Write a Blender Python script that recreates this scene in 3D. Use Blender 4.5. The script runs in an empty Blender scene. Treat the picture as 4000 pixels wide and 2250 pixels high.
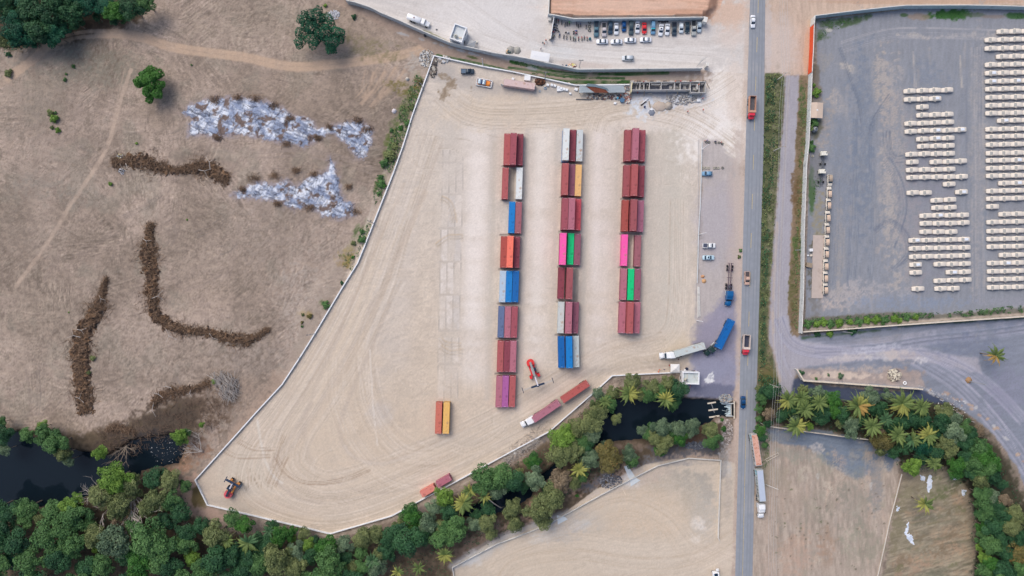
import bpy, bmesh, math, random
import numpy as np
from mathutils import Vector, Matrix, Euler

# ---------------------------------------------------------------- camera, world, sun, exposure
S = bpy.context.scene
H = 250.0                       # flying height; the picture's 4000 px are 400 m of ground
cam_d = bpy.data.cameras.new("camera"); cam = bpy.data.objects.new("camera", cam_d)
S.collection.objects.link(cam); S.camera = cam
cam.location = (0, 0, H); cam.rotation_euler = (0, 0, 0)
cam_d.sensor_width = 36; cam_d.lens = 22.5; cam_d.clip_end = 20000; cam_d.clip_start = 1

SUN_EL, SUN_AZ = 50.0, 322.0    # azimuth clockwise from north (+y)
w = bpy.data.worlds.new("World"); S.world = w; w.use_nodes = True
nt = w.node_tree; bg = nt.nodes["Background"]
sky = nt.nodes.new("ShaderNodeTexSky"); sky.sky_type = 'NISHITA'; sky.sun_disc = False
sky.sun_elevation = math.radians(SUN_EL); sky.sun_rotation = math.radians(SUN_AZ)
sky.dust_density = 4.0; sky.air_density = 1.0; sky.ozone_density = 1.0
nt.links.new(sky.outputs[0], bg.inputs[0]); bg.inputs[1].default_value = 0.142
sd = bpy.data.lights.new("sun", 'SUN'); so = bpy.data.objects.new("sun", sd); S.collection.objects.link(so)
sd.energy = 1.3; sd.angle = math.radians(42); sd.color = (1.0, 0.955, 0.87)
az, el = math.radians(SUN_AZ), math.radians(SUN_EL)
sdir = Vector((math.sin(az)*math.cos(el), math.cos(az)*math.cos(el), math.sin(el)))
so.rotation_euler = sdir.to_track_quat('Z', 'Y').to_euler(); so.location = sdir*400
S.view_settings.view_transform = 'Standard'; S.view_settings.look = 'None'
S.view_settings.gamma = 1.0; S.view_settings.exposure = 0.17
KI = 1.07                       # display value of a flat surface = albedo * KI
S.cycles.max_bounces = 5; S.cycles.diffuse_bounces = 3; S.cycles.transparent_max_bounces = 4
S.cycles.use_adaptive_sampling = True

rng = random.Random(7)
C = S.collection

# ---------------------------------------------------------------- helpers
def W(fx, fy, h=0.0):
    """pixel of the 4000x2250 picture at height h -> world xy"""
    k = (H-h)/H
    return ((fx-2000)/10*k, (1125-fy)/10*k)
def lin(c):
    c = np.asarray(c, dtype=np.float64)/255.0
    return np.where(c <= .04045, c/12.92, ((c+.055)/1.055)**2.4)
def alb(c):
    return tuple(float(min(v/KI, .92)) for v in lin(c))

def tag(o, label=None, cat=None, group=None, kind=None):
    if label: o["label"] = label
    if cat: o["category"] = cat
    if group: o["group"] = group
    if kind or cat: o["kind"] = kind or "thing"
    return o
def empty(name, x, y, z=0, rz=0, label=None, cat=None, group=None):
    o = bpy.data.objects.new(name, None); C.objects.link(o)
    o.location = (x, y, z); o.rotation_euler = (0, 0, rz); o.empty_display_size = .5
    return tag(o, label, cat, group)

class MB:
    def __init__(s): s.v, s.f, s.mi = [], [], []
    def add(s, vs, fs, mi=0):
        n = len(s.v); s.v += [tuple(p) for p in vs]; s.f += [tuple(i+n for i in f) for f in fs]; s.mi += [mi]*len(fs)
    def box(s, x0, x1, y0, y1, z0, z1, mi=0, taper=0, rz=0, at=(0, 0, 0), tx=None, ty=None):
        tx = taper if tx is None else tx; ty = taper if ty is None else ty
        vs = [(x0, y0, z0), (x1, y0, z0), (x1, y1, z0), (x0, y1, z0),
              (x0+tx, y0+ty, z1), (x1-tx, y0+ty, z1), (x1-tx, y1-ty, z1), (x0+tx, y1-ty, z1)]
        c, sn = math.cos(rz), math.sin(rz)
        vs = [(p[0]*c-p[1]*sn+at[0], p[0]*sn+p[1]*c+at[1], p[2]+at[2]) for p in vs]
        s.add(vs, [(3, 2, 1, 0), (4, 5, 6, 7), (0, 1, 5, 4), (1, 2, 6, 5), (2, 3, 7, 6), (3, 0, 4, 7)], mi)
        return s
    def tube(s, pts, r, n=6, mi=0, cap=True):
        pts = [Vector(p) for p in pts]; rs = r if isinstance(r, (list, tuple)) else [r]*len(pts)
        base = len(s.v); ring = []
        for i, p in enumerate(pts):
            d = (pts[min(i+1, len(pts)-1)]-pts[max(i-1, 0)])
            if d.length < 1e-6: d = Vector((0, 0, 1))
            d.normalize(); a = d.orthogonal().normalized() if abs(d.z) < .9 else Vector((1, 0, 0))
            a = (a-d*a.dot(d)).normalized(); b = d.cross(a)
            ring.append([tuple(p+(a*math.cos(2*math.pi*k/n)+b*math.sin(2*math.pi*k/n))*rs[i]) for k in range(n)])
        vs = [v for rr in ring for v in rr]; fs = []
        for i in range(len(pts)-1):
            for k in range(n):
                fs.append((i*n+k, i*n+(k+1) % n, (i+1)*n+(k+1) % n, (i+1)*n+k))
        if cap: fs += [tuple(range(n-1, -1, -1)), tuple((len(pts)-1)*n+k for k in range(n))]
        s.add(vs, fs, mi); return s
    def cyl(s, x, y, z0, z1, r0, r1=None, n=16, mi=0):
        r1 = r0 if r1 is None else r1
        vs = [(x+r0*math.cos(2*math.pi*k/n), y+r0*math.sin(2*math.pi*k/n), z0) for k in range(n)]
        vs += [(x+r1*math.cos(2*math.pi*k/n), y+r1*math.sin(2*math.pi*k/n), z1) for k in range(n)]
        fs = [(k, (k+1) % n, n+(k+1) % n, n+k) for k in range(n)]+[tuple(range(n-1, -1, -1)), tuple(range(n, 2*n))]
        s.add(vs, fs, mi); return s
    def torus(s, x, y, z, R, r, n=20, m=8, mi=0, sq=1.0):
        vs = [(x+(R+r*math.cos(2*math.pi*j/m))*math.cos(2*math.pi*i/n), y+(R+r*math.cos(2*math.pi*j/m))*math.sin(2*math.pi*i/n),
               z+r*sq*math.sin(2*math.pi*j/m)) for i in range(n) for j in range(m)]
        fs = [(i*m+j, ((i+1) % n)*m+j, ((i+1) % n)*m+(j+1) % m, i*m+(j+1) % m) for i in range(n) for j in range(m)]
        s.add(vs, fs, mi); return s
    def loft(s, secs, mi=0, cap=True):
        """secs: list of rings with equal counts"""
        n = len(secs[0]); vs = [p for r in secs for p in r]; fs = []
        for i in range(len(secs)-1):
            for k in range(n): fs.append((i*n+k, i*n+(k+1) % n, (i+1)*n+(k+1) % n, (i+1)*n+k))
        if cap: fs += [tuple(range(n-1, -1, -1)), tuple((len(secs)-1)*n+k for k in range(n))]
        s.add(vs, fs, mi); return s
    def mesh(s, name, mats, smooth=False, bevel=0):
        me = bpy.data.meshes.new(name); me.from_pydata(s.v, [], s.f)
        for m in (mats if isinstance(mats, (list, tuple)) else [mats]): me.materials.append(m)
        if len(me.materials) > 1: me.polygons.foreach_set("material_index", s.mi)
        bm = bmesh.new(); bm.from_mesh(me); bmesh.ops.recalc_face_normals(bm, faces=bm.faces)
        if bevel: bmesh.ops.bevel(bm, geom=[e for e in bm.edges if len(e.link_faces) == 2 and e.calc_face_angle(0) > .6], offset=bevel, segments=2, affect='EDGES', profile=.6)
        bm.to_mesh(me); bm.free()
        if smooth: me.polygons.foreach_set("use_smooth", [True]*len(me.polygons))
        me.update(); return me
    def build(s, name, mats, parent=None, smooth=False, bevel=0, loc=None, rz=None):
        o = bpy.data.objects.new(name, s.mesh(name, mats, smooth, bevel)); C.objects.link(o)
        if parent: o.parent = parent
        if loc: o.location = loc
        if rz is not None: o.rotation_euler = (0, 0, rz)
        return o
def copy_tree(o, parent=None):
    c = o.copy(); C.objects.link(c)
    if parent is not None: c.parent = parent
    for ch in o.children: copy_tree(ch, c)
    return c

_mats = {}
def mat(name, col, rough=.8, metal=0, spec=.3, noise=0, nscale=2.0, bump=0, dirt=None, dirt_amt=.5, dirt_scale=.6, emit=None, detail=3, coord='Object'):
    """col in displayed sRGB; optional noise in value, optional dirt patches of another colour"""
    key = name
    if key in _mats: return _mats[key]
    m = bpy.data.materials.new(name); m.use_nodes = True; n = m.node_tree; b = n.nodes["Principled BSDF"]
    c = (*alb(col), 1); b.inputs["Base Color"].default_value = c
    b.inputs["Roughness"].default_value = rough; b.inputs["Metallic"].default_value = metal
    b.inputs["Specular IOR Level"].default_value = spec
    tc = n.nodes.new("ShaderNodeTexCoord"); out = None
    if noise or dirt or bump:
        nz = n.nodes.new("ShaderNodeTexNoise"); nz.inputs["Scale"].default_value = nscale; nz.inputs["Detail"].default_value = detail
        n.links.new(tc.outputs[coord], nz.inputs["Vector"])
        hsv = n.nodes.new("ShaderNodeHueSaturation"); hsv.inputs["Color"].default_value = c
        mr = n.nodes.new("ShaderNodeMapRange"); mr.inputs["From Min"].default_value = .3; mr.inputs["From Max"].default_value = .7
        mr.inputs["To Min"].default_value = 1-noise; mr.inputs["To Max"].default_value = 1+noise
        n.links.new(nz.outputs["Fac"], mr.inputs["Value"]); n.links.new(mr.outputs[0], hsv.inputs["Value"]); out = hsv.outputs[0]
        if dirt:
            nd = n.nodes.new("ShaderNodeTexNoise"); nd.inputs["Scale"].default_value = dirt_scale; nd.inputs["Detail"].default_value = 6; nd.inputs["Roughness"].default_value = .65
            n.links.new(tc.outputs[coord], nd.inputs["Vector"])
            rp = n.nodes.new("ShaderNodeMapRange"); rp.inputs["From Min"].default_value = .62-.2*dirt_amt; rp.inputs["From Max"].default_value = .72-.1*dirt_amt
            rp.inputs["To Max"].default_value = min(1, .4+dirt_amt)
            n.links.new(nd.outputs["Fac"], rp.inputs["Value"])
            mx = n.nodes.new("ShaderNodeMix"); mx.data_type = 'RGBA'
            n.links.new(rp.outputs[0], mx.inputs[0]); n.links.new(out, mx.inputs[6]); mx.inputs[7].default_value = (*alb(dirt), 1); out = mx.outputs[2]
        n.links.new(out, b.inputs["Base Color"])
        if bump:
            bp = n.nodes.new("ShaderNodeBump"); bp.inputs["Strength"].default_value = bump; bp.inputs["Distance"].default_value = .05
            n.links.new(nz.outputs["Fac"], bp.inputs["Height"]); n.links.new(bp.outputs[0], b.inputs["Normal"])
    if emit:
        b.inputs["Emission Color"].default_value = (*alb(emit), 1); b.inputs["Emission Strength"].default_value = 1
    _mats[key] = m; return m

# ---------------------------------------------------------------- ground field: colours as a function of place
O = 1.552795                    # reading scale of my sketch (2576 px wide) to the 4000 px picture
xs = np.concatenate([[-60000, -20000, -6000, -2500, -1200, -700], np.arange(-420, -60, 12), np.arange(-60, 4060, 3.9),
                     np.arange(4060, 4430, 12), [4700, 5200, 6500, 10000, 24000, 64000]])
ys = np.concatenate([[-60000, -20000, -6000, -2500, -1200, -700], np.arange(-420, -60, 12), np.arange(-60, 2310, 3.9),
                     np.arange(2310, 2680, 12), [2950, 3450, 4750, 8200, 22000, 62000]])
NX, NY = len(xs), len(ys)
PX, PY = np.meshgrid((xs/O).astype(np.float32), (ys/O).astype(np.float32))    # sketch px
X = PX.ravel(); Y = PY.ravel(); N = X.size
_r = np.random.RandomState(3)
_tab = _r.rand(512, 512).astype(np.float32)
def vn(u, v, seed=0):
    u = u+seed*37.7; v = v+seed*91.3
    iu = np.floor(u).astype(np.int32); iv = np.floor(v).astype(np.int32)
    fu = (u-iu).astype(np.float32); fv = (v-iv).astype(np.float32)
    fu = fu*fu*(3-2*fu); fv = fv*fv*(3-2*fv)
    a = _tab[iv & 511, iu & 511]; b = _tab[iv & 511, (iu+1) & 511]; c = _tab[(iv+1) & 511, iu & 511]; d = _tab[(iv+1) & 511, (iu+1) & 511]
    return (a+(b-a)*fu)*(1-fv)+(c+(d-c)*fu)*fv
def fbm(scale, oct=3, seed=0, ang=0, stretch=1.0, wx=0, wy=0, idx=None, u=None, v=None):
    """-1..1 noise; scale in sketch px; stretch lengthens it along ang (degrees, 0 = along x, picture down positive)"""
    x = (X if idx is None else X[idx]) if u is None else u
    y = (Y if idx is None else Y[idx]) if v is None else v
    a = math.radians(ang); c, s = math.cos(a), math.sin(a)
    p = ((x+wx)*c+(y+wy)*s)/(scale*stretch); q = (-(x+wx)*s+(y+wy)*c)/scale
    t = 0; amp = 1; tot = 0
    for o in range(oct):
        t = t+(vn(p, q, seed+o*5)-.5)*2*amp; tot += amp; amp *= .55; p = p*2.03; q = q*2.03
    return t/tot*1.5
def smooth(a, b, x):
    t = np.clip((x-a)/(b-a), 0, 1); return t*t*(3-2*t)
def bbox_idx(pts, pad):
    p = np.array(pts); x0, y0 = p.min(0)-pad; x1, y1 = p.max(0)+pad
    return np.nonzero((X > x0) & (X < x1) & (Y > y0) & (Y < y1))[0]
def seg_dist(pts, x, y, closed=False, cum=False):
    P = list(pts)+([pts[0]] if closed else []); best = np.full(x.shape, 1e9, np.float32); tt = np.zeros(x.shape, np.float32); L = 0
    for (ax, ay), (bx, by) in zip(P[:-1], P[1:]):
        dx, dy = bx-ax, by-ay; l2 = dx*dx+dy*dy+1e-9
        t = np.clip(((x-ax)*dx+(y-ay)*dy)/l2, 0, 1); d = np.hypot(x-ax-t*dx, y-ay-t*dy)
        m = d < best; best = np.where(m, d, best)
        if cum: tt = np.where(m, L+t*math.sqrt(l2), tt)
        L += math.sqrt(l2)
    return (best, tt) if cum else best
def inside(pts, x, y):
    r = np.zeros(x.shape, bool); n = len(pts); j = n-1
    for i in range(n):
        xi, yi = pts[i]; xj, yj = pts[j]
        c = ((yi > y) != (yj > y)) & (x < (xj-xi)*(y-yi)/((yj-yi) or 1e-9)+xi); r ^= c; j = i
    return r
def spline(pts, k=6):
    if len(pts) < 3: return pts
    P = [pts[0]]+list(pts)+[pts[-1]]; out = []
    for i in range(1, len(P)-2):
        p0, p1, p2, p3 = P[i-1], P[i], P[i+1], P[i+2]
        for j in range(k):
            t = j/k
            out.append(tuple(.5*((2*p1[a])+(-p0[a]+p2[a])*t+(2*p0[a]-5*p1[a]+4*p2[a]-p3[a])*t*t+(-p0[a]+3*p1[a]-3*p2[a]+p3[a])*t**3) for a in (0, 1)))
    out.append(tuple(pts[-1])); return out

COL = np.zeros((N, 3), np.float32); HZ = np.zeros(N, np.float32)
NB = fbm(9, 3, 11); NM = fbm(34, 3, 12); NL = fbm(130, 3, 13); NF = fbm(2.6, 2, 14)
def blend(idx, c, a):
    a = np.clip(a, 0, 1)[:, None]; COL[idx] = COL[idx]*(1-a)+np.asarray(c, np.float32)*a
def poly(pts, c, feather=6, wob=3, alpha=1.0, tex=0, texn=None, brk=0):
    idx = bbox_idx(pts, feather+wob*2+4); x, y = X[idx], Y[idx]
    d = seg_dist(pts, x, y, True); d = np.where(inside(pts, x, y), d, -d)+NB[idx]*wob
    a = smooth(-feather*.5, feather*.5, d)*alpha
    if brk: a = a*np.clip(.5+NB[idx]*brk+NM[idx]*brk*.7+(1-brk*.4)*.5, 0, 1)
    cc = np.broadcast_to(np.asarray(c, np.float32), (len(idx), 3))
    if tex: cc = cc*(1+tex*(texn[idx] if texn is not None else NB[idx]))[:, None]
    blend(idx, cc, a); return idx, d
def blob(cx, cy, rx, ry, c, ang=0, alpha=1.0, soft=.5, wob=.25, brk=0):
    R = max(rx, ry)*1.8; idx = np.nonzero((abs(X-cx) < R) & (abs(Y-cy) < R))[0]; x, y = X[idx]-cx, Y[idx]-cy
    a = math.radians(ang); u = x*math.cos(a)+y*math.sin(a); v = -x*math.sin(a)+y*math.cos(a)
    d = 1-np.hypot(u/rx, v/ry)+NB[idx]*wob+NM[idx]*wob*.6
    al = smooth(-soft*.5, soft*.5, d)*alpha
    if brk: al = al*np.clip(.6+NB[idx]*brk+NF[idx]*brk, 0, 1)
    blend(idx, c, al)
def stroke(pts, w_, c, alpha=.6, soft=1.0, brk=.5, wob=0, sp=True):
    pts = spline(pts) if sp else pts; idx = bbox_idx(pts, w_*1.5+3); x, y = X[idx], Y[idx]
    d, t = seg_dist(pts, x, y, cum=True); d = d+NB[idx]*wob
    a = (1-smooth(w_*.5-soft*.5, w_*.5+soft*.5, d))*alpha
    if brk: a = a*np.clip(.75+brk*1.2*(vn(t/14, t*0, 5)-.5)*2+brk*.5*NB[idx], 0, 1)
    blend(idx, c, a)
def tracks(pts, n, spread, w_, c, alpha=.4, seed=0, jit=1.0, brk=.6):
    r = random.Random(seed); sp = spline(pts, 5)
    for i in range(n):
        o = r.uniform(-spread, spread); q = []
        for k, p in enumerate(sp):
            a = sp[max(k-1, 0)]; b = sp[min(k+1, len(sp)-1)]; dx, dy = b[0]-a[0], b[1]-a[1]; l = math.hypot(dx, dy) or 1
            oo = o+jit*math.sin(k*.35+i*1.7)*.8; q.append((p[0]-dy/l*oo, p[1]+dx/l*oo))
        stroke(q, w_*r.uniform(.6, 1.4), c, alpha*r.uniform(.5, 1.3), 1.6, brk, 0, False)
# ---------------------------------------------------------------- painting the soils (sketch px, displayed sRGB)
def mixw(a, b, t): return a[None, :]*(1-t[:, None])+b[None, :]*t[:, None]
A_ = lambda *c: np.array(c, np.float32)
allidx = np.arange(N)
# dry scraped field: strokes of six rake directions blended by soft regions
wsum = np.zeros(N, np.float32); st = np.zeros(N, np.float32)
for k, an in enumerate((8, 38, 68, 98, 128, 158)):
    wgt = np.clip(fbm(95, 2, 40+k)+.25, 0, 1)**2+.02; st += wgt*fbm(3.0, 3, 60+k, an+14, 6.0); wsum += wgt
st /= wsum
base = mixw(A_(138, 124, 113), A_(170, 153, 141), smooth(-.6, .7, NL+.4*NM))
base = base*(1+.24*st*np.clip(.8+1.2*NM, .2, 1.5)+.07*NB+.05*NF)[:, None]
COL[:] = base
sh = smooth(.15, .6, NM+.5*NB)[:, None]*.35; COL[:] = COL*(1-sh)+A_(136, 124, 112)*sh
gz = (smooth(.25, .7, fbm(60, 3, 15))*.3)[:, None]; COL[:] = COL*(1-gz)+A_(138, 134, 122)*gz
for cx, cy, rx, ry, c, a_ in ((90, 130, 150, 60, (122, 120, 112), .5), (250, 175, 120, 45, (128, 126, 114), .6), (60, 250, 90, 90, (140, 130, 118), .5),  # darker upper-left blobs carry lens vignetting in the soil colour
        (640, 60, 190, 60, (166, 152, 138), .5), (720, 240, 160, 60, (150, 134, 120), .4), (150, 300, 120, 90, (150, 136, 128), .4), (900, 90, 130, 60, (150, 134, 120), .5),
        (120, 430, 130, 60, (150, 138, 128), .5), (60, 560, 90, 90, (140, 130, 120), .35), (560, 640, 150, 100, (160, 146, 132), .35),
        (620, 720, 130, 60, (158, 142, 130), .4), (700, 560, 110, 110, (150, 138, 130), .4), (440, 870, 190, 80, (176, 160, 148), .55), (90, 860, 120, 170, (168, 154, 140), .45),
        (500, 760, 70, 50, (178, 158, 142), .4), (760, 760, 60, 90, (176, 166, 158), .5), (90, 470, 60, 30, (134, 130, 122), .4), (215, 500, 60, 25, (134, 128, 120), .4),
        (840, 650, 60, 60, (160, 148, 138), .4), (650, 900, 90, 50, (160, 148, 140), .5), (610, 1000, 70, 50, (165, 145, 130), .6), (690, 240, 60, 40, (140, 124, 112), .3)):
    blob(cx, cy, rx, ry, c, 0, a_, .9, .4, .4)
tf = (smooth(.25, .55, fbm(3.2, 3, 48)+.35*NM)*.38)[:, None]; COL[:] = COL*(1-tf)+A_(116, 104, 92)*tf
tf = (smooth(.3, .6, fbm(6, 3, 49, 20, 2)-.3*NM)*.22)[:, None]; COL[:] = COL*(1-tf)+A_(196, 176, 158)*tf
# dirt tracks across the field
for off in (-6, 6):
    stroke([(20, 196+off), (70, 160+off), (130, 110+off), (200, 88+off), (290, 84+off), (360, 95+off), (430, 118+off), (520, 132+off), (620, 145+off), (700, 163+off), (760, 168+off), (860, 160+off), (950, 148+off), (1020, 136+off), (1080, 118+off)], 11, (198, 172, 150), 1.0, 4, .2, 1)
stroke([(20, 196), (70, 160), (130, 110), (200, 88), (290, 84), (360, 95), (430, 118), (520, 132), (620, 145), (700, 163), (760, 168), (860, 160), (950, 148), (1020, 136), (1080, 118)], 26, (182, 158, 138), .6, 8, .3, 3)
stroke([(290, 86), (330, 60), (356, 30), (372, 0)], 10, (160, 145, 135), .6, 5, .5, 2)
stroke([(330, 175), (310, 230), (290, 300), (270, 370), (235, 430), (175, 520), (120, 610), (40, 720)], 10, (186, 166, 150), .85, 5, .3, 2)
stroke([(312, 180), (296, 250), (276, 320)], 3, (185, 165, 150), .6, 3, .5)
stroke([(800, -10), (880, 20), (960, 60), (1030, 92), (1080, 115)], 7, (172, 150, 134), .8, 4, .3, 1)
stroke([(830, -20), (900, 20), (980, 62), (1050, 100)], 4, (176, 152, 136), .6, 3, .4, 1)
for p in ([(960, 175), (935, 215), (900, 255)], [(985, 165), (950, 230), (925, 262)], [(1010, 170), (990, 200), (950, 240)], [(930, 180), (920, 220), (905, 240)]):
    tracks(p, 6, 16, 4, (184, 160, 140), .5, 3)
tracks([(560, 380), (650, 400), (740, 395), (840, 410), (930, 440)], 9, 26, 3, (150, 136, 128), .5, 8)
for i in range(46):                                     # bulldozer scratches
    r = random.Random(900+i); cx, cy = r.uniform(60, 900), r.uniform(330, 1040)
    if cx > 1150-.55*cy: continue
    a = r.choice((-.6, -.5, .1, 1.4, 1.5, -1.2))+r.uniform(-.2, .2); l = r.uniform(20, 60)
    tracks([(cx-l*math.cos(a), cy-l*math.sin(a)), (cx+3, cy+4), (cx+l*math.cos(a), cy+l*math.sin(a))], 7, 13, 1.6, r.choice(((186, 168, 152), (140, 126, 118), (128, 118, 112))), .45, i)
# ash and burnt ground
ASH1 = [(478, 262), (520, 250), (570, 244), (640, 248), (700, 262), (735, 290), (775, 295), (800, 322), (850, 312), (900, 300), (938, 322), (935, 370), (915, 400), (893, 398), (868, 360), (838, 338), (800, 350), (765, 372), (725, 362), (690, 358), (640, 345), (590, 340), (545, 352), (510, 340), (470, 345), (480, 300), (457, 284)]
ASH2 = [(578, 490), (610, 472), (650, 455), (690, 462), (720, 450), (745, 466), (790, 440), (822, 430), (830, 392), (842, 410), (850, 440), (862, 500), (890, 512), (893, 540), (868, 552), (812, 545), (780, 520), (740, 530), (700, 510), (640, 498), (600, 502)]
for P_ in (ASH1, ASH2):
    poly(P_, (140, 126, 124), 34, 8, .6)
    poly(P_, (160, 152, 158), 14, 7, .8)
# reddish dead leaves and burnt soil by the ash
for cx, cy, rx, ry in ((690, 300, 20, 12), (560, 262, 22, 9), (880, 340, 16, 10), (800, 500, 18, 10)):
    blob(cx, cy, rx, ry, (104, 82, 76), 0, .7)
# strip outside the west and south wall
poly([(1088, 140), (1050, 150), (1020, 200), (1015, 260), (990, 330), (960, 420), (930, 520), (890, 600), (850, 660), (790, 760), (730, 900), (700, 960), (720, 960), (790, 840), (860, 724), (939, 562), (1014, 362), (1040, 277)], (164, 150, 138), 24, 8, .6)
for cx, cy, rx, ry, c, an in ((1035, 230, 18, 55, (112, 104, 62), -70), (1050, 205, 12, 26, (120, 108, 60), 0), (1010, 300, 20, 60, (84, 98, 58), 20), (985, 370, 18, 45, (92, 104, 58), 15), (958, 460, 12, 34, (88, 100, 58), 10),
        (905, 590, 16, 32, (78, 98, 58), 30), (873, 655, 26, 20, (140, 116, 72), 0), (880, 640, 16, 30, (140, 128, 80), 30), (770, 790, 16, 12, (160, 140, 100), 0), (820, 765, 12, 12, (84, 100, 58), 0), (1045, 160, 20, 24, (176, 168, 160), 20), (1040, 190, 26, 10, (168, 158, 148), 0)):
    blob(cx, cy, rx, ry, c, an, .8, .7, .4, .7)
stroke([(900, 600), (850, 650), (810, 700), (770, 760), (750, 800)], 22, (186, 170, 156), .5, 14, .8, 5)
stroke([(700, 950), (690, 980), (640, 1040), (590, 1100)], 40, (172, 150, 134), .6, 20, .6, 6)
# ---- wood floors
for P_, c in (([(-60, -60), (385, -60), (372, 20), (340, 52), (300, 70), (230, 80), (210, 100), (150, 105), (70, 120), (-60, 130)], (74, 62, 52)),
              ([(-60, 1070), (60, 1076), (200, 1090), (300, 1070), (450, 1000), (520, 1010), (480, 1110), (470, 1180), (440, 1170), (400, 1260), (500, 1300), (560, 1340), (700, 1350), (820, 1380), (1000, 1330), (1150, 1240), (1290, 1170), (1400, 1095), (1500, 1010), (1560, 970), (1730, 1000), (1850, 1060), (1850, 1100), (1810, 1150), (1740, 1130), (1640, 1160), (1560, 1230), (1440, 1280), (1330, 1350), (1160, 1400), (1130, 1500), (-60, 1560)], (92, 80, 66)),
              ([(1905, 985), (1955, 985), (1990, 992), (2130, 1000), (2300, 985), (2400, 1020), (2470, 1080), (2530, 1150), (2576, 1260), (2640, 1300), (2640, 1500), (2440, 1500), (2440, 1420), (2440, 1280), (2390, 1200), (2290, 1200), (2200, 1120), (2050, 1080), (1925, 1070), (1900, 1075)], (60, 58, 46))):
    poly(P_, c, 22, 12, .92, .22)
for off in (-6, 6): stroke([(-30, 230+off), (20, 196+off), (70, 160+off), (130, 110+off), (200, 88+off), (290, 84+off), (360, 95+off)], 10, (176, 156, 140), .85, 4, .3, 1)
blob(600, 1240, 50, 26, (184, 158, 142), 30, .9, .5, .5); blob(480, 1235, 26, 60, (188, 160, 144), -10, .95, .5, .5); blob(530, 1290, 40, 16, (176, 152, 140), 20, .9); blob(505, 1245, 22, 30, (104, 92, 62), 10, .9)
blob(475, 1150, 30, 60, (150, 118, 98), 40, .9, .7, .5, .4)
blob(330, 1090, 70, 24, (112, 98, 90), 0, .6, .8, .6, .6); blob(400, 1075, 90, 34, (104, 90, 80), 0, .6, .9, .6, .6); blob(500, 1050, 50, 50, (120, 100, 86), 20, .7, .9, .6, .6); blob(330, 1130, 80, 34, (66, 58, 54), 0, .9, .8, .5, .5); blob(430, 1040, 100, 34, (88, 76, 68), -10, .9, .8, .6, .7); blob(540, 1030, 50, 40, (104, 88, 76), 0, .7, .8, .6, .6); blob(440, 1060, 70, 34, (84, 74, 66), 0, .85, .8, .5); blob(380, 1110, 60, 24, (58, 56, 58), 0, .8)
for cx, cy, rx, ry, c, an in ((835, 1352, 42, 9, (178, 158, 146), 4), (720, 1335, 30, 8, (160, 142, 130), 14), (940, 1318, 60, 8, (160, 146, 136), -22), (1060, 1282, 40, 10, (150, 136, 128), -28), (1290, 1150, 60, 20, (176, 156, 142), -32), (1340, 1115, 60, 12, (112, 108, 108), -32), (1260, 1140, 36, 18, (186, 168, 156), -30), (1460, 1010, 50, 14, (120, 112, 112), -42), (1560, 955, 70, 8, (120, 108, 100), 0), (1440, 1060, 24, 12, (160, 140, 128), -20),
        (1340, 1290, 26, 60, (176, 144, 124), 12), (1390, 1230, 16, 40, (178, 142, 120), 0), (1240, 1350, 70, 26, (146, 124, 112), -20), (1480, 1220, 50, 16, (178, 148, 128), -20), (1560, 1190, 60, 18, (186, 156, 136), -12), (1620, 1190, 30, 12, (184, 154, 134), 0), (1510, 1205, 30, 14, (92, 94, 104), -25), (1560, 1120, 60, 16, (124, 108, 98), 0), (1620, 1090, 40, 16, (150, 128, 118), 0), (1700, 1135, 60, 22, (96, 96, 102), 0), (1780, 1128, 40, 22, (84, 86, 94), 0), (1640, 1160, 40, 18, (104, 104, 110), -14), (1205, 1385, 60, 30, (120, 102, 90), -20),
        (1805, 1040, 26, 20, (186, 170, 160), 40), (1828, 1078, 16, 30, (176, 164, 158), 0), (1820, 1130, 14, 30, (190, 186, 184), 0), (1740, 1090, 30, 20, (92, 70, 56), 0), (1480, 1230, 20, 10, (90, 92, 98), 0), (1820, 1200, 14, 60, (150, 140, 132), 0)):
    blob(cx, cy, rx, ry, c, an, .9, .6, .4, .5)
# ---- north lots (pale sand), behind the grey walls
NLOT = [(865, -60), (1383, -60), (1383, 40), (1450, 45), (1770, 42), (1800, -60), (1890, -60), (1879, 350), (1880, 190), (1800, 178), (1775, 172), (1450, 176), (1290, 152), (1165, 112), (1010, 60), (868, -20)]
NLOT = [(840, -60), (1383, -60), (1383, 40), (1450, 45), (1770, 42), (1800, -60), (1890, -60), (1880, 190), (1800, 185), (1775, 177), (1450, 180), (1290, 156), (1165, 116), (1010, 62), (868, -6)]
poly(NLOT, (204, 198, 194), 4, 1, 1, .035, fbm(5, 3, 21, 12, 7))
blob(1230, 40, 150, 50, (216, 212, 210), 0, .8, 1, .3); blob(1230, 100, 140, 40, (212, 208, 206), 10, .7, 1, .3); blob(1600, 135, 170, 22, (212, 208, 205), 0, .6, 1); blob(1400, 130, 60, 20, (204, 206, 208), 10, .6, 1)
blob(1440, 72, 50, 22, (184, 178, 176), 0, .7, .8); blob(1600, 62, 180, 12, (186, 180, 176), 0, .5, .8); blob(1470, 162, 70, 8, (190, 178, 172), 6, .6); blob(1200, 130, 100, 8, (186, 176, 168), 18, .6)
for i, (p, n, sp) in enumerate((([(1150, 10), (1220, 60), (1300, 110), (1380, 140)], 16, 26), ([(1000, 30), (1100, 60), (1200, 90), (1320, 130)], 12, 24), ([(1380, 120), (1500, 132), (1650, 140), (1800, 150)], 18, 26), ([(1700, 110), (1800, 110), (1880, 60)], 10, 22))):
    tracks(p, n, sp, 2.2, (222, 218, 215), .35, 50+i); tracks(p, n//2, sp, 1.8, (186, 178, 172), .35, 70+i)
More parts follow.
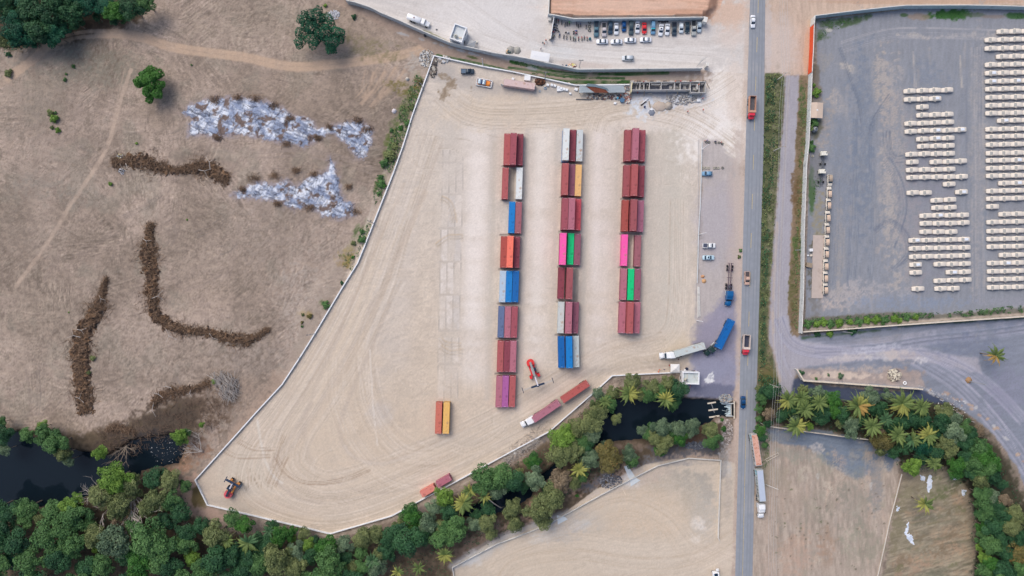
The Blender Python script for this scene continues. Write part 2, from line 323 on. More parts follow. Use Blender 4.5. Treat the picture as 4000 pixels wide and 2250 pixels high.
# pink embankment
EMB = [(1384, -60), (1840, -60), (1812, 20), (1795, 34), (1776, 44), (1450, 45), (1384, 40)]
poly(EMB, (206, 168, 146), 3, 1, 1, .09, fbm(4, 3, 22, 4, 9))
blob(1560, 20, 170, 14, (216, 186, 168), 0, .6, .8); blob(1700, 36, 90, 6, (190, 146, 122), 0, .5, .8); blob(1790, 20, 12, 34, (156, 122, 104), 20, .9, .5)
blob(1840, 35, 42, 42, (206, 176, 156), 0, .8, .9, .4); blob(1840, 90, 40, 30, (208, 192, 182), 0, .6, 1)
# lane between the walls
poly([(868, -6), (1010, 64), (1165, 118), (1290, 158), (1450, 182), (1775, 179), (1780, 206), (1583, 208), (1448, 212), (1287, 178), (1095, 139), (1040, 105), (940, 55), (840, 0)], (160, 142, 130), 5, 2, .92, .06)
for pts, ww in (([(1285, 155), (1330, 165), (1380, 178), (1450, 187), (1560, 187), (1680, 183)], 8.5), ([(1280, 170), (1340, 178), (1400, 190), (1450, 195), (1540, 197), (1570, 197)], 5.5), ([(1100, 140), (1200, 160), (1290, 182), (1370, 198), (1440, 206), (1583, 206)], 8.5)):
    stroke(pts, ww, (52, 88, 48), .95, 2.5, .5, .4)
stroke([(1290, 163), (1400, 183), (1560, 192), (1640, 192)], 3.5, (176, 158, 146), .7, 2, .3); stroke([(1290, 176), (1400, 194), (1560, 202)], 3.5, (178, 160, 148), .7, 2, .3)
for i in range(14):
    r = random.Random(i+30); t = r.random(); blob(1000+t*290, 82+t*82, 8, 3, (170, 172, 176), 20, .6)
blob(1340, 172, 20, 6, (160, 164, 172), 10, .7); blob(1090, 90, 30, 5, (104, 104, 62), 24, .6); blob(1190, 145, 14, 3, (70, 86, 46), 15, .8); blob(1690, 195, 60, 8, (150, 140, 134), 0, .8)
blob(940, 125, 60, 26, (118, 112, 84), 20, .6, .9, .5, .6)
# ---- container yard
YARD = [(1091, 140), (1288, 180), (1448, 214), (1583, 213), (1790, 212), (1800, 180), (1880, 185), (1874, 400), (1850, 420), (1790, 345), (1765, 350), (1760, 560), (1752, 880), (1745, 945), (1690, 940), (1540, 945), (1493, 988), (1380, 1085), (1285, 1140), (1140, 1215), (985, 1298), (830, 1343), (644, 1300), (521, 1271), (490, 1208), (602, 1085), (709, 967), (792, 839), (860, 724), (939, 562), (1014, 362), (1040, 277)]
yi = bbox_idx(YARD, 12); yx, yy = X[yi], Y[yi]
yin = inside(YARD, yx, yy); WST = [(1091, 140), (1040, 277), (1014, 362), (939, 562), (860, 724), (792, 839), (709, 967), (602, 1085), (490, 1208), (521, 1271), (644, 1300), (830, 1343), (985, 1298), (1140, 1215), (1285, 1140), (1380, 1085), (1493, 988), (1540, 945)]
dw = seg_dist(spline(WST, 3), yx, yy)
str_f = fbm(3.2, 3, 24, 0, 1, u=dw*1.0+6*NM[yi], v=fbm(1, 1, 9, 0, 1, u=yx*.012, v=yy*.012)*60)       # follows the wall
str_v = fbm(3.4, 3, 25, 91.9, 9)[yi]; str_n = fbm(4, 3, 26, 3, 8)[yi]
wv = smooth(120, 230, dw)*smooth(0, 60, yx-1040-(0))*smooth(1230, 1120, yy); top = smooth(330, 250, yy)
tex = (str_f*(1-wv)+str_v*wv)*(1-top)+str_n*top
warm = smooth(300, 1100, yy+.2*(1300-yx))
bc = mixw(A_(202, 191, 180), A_(200, 185, 169), warm)
bc = bc*(1+.032*tex*np.clip(.6+NM[yi]*1.6, 0, 1.4)+.03*NM[yi]+.018*NF[yi]+.018*NB[yi])[:, None]
a = smooth(-1.5, 1.5, np.where(yin, seg_dist(YARD, yx, yy, True), -1)); blend(yi, 0, a*0); COL[yi] = np.where(yin[:, None], bc, COL[yi])
def band(x0, y0, x1, y1, w_, c, al=.5, soft=.8): stroke([(x0, y0), (x1, y1)], w_, c, al, w_*soft, .35, 2, False)
for p in ((1200, 340, 1190, 930, 74, (220, 211, 204), .85), (1205, 400, 1188, 800, 40, (228, 219, 212), .8), (1365, 330, 1345, 900, 60, (222, 213, 205), .85), (1362, 360, 1350, 760, 24, (226, 218, 210), .6), (1515, 330, 1500, 900, 58, (218, 208, 201), .75), (1505, 340, 1496, 700, 20, (224, 214, 208), .6), (1240, 330, 1226, 1000, 16, (192, 184, 176), .6), (1326, 330, 1308, 1030, 12, (186, 178, 172), .6), (1400, 330, 1392, 880, 10, (190, 182, 174), .6), (1476, 330, 1462, 920, 12, (190, 182, 174), .6), (1556, 330, 1545, 840, 12, (190, 183, 174), .6), (1700, 330, 1690, 860, 60, (194, 188, 176), .6), (1020, 480, 1000, 900, 60, (200, 190, 182), .5), (1130, 330, 1130, 900, 46, (196, 188, 180), .5), (1680, 250, 1665, 860, 90, (196, 188, 178), .55), (1725, 300, 1715, 860, 16, (210, 198, 186), .4), (1245, 360, 1230, 1000, 10, (192, 182, 168), .5), (1325, 340, 1300, 1000, 8, (188, 178, 166), .5), (1640, 330, 1630, 840, 14, (188, 180, 170), .5), (1480, 330, 1465, 900, 10, (188, 180, 170), .5), (1090, 900, 1080, 1090, 40, (206, 190, 172), .5), (960, 700, 950, 950, 60, (196, 186, 178), .5)):
    band(*p[:4], p[4], p[5], p[6])
for cx, cy, rx, ry, c, an, al in ((1450, 280, 330, 44, (204, 188, 168), 0, .5), (1230, 270, 90, 40, (206, 190, 172), -20, .5), (1800, 290, 70, 120, (230, 224, 219), 25, .9), (1845, 350, 40, 60, (234, 229, 224), 0, .9), (1790, 320, 50, 40, (230, 224, 220), 0, .8), (1660, 300, 130, 26, (216, 208, 202), -8, .7), (1640, 250, 90, 26, (206, 206, 208), 0, .7), (1850, 240, 24, 90, (206, 190, 178), 0, .5), (1180, 210, 90, 18, (178, 170, 164), 12, .7), (1330, 222, 70, 9, (172, 164, 158), 6, .7), (1450, 236, 130, 9, (174, 168, 162), 4, .6), (1120, 180, 26, 24, (170, 164, 160), 0, .6),
        (1600, 900, 90, 26, (198, 184, 168), -10, .5), (1560, 930, 70, 12, (184, 172, 160), 0, .6), (1690, 880, 50, 40, (196, 180, 160), 0, .6), (1680, 920, 50, 12, (172, 160, 148), 0, .7), (1400, 1000, 120, 40, (196, 184, 172), -30, .5), (620, 1200, 60, 60, (196, 186, 172), -30, .6), (580, 1270, 60, 16, (176, 166, 156), 10, .6), (700, 1280, 90, 14, (190, 174, 160), 12, .5), (850, 1000, 90, 150, (200, 184, 166), 20, .5), (1000, 1130, 150, 110, (202, 184, 164), 0, .45), (760, 1130, 80, 90, (200, 184, 166), 0, .5), (960, 1040, 30, 30, (190, 182, 176), 0, .6), (1110, 1060, 30, 60, (188, 178, 168), 0, .4), (1145, 1110, 60, 16, (178, 168, 158), 0, .5), (1280, 950, 16, 90, (176, 168, 162), 2, .6), (1450, 938, 70, 14, (170, 160, 152), -6, .7), (1590, 848, 60, 10, (178, 170, 162), 0, .6)):
    blob(cx, cy, rx, ry, c, an, al, .9, .35)
for i, (p, n, sp, wd) in enumerate((([(1060, 330), (1010, 480), (960, 620), (900, 760), (820, 900), (730, 1040), (650, 1150), (640, 1230), (740, 1280), (850, 1290), (980, 1250), (1120, 1180), (1280, 1090)], 46, 60, 2.2),
        ([(980, 560), (940, 700), (880, 840), (800, 980), (730, 1090), (720, 1180), (800, 1240), (900, 1230), (1030, 1180), (1180, 1120), (1320, 1050), (1450, 970), (1560, 910), (1680, 890)], 40, 60, 2.2),
        ([(1000, 700), (930, 850), (930, 950), (960, 1050), (1010, 1110), (1090, 1150)], 16, 30, 1.6), ([(1110, 230), (1200, 290), (1400, 290), (1600, 270), (1740, 300), (1860, 380)], 34, 40, 2), ([(1500, 330), (1520, 290), (1600, 270), (1760, 250), (1850, 200)], 20, 40, 2),
        ([(1140, 1120), (1180, 1130), (1230, 1110), (1270, 1080)], 10, 16, 2), ([(1560, 860), (1620, 870), (1680, 840), (1700, 760), (1705, 500)], 22, 26, 2), ([(880, 900), (880, 1000), (920, 1100), (1000, 1180), (1100, 1190)], 22, 70, 2))):
    tracks(p, n, sp, wd, (218, 206, 194), .4, 100+i); tracks(p, int(n*.8), sp, wd*.7, (176, 161, 145), .42, 150+i)
for k in range(26):
    r = random.Random(k+700); base_ = ([(1075, 330), (1010, 500), (950, 640), (880, 800), (800, 950), (720, 1080), (660, 1180), (740, 1270), (860, 1280), (1000, 1230), (1150, 1160), (1300, 1075), (1440, 980)] if k % 2 else [(1010, 560), (960, 720), (900, 870), (850, 980), (820, 1080), (860, 1170), (960, 1200), (1090, 1160), (1230, 1090), (1380, 1000), (1500, 930), (1680, 885)])
    o_ = r.uniform(-55, 70); sp_ = spline(base_, 5); q = []
    for i_, p in enumerate(sp_):
        a_, b_ = sp_[max(i_-1, 0)], sp_[min(i_+1, len(sp_)-1)]; dx, dy = b_[0]-a_[0], b_[1]-a_[1]; l = math.hypot(dx, dy) or 1; q.append((p[0]-dy/l*o_, p[1]+dx/l*o_))
    j0 = r.randint(0, len(q)//2); q = q[j0:j0+r.randint(14, 34)]
    if len(q) > 3: stroke(q, r.uniform(5, 13), r.choice(((214, 202, 190), (190, 172, 154), (182, 168, 156), (210, 194, 176))), r.uniform(.3, .55), 6, .3, 2, False)
stroke([(648, 1060), (656, 1110), (668, 1160), (690, 1200), (710, 1215)], 6, (214, 208, 200), .7, 3, .4)     # pale crust line
stroke([(931, 880), (935, 960), (940, 1040), (950, 1120)], 2.4, (222, 214, 206), .8, 2, .4)
for p in ([(672, 1215), (690, 1170), (700, 1130), (715, 1095)], [(690, 1222), (708, 1180), (722, 1150)], [(695, 1150), (720, 1190), (770, 1215), (850, 1210), (930, 1180)], [(600, 1110), (640, 1130), (690, 1130)], [(560, 1130), (600, 1150), (680, 1148)]):
    tracks(p, 3, 5, 1.6, (160, 140, 122), .6, 5)
for i in range(18):
    r = random.Random(i); x0, y0 = r.uniform(600, 690), r.uniform(1170, 1225); stroke([(x0, y0), (x0+r.uniform(-4, 4), y0+r.uniform(10, 22))], 1.6, (150, 134, 116), .5, 1.2, 0)
# pads where boxes used to stand
PAD = lambda x: (x[0], x[1])
for k, (y0, y1) in enumerate(((378, 405), (410, 485), (492, 570), (578, 655), (662, 738), (745, 828), (850, 912), (920, 1003))):
    for j in range(3):
        xc = 1134+(1003-y0)*.024-26+j*17.2; r = random.Random(k*3+j); a_ = r.choice((.25, .5, .8, .9)) if k < 7 else .35
        if k < 2: a_ *= .5
        poly([(xc-7.6, y0), (xc+7.6, y0), (xc+6.4, y1), (xc-8.8, y1)], (216, 207, 200) if r.random() < .7 else (200, 192, 186), 2.4, 1.2, a_*.95, .03, brk=.5)
    for j in range(4):
        xc = 1134+(1003-y0)*.024-26+j*17.2-8.6; stroke([(xc, y0), (xc-1.6, y1)], 1.3, (156, 148, 142), .6, 1, .7, 0, False)
    stroke([(1105, y1+4), (1160, y1+4)], 5, (178, 170, 164), .4, 3, .5)
for p in ([(1108, 500), (1130, 515), (1140, 560)], [(1100, 620), (1130, 600), (1165, 600)], [(1106, 855), (1120, 868), (1160, 872)], [(1106, 875), (1130, 890), (1165, 888)]):
    tracks(p, 7, 10, 1.4, (196, 176, 152), .6, 11); tracks(p, 4, 10, 1.2, (150, 142, 136), .4, 12)
for i in range(34):                                     # short cross scuffs beside the rows
    r = random.Random(i+400); x0 = r.choice((1090, 1075, 1240, 1325, 1390, 1480, 1635, 1545)); y0 = r.uniform(360, 1010)
    stroke([(x0-r.uniform(8, 20), y0), (x0+r.uniform(6, 14), y0+r.uniform(-2, 2))], r.uniform(1.2, 3), r.choice(((216, 206, 198), (178, 170, 160))), .4, 2, .3, 0, False)
for y_ in (418, 504, 590, 677, 763, 852, 940):  # shade between the container rows painted onto the ground, all three columns
    x_ = 1290-(y_-418)*.034; stroke([(x_-26, y_), (x_+26, y_-.5)], 5, (120, 112, 108), .8, 2, .2, 0, False)
for y_ in (409, 496, 582, 671, 758, 842): x_ = 1438-(y_-409)*.034; stroke([(x_-26, y_), (x_+26, y_)], 4.5, (124, 116, 112), .75, 2, .2, 0, False)
for y_ in (410, 500, 588, 672, 760): x_ = 1593-(y_-410)*.034; stroke([(x_-28, y_), (x_+28, y_)], 4.5, (124, 116, 112), .75, 2, .2, 0, False)
for x0, y0, x1, y1, w_ in ((1290, 425, 1287, 500, 13), (1584, 594, 1580, 668, 13), (1450, 682, 1448, 752, 12)): stroke([(x0, y0), (x1, y1)], w_, (142, 134, 128), .85, 3, .3, 1, False)
# oily stain
for cx, cy, rx, ry, an in ((1122, 195, 12, 7, 30), (1132, 208, 12, 9, 0), (1125, 228, 10, 18, 10), (1115, 245, 8, 14, 5), (1112, 232, 7, 12, 0), (1145, 200, 5, 7, 0), (1185, 222, 3, 5, 0), (1182, 230, 6, 2.5, 0), (1108, 188, 4, 6, 30)):
    blob(cx, cy, rx, ry, (146, 130, 112), an, .95, .2, .8, .3)
# cement dust and mortar by the construction site
for cx, cy, rx, ry, c in ((1640, 265, 50, 22, (200, 206, 214)), (1625, 278, 26, 16, (212, 216, 222)), (1700, 250, 60, 16, (208, 210, 216)), (1660, 240, 60, 9, (160, 160, 166)), (1610, 252, 30, 12, (206, 212, 222)), (1646, 288, 8, 10, (168, 172, 182)), (1630, 272, 16, 8, (190, 196, 206)), (1745, 248, 16, 10, (186, 188, 194)), (1590, 240, 14, 12, (190, 192, 198))):
    blob(cx, cy, rx, ry, c, 0, .85, .6, .6, .6)
blob(1600, 236, 60, 7, (172, 168, 166), 0, .7)
# ---- purplish gravel between yard and road
LOTR = [(1765, 352), (1812, 350), (1818, 372), (1850, 400), (1872, 470), (1868, 800), (1858, 985), (1840, 1004), (1800, 1006), (1730, 1002), (1722, 965), (1748, 945), (1750, 925), (1738, 900), (1748, 870), (1752, 700), (1760, 560)]
poly(LOTR, (182, 174, 172), 14, 6, .93, .035, fbm(5, 3, 31, 92, 5))
blob(1845, 640, 18, 220, (186, 170, 162), 0, .8, .9); blob(1800, 560, 50, 100, (172, 167, 176), 0, .5, 1); blob(1860, 500, 14, 160, (190, 176, 168), 0, .7)
idx, d = poly([(1752, 850), (1790, 790), (1835, 720), (1850, 740), (1852, 820), (1857, 930), (1852, 985), (1838, 1002), (1730, 1002), (1722, 965), (1748, 945), (1750, 925), (1738, 900)], (146, 144, 162), 16, 6, .95, .06)
blob(1790, 930, 60, 30, (142, 144, 164), 0, .7, .8); blob(1800, 985, 66, 18, (112, 114, 134), 0, .95, .5); blob(1770, 850, 30, 40, (136, 132, 148), 0, .5, .8); blob(1790, 820, 30, 50, (154, 148, 162), 30, .6); blob(1787, 948, 7, 11, (222, 222, 222), 20, .95, .3, .8, .6); blob(1782, 958, 9, 4, (228, 228, 228), 0, .9, .3, .8)
poly([(1843, 985), (1856, 965), (1866, 960), (1866, 1120), (1846, 1120), (1846, 1045)], (184, 162, 148), 6, 3, .9, .08)
stroke([(1758, 352), (1757, 560), (1752, 740), (1750, 800)], 3, (150, 146, 148), .7, 2, .4, .6)
# shoulder strips of the road
stroke([(1884, -20), (1870, 400), (1862, 724), (1856, 1000), (1848, 1200), (1840, 1480)], 14, (194, 176, 164), .75, 8, .3, 2)
stroke([(1850, 1120), (1843, 1300), (1836, 1470)], 34, (186, 168, 156), .8, 12, .3, 3)
# ---- right of the road
poly([(1921, -60), (2660, -60), (2660, 12), (2320, 17), (2200, 20), (2045, 45), (2035, 110), (2030, 190), (1975, 190), (1960, 183), (1925, 184), (1923, 100)], (196, 174, 158), 5, 3, .97, .06, fbm(5, 3, 33, 88, 6))
blob(1960, 120, 44, 80, (202, 188, 180), 0, .8, .9); blob(2300, 4, 280, 6, (184, 152, 130), 0, .6, .6); blob(2030, 130, 8, 70, (200, 168, 142), 3, .7); blob(1930, 100, 12, 120, (190, 184, 184), 0, .5)
VERGE = [(1924, 184), (1960, 182), (1976, 195), (1970, 300), (1958, 420), (1948, 560), (1940, 700), (1934, 850), (1950, 920), (1968, 975), (1950, 1000), (1905, 1000), (1904, 900), (1912, 560), (1920, 300)]
poly(VERGE, (92, 98, 70), 5, 4, .97, .16)
blob(1945, 450, 10, 240, (160, 146, 132), 2, .4, .7, .6, .8); blob(1938, 800, 8, 120, (150, 130, 112), 2, .6); blob(1925, 940, 24, 26, (120, 108, 76), 0, .8, .8); blob(1935, 960, 20, 26, (96, 96, 60), 0, .7)
TRACK = [(1976, 190), (2010, 190), (2012, 260), (2002, 430), (1992, 600), (1984, 760), (1990, 830), (2020, 858), (2100, 870), (2300, 880), (2460, 900), (2470, 940), (2300, 905), (2190, 905), (2010, 925), (2000, 945), (1990, 990), (1965, 990), (1950, 900), (1934, 850), (1940, 700), (1950, 560), (1962, 400), (1972, 280)]
SELOT = [(1990, 850), (2060, 838), (2300, 815), (2660, 790), (2660, 1420), (2620, 1330), (2560, 1180), (2500, 1090), (2420, 1030), (2330, 985), (2240, 978), (2020, 958), (2010, 925), (1985, 930)]
poly(SELOT, (132, 137, 150), 4, 3, 1, .05, fbm(6, 3, 35, -12, 4))
poly([(1965, 960), (2010, 950), (2050, 968), (2240, 985), (2320, 980), (2400, 1020), (2330, 1010), (2180, 1005), (2100, 1008), (1990, 995), (1960, 995)], (72, 82, 106), 8, 3, .95, .06)
poly(TRACK, (166, 163, 172), 8, 3, .95, .03, fbm(5, 3, 36, 92, 7))
stroke([(1985, 200), (1975, 400), (1965, 600), (1958, 800), (1975, 870)], 5, (178, 166, 158), .5, 4, .3); stroke([(1955, 560), (1945, 760), (1948, 880), (1962, 960)], 7, (190, 172, 158), .7, 5, .4, 2)
for p, n, sp in (([(1960, 800), (1990, 862), (2060, 885), (2200, 888), (2330, 892), (2430, 930), (2510, 990), (2576, 1060)], 30, 16), ([(2050, 880), (2200, 870), (2330, 850), (2480, 835), (2620, 815)], 22, 18), ([(2300, 900), (2400, 960), (2480, 1040), (2560, 1140), (2620, 1240)], 26, 22), ([(1958, 840), (1965, 900), (1985, 950)], 8, 12)):
    tracks(p, n, sp, 2.6, (172, 171, 186), .4, 220+n); tracks(p, n//3, sp, 2, (124, 126, 142), .3, 230+n)
for cx, cy, rx, ry, c, an, al in ((2200, 878, 70, 9, (190, 190, 202), -8, .8), (2130, 900, 50, 8, (200, 190, 186), -4, .8), (2260, 888, 60, 7, (196, 192, 198), -14, .7), (2180, 935, 90, 14, (184, 170, 162), 2, .9), (2230, 895, 40, 10, (196, 192, 190), 0, .7), (2280, 895, 50, 14, (190, 176, 170), 8, .7), (2318, 905, 20, 9, (216, 212, 212), 0, .9), (2270, 945, 40, 16, (152, 134, 124), 0, .8), (2200, 955, 90, 7, (146, 134, 128), 4, .7), (2050, 940, 26, 10, (196, 180, 172), 0, .8), (2080, 950, 40, 10, (160, 150, 146), 0, .6), (2250, 850, 120, 8, (150, 146, 148), -6, .5), (2450, 830, 130, 8, (104, 116, 136), -6, .5), (2440, 870, 90, 24, (112, 120, 142), 0, .6), (2540, 980, 40, 60, (138, 136, 158), 30, .5), (2100, 858, 50, 7, (120, 124, 138), 0, .5), (2045, 862, 30, 4, (190, 186, 192), 0, .4)):
    blob(cx, cy, rx, ry, c, an, al, .8, .5, .3)
poly([(2008, 930), (2030, 925), (2220, 940), (2310, 930), (2330, 975), (2200, 968), (2022, 958)], (168, 152, 144), 8, 3, .7, .1)
blob(2120, 944, 70, 8, (204, 188, 176), 2, .85, .6, .5)
for i in range(28):
    r = random.Random(i+600); t = r.random(); blob(2330+t*245, 985+t*t*180+r.uniform(-6, 6), r.uniform(2, 9), r.uniform(2, 4), r.choice(((186, 160, 140), (176, 150, 136), (190, 188, 190))), r.uniform(0, 60), .8, .4, .6)
stroke([(2415, 955), (2470, 1000), (2520, 1060), (2550, 1120), (2576, 1180)], 1.2, (196, 196, 204), .6, 1, .8); stroke([(2310, 970), (2380, 1000), (2430, 1030)], 1.0, (196, 196, 200), .7, 1, .9)
# verge strip at the wall of the car lot
poly([(2012, 190), (2032, 190), (2030, 300), (2022, 500), (2012, 720), (2007, 850), (1995, 842), (1982, 790), (1984, 740), (1990, 600), (1998, 430), (2006, 280)], (134, 116, 96), 4, 3, .97, .12)
for cx, cy, rx, ry, c in ((2018, 260, 8, 60, (62, 92, 50)), (2012, 350, 8, 50, (96, 86, 64)), (2008, 520, 7, 90, (104, 92, 62)), (2002, 620, 7, 50, (70, 96, 50)), (1996, 720, 10, 70, (92, 92, 60)), (1992, 800, 8, 30, (104, 92, 66)), (2000, 470, 8, 50, (108, 88, 66))):
    blob(cx, cy, rx, ry, c, 0, .85, .6, .5, .6)
# car lot
CARLOT = [(2052, 50), (2120, 42), (2320, 20), (2660, 28), (2660, 778), (2380, 800), (2025, 832), (2030, 600), (2037, 400), (2042, 280), (2056, 150)]
poly(CARLOT, (140, 143, 151), 3, 1, 1, .04, fbm(5, 3, 37, 92, 5))
for cx, cy, rx, ry, c, an, al in ((2250, 420, 34, 240, (164, 158, 156), 0, .75), (2295, 620, 30, 110, (166, 160, 158), 0, .7), (2460, 420, 18, 300, (158, 155, 156), 0, .7), (2215, 200, 22, 60, (176, 166, 158), 0, .8), (2110, 260, 16, 34, (184, 172, 162), -25, .9), (2135, 172, 22, 10, (182, 174, 166), 20, .85), (2300, 90, 44, 7, (176, 170, 166), 5, .8), (2440, 90, 70, 7, (170, 166, 166), 0, .6), (2240, 180, 30, 30, (164, 160, 160), 0, .5), (2170, 330, 26, 200, (118, 128, 144), 0, .6), (2330, 230, 50, 60, (122, 132, 148), 0, .5), (2120, 400, 30, 160, (128, 136, 150), 0, .5), (2110, 750, 60, 26, (184, 172, 166), -10, .85), (2160, 740, 60, 30, (168, 164, 166), 0, .7), (2280, 735, 30, 10, (164, 162, 166), 0, .6), (2330, 490, 60, 200, (134, 134, 146), 0, .5), (2520, 760, 90, 10, (150, 150, 160), 0, .5), (2300, 760, 130, 16, (134, 144, 162), 0, .7), (2240, 550, 16, 160, (176, 168, 162), -6, .5), (2240, 290, 16, 60, (168, 160, 156), 0, .6), (2066, 480, 16, 60, (140, 140, 146), 0, .6), (2070, 330, 20, 60, (168, 156, 146), 0, .6), (2058, 560, 12, 60, (150, 140, 112), 0, .6), (2050, 700, 14, 70, (100, 96, 84), 0, .8), (2052, 780, 14, 30, (134, 134, 138), 0, .7), (2410, 800, 100, 6, (150, 150, 158), 0, .5), (2500, 780, 90, 5, (176, 172, 172), -4, .5), (2110, 640, 10, 120, (160, 154, 150), 0, .5), (2075, 150, 16, 20, (150, 148, 148), 0, .7)):
    blob(cx, cy, rx, ry, c, an, min(1, al*1.25), .7, .6, .5)
for i in range(60):
    r = random.Random(i+1200); x0, y0 = r.uniform(2080, 2500), r.uniform(100, 770); stroke([(x0, y0), (x0+r.uniform(-5, 5), y0+r.uniform(30, 110))], r.uniform(3, 9), r.choice(((164, 160, 160), (122, 130, 144), (168, 160, 154), (126, 132, 144))), .4, 5, .6, 2, False)
poly([(2052, 52), (2140, 42), (2180, 36), (2200, 40), (2150, 62), (2110, 70), (2080, 96), (2058, 105)], (70, 90, 60), 8, 4, .8, .15, brk=.8)
blob(2085, 76, 12, 5, (196, 190, 184), 10, .8); blob(2384, 38, 54, 12, (60, 100, 52), 0, .95, .4, .5); blob(2310, 42, 28, 9, (150, 134, 122), 0, .8); blob(2450, 38, 26, 6, (86, 100, 80), 0, .6); blob(2560, 40, 30, 8, (64, 100, 60), 0, .9); blob(2500, 42, 30, 5, (140, 128, 122), 0, .7); blob(2275, 38, 10, 5, (70, 96, 60), 0, .8)
poly([(2040, 580), (2070, 586), (2074, 700), (2070, 748), (2040, 748)], (190, 174, 164), 3, 1, .0)
blob(2048, 200, 14, 40, (110, 100, 86), 0, .7); blob(2050, 240, 16, 40, (128, 118, 108), 0, .7); blob(2052, 320, 16, 30, (86, 86, 70), 0, .7); blob(2042, 470, 8, 60, (70, 100, 58), 0, .8); blob(2050, 420, 18, 50, (118, 118, 122), 0, .6)
for p, n, sp, c in (([(2170, 300), (2168, 420), (2175, 540), (2165, 700)], 12, 30, (112, 122, 138)), ([(2112, 120), (2140, 200), (2160, 260), (2168, 330)], 7, 4, (108, 116, 130)), ([(2230, 330), (2235, 380), (2255, 400), (2290, 395)], 8, 10, (104, 112, 128)), ([(2230, 400), (2260, 460), (2270, 530), (2240, 620)], 10, 12, (112, 120, 136)), ([(2200, 580), (2240, 555), (2280, 590), (2285, 640), (2250, 680)], 9, 8, (108, 116, 132)), ([(2190, 340), (2200, 300), (2240, 240)], 6, 6, (104, 112, 128)),
        ([(2120, 120), (2220, 90), (2320, 84), (2576, 92)], 10, 16, (168, 166, 170)), ([(2300, 220), (2298, 180), (2295, 130)], 5, 6, (176, 170, 166)), ([(2418, 220), (2415, 180), (2414, 140)], 5, 5, (182, 174, 166)), ([(2120, 450), (2118, 560), (2110, 720)], 10, 26, (116, 124, 140)), ([(2350, 800), (2450, 790), (2560, 778)], 8, 8, (166, 162, 164)), ([(2455, 120), (2462, 400), (2460, 760)], 14, 16, (170, 166, 166)), ([(2450, 120), (2450, 400), (2450, 760)], 8, 20, (120, 126, 140))):
    tracks(p, n, sp, 1.5, c, .55, n*7)
poly([(2028, 800), (2120, 792), (2240, 786), (2380, 790), (2640, 768), (2640, 792), (2300, 815), (2028, 838)], (112, 108, 96), 5, 3, .8, .1)
poly([(2028, 826), (2160, 814), (2300, 806), (2640, 782), (2640, 790), (2300, 813), (2028, 833)], (182, 168, 158), 3, 1, .8, .05)
stroke([(2020, 850), (2100, 842), (2180, 834), (2240, 828)], 6, (64, 88, 60), .7, 4, .9, 2); stroke([(2260, 822), (2380, 812), (2576, 800)], 6, (60, 78, 56), .7, 4, .9, 2)
# bottom right plots
poly([(1920, 1078), (2060, 1082), (2130, 1096), (2200, 1118), (2262, 1150), (2262, 1210), (2240, 1330), (2210, 1500), (1880, 1500), (1890, 1300), (1905, 1200), (1905, 1090)], (170, 156, 144), 6, 4, .97, .12, fbm(4, 3, 38, 85, 6))
idx, d = poly([(1922, 1078), (2060, 1082), (2150, 1100), (2215, 1122), (2260, 1150), (2240, 1180), (2190, 1190), (2160, 1205), (2120, 1190), (2080, 1165), (2040, 1130), (1940, 1110)], (112, 124, 140), 14, 8, .92, .07, fbm(4, 3, 39, 10, 7))
for i in range(46):
    r = random.Random(i+2500); blob(r.uniform(1930, 2230), r.uniform(1150, 1440), r.uniform(8, 34), r.uniform(6, 24), r.choice(((148, 146, 130), (196, 184, 168), (138, 134, 122), (186, 162, 146), (160, 152, 142))), r.uniform(60, 100), .55, .9, .6, .8)
for cx, cy, rx, ry, c, an, al in ((1990, 1140, 60, 16, (150, 148, 138), 5, .7), (2056, 1125, 16, 12, (196, 186, 180), 0, .8), (2150, 1180, 34, 18, (116, 128, 142), 0, .8), (2216, 1190, 10, 40, (176, 164, 150), 0, .7), (2200, 1230, 16, 60, (132, 132, 136), 0, .7), (2150, 1270, 40, 60, (142, 138, 128), 0, .6), (2170, 1370, 44, 50, (140, 138, 122), 0, .6), (1990, 1260, 50, 60, (176, 158, 144), 0, .6), (2000, 1390, 40, 50, (180, 150, 132), 0, .7), (2085, 1380, 20, 50, (170, 138, 118), 0, .6), (2058, 1200, 4, 8, (206, 204, 200), 0, .9), (2190, 1222, 4, 8, (206, 206, 206), 0, .8), (1960, 1100, 40, 12, (146, 142, 138), 0, .7), (1925, 1160, 14, 60, (92, 94, 68), 0, .7), (1950, 1200, 40, 30, (150, 140, 124), 0, .6), (1935, 1280, 14, 120, (186, 168, 154), 0, .6), (1975, 1420, 60, 40, (182, 160, 146), 0, .5), (2120, 1440, 60, 30, (172, 158, 146), 0, .6)):
    blob(cx, cy, rx, ry, c, an, al, .8, .5, .4)
for i in range(70):
    r = random.Random(i+1500); x0, y0 = r.uniform(1930, 2210), r.uniform(1150, 1430); stroke([(x0, y0), (x0+r.uniform(-8, 8), y0+r.uniform(20, 70))], r.uniform(2, 8), r.choice(((192, 176, 162), (150, 142, 130), (158, 148, 140), (196, 170, 152))), .45, 5, .7, 2, False)
for i in range(60):
    r = random.Random(i+50); blob(r.uniform(1930, 2230), r.uniform(1210, 1445), r.uniform(1.2, 3), r.uniform(1, 2.4), r.choice(((106, 100, 84), (112, 104, 92), (96, 104, 74))), 0, .7, .4, .6)
poly([(2275, 1160), (2330, 1170), (2400, 1180), (2440, 1240), (2460, 1320), (2450, 1460), (2210, 1500), (2245, 1330)], (146, 136, 118), 10, 6, .97, .2, fbm(4, 3, 42, -16, 5))
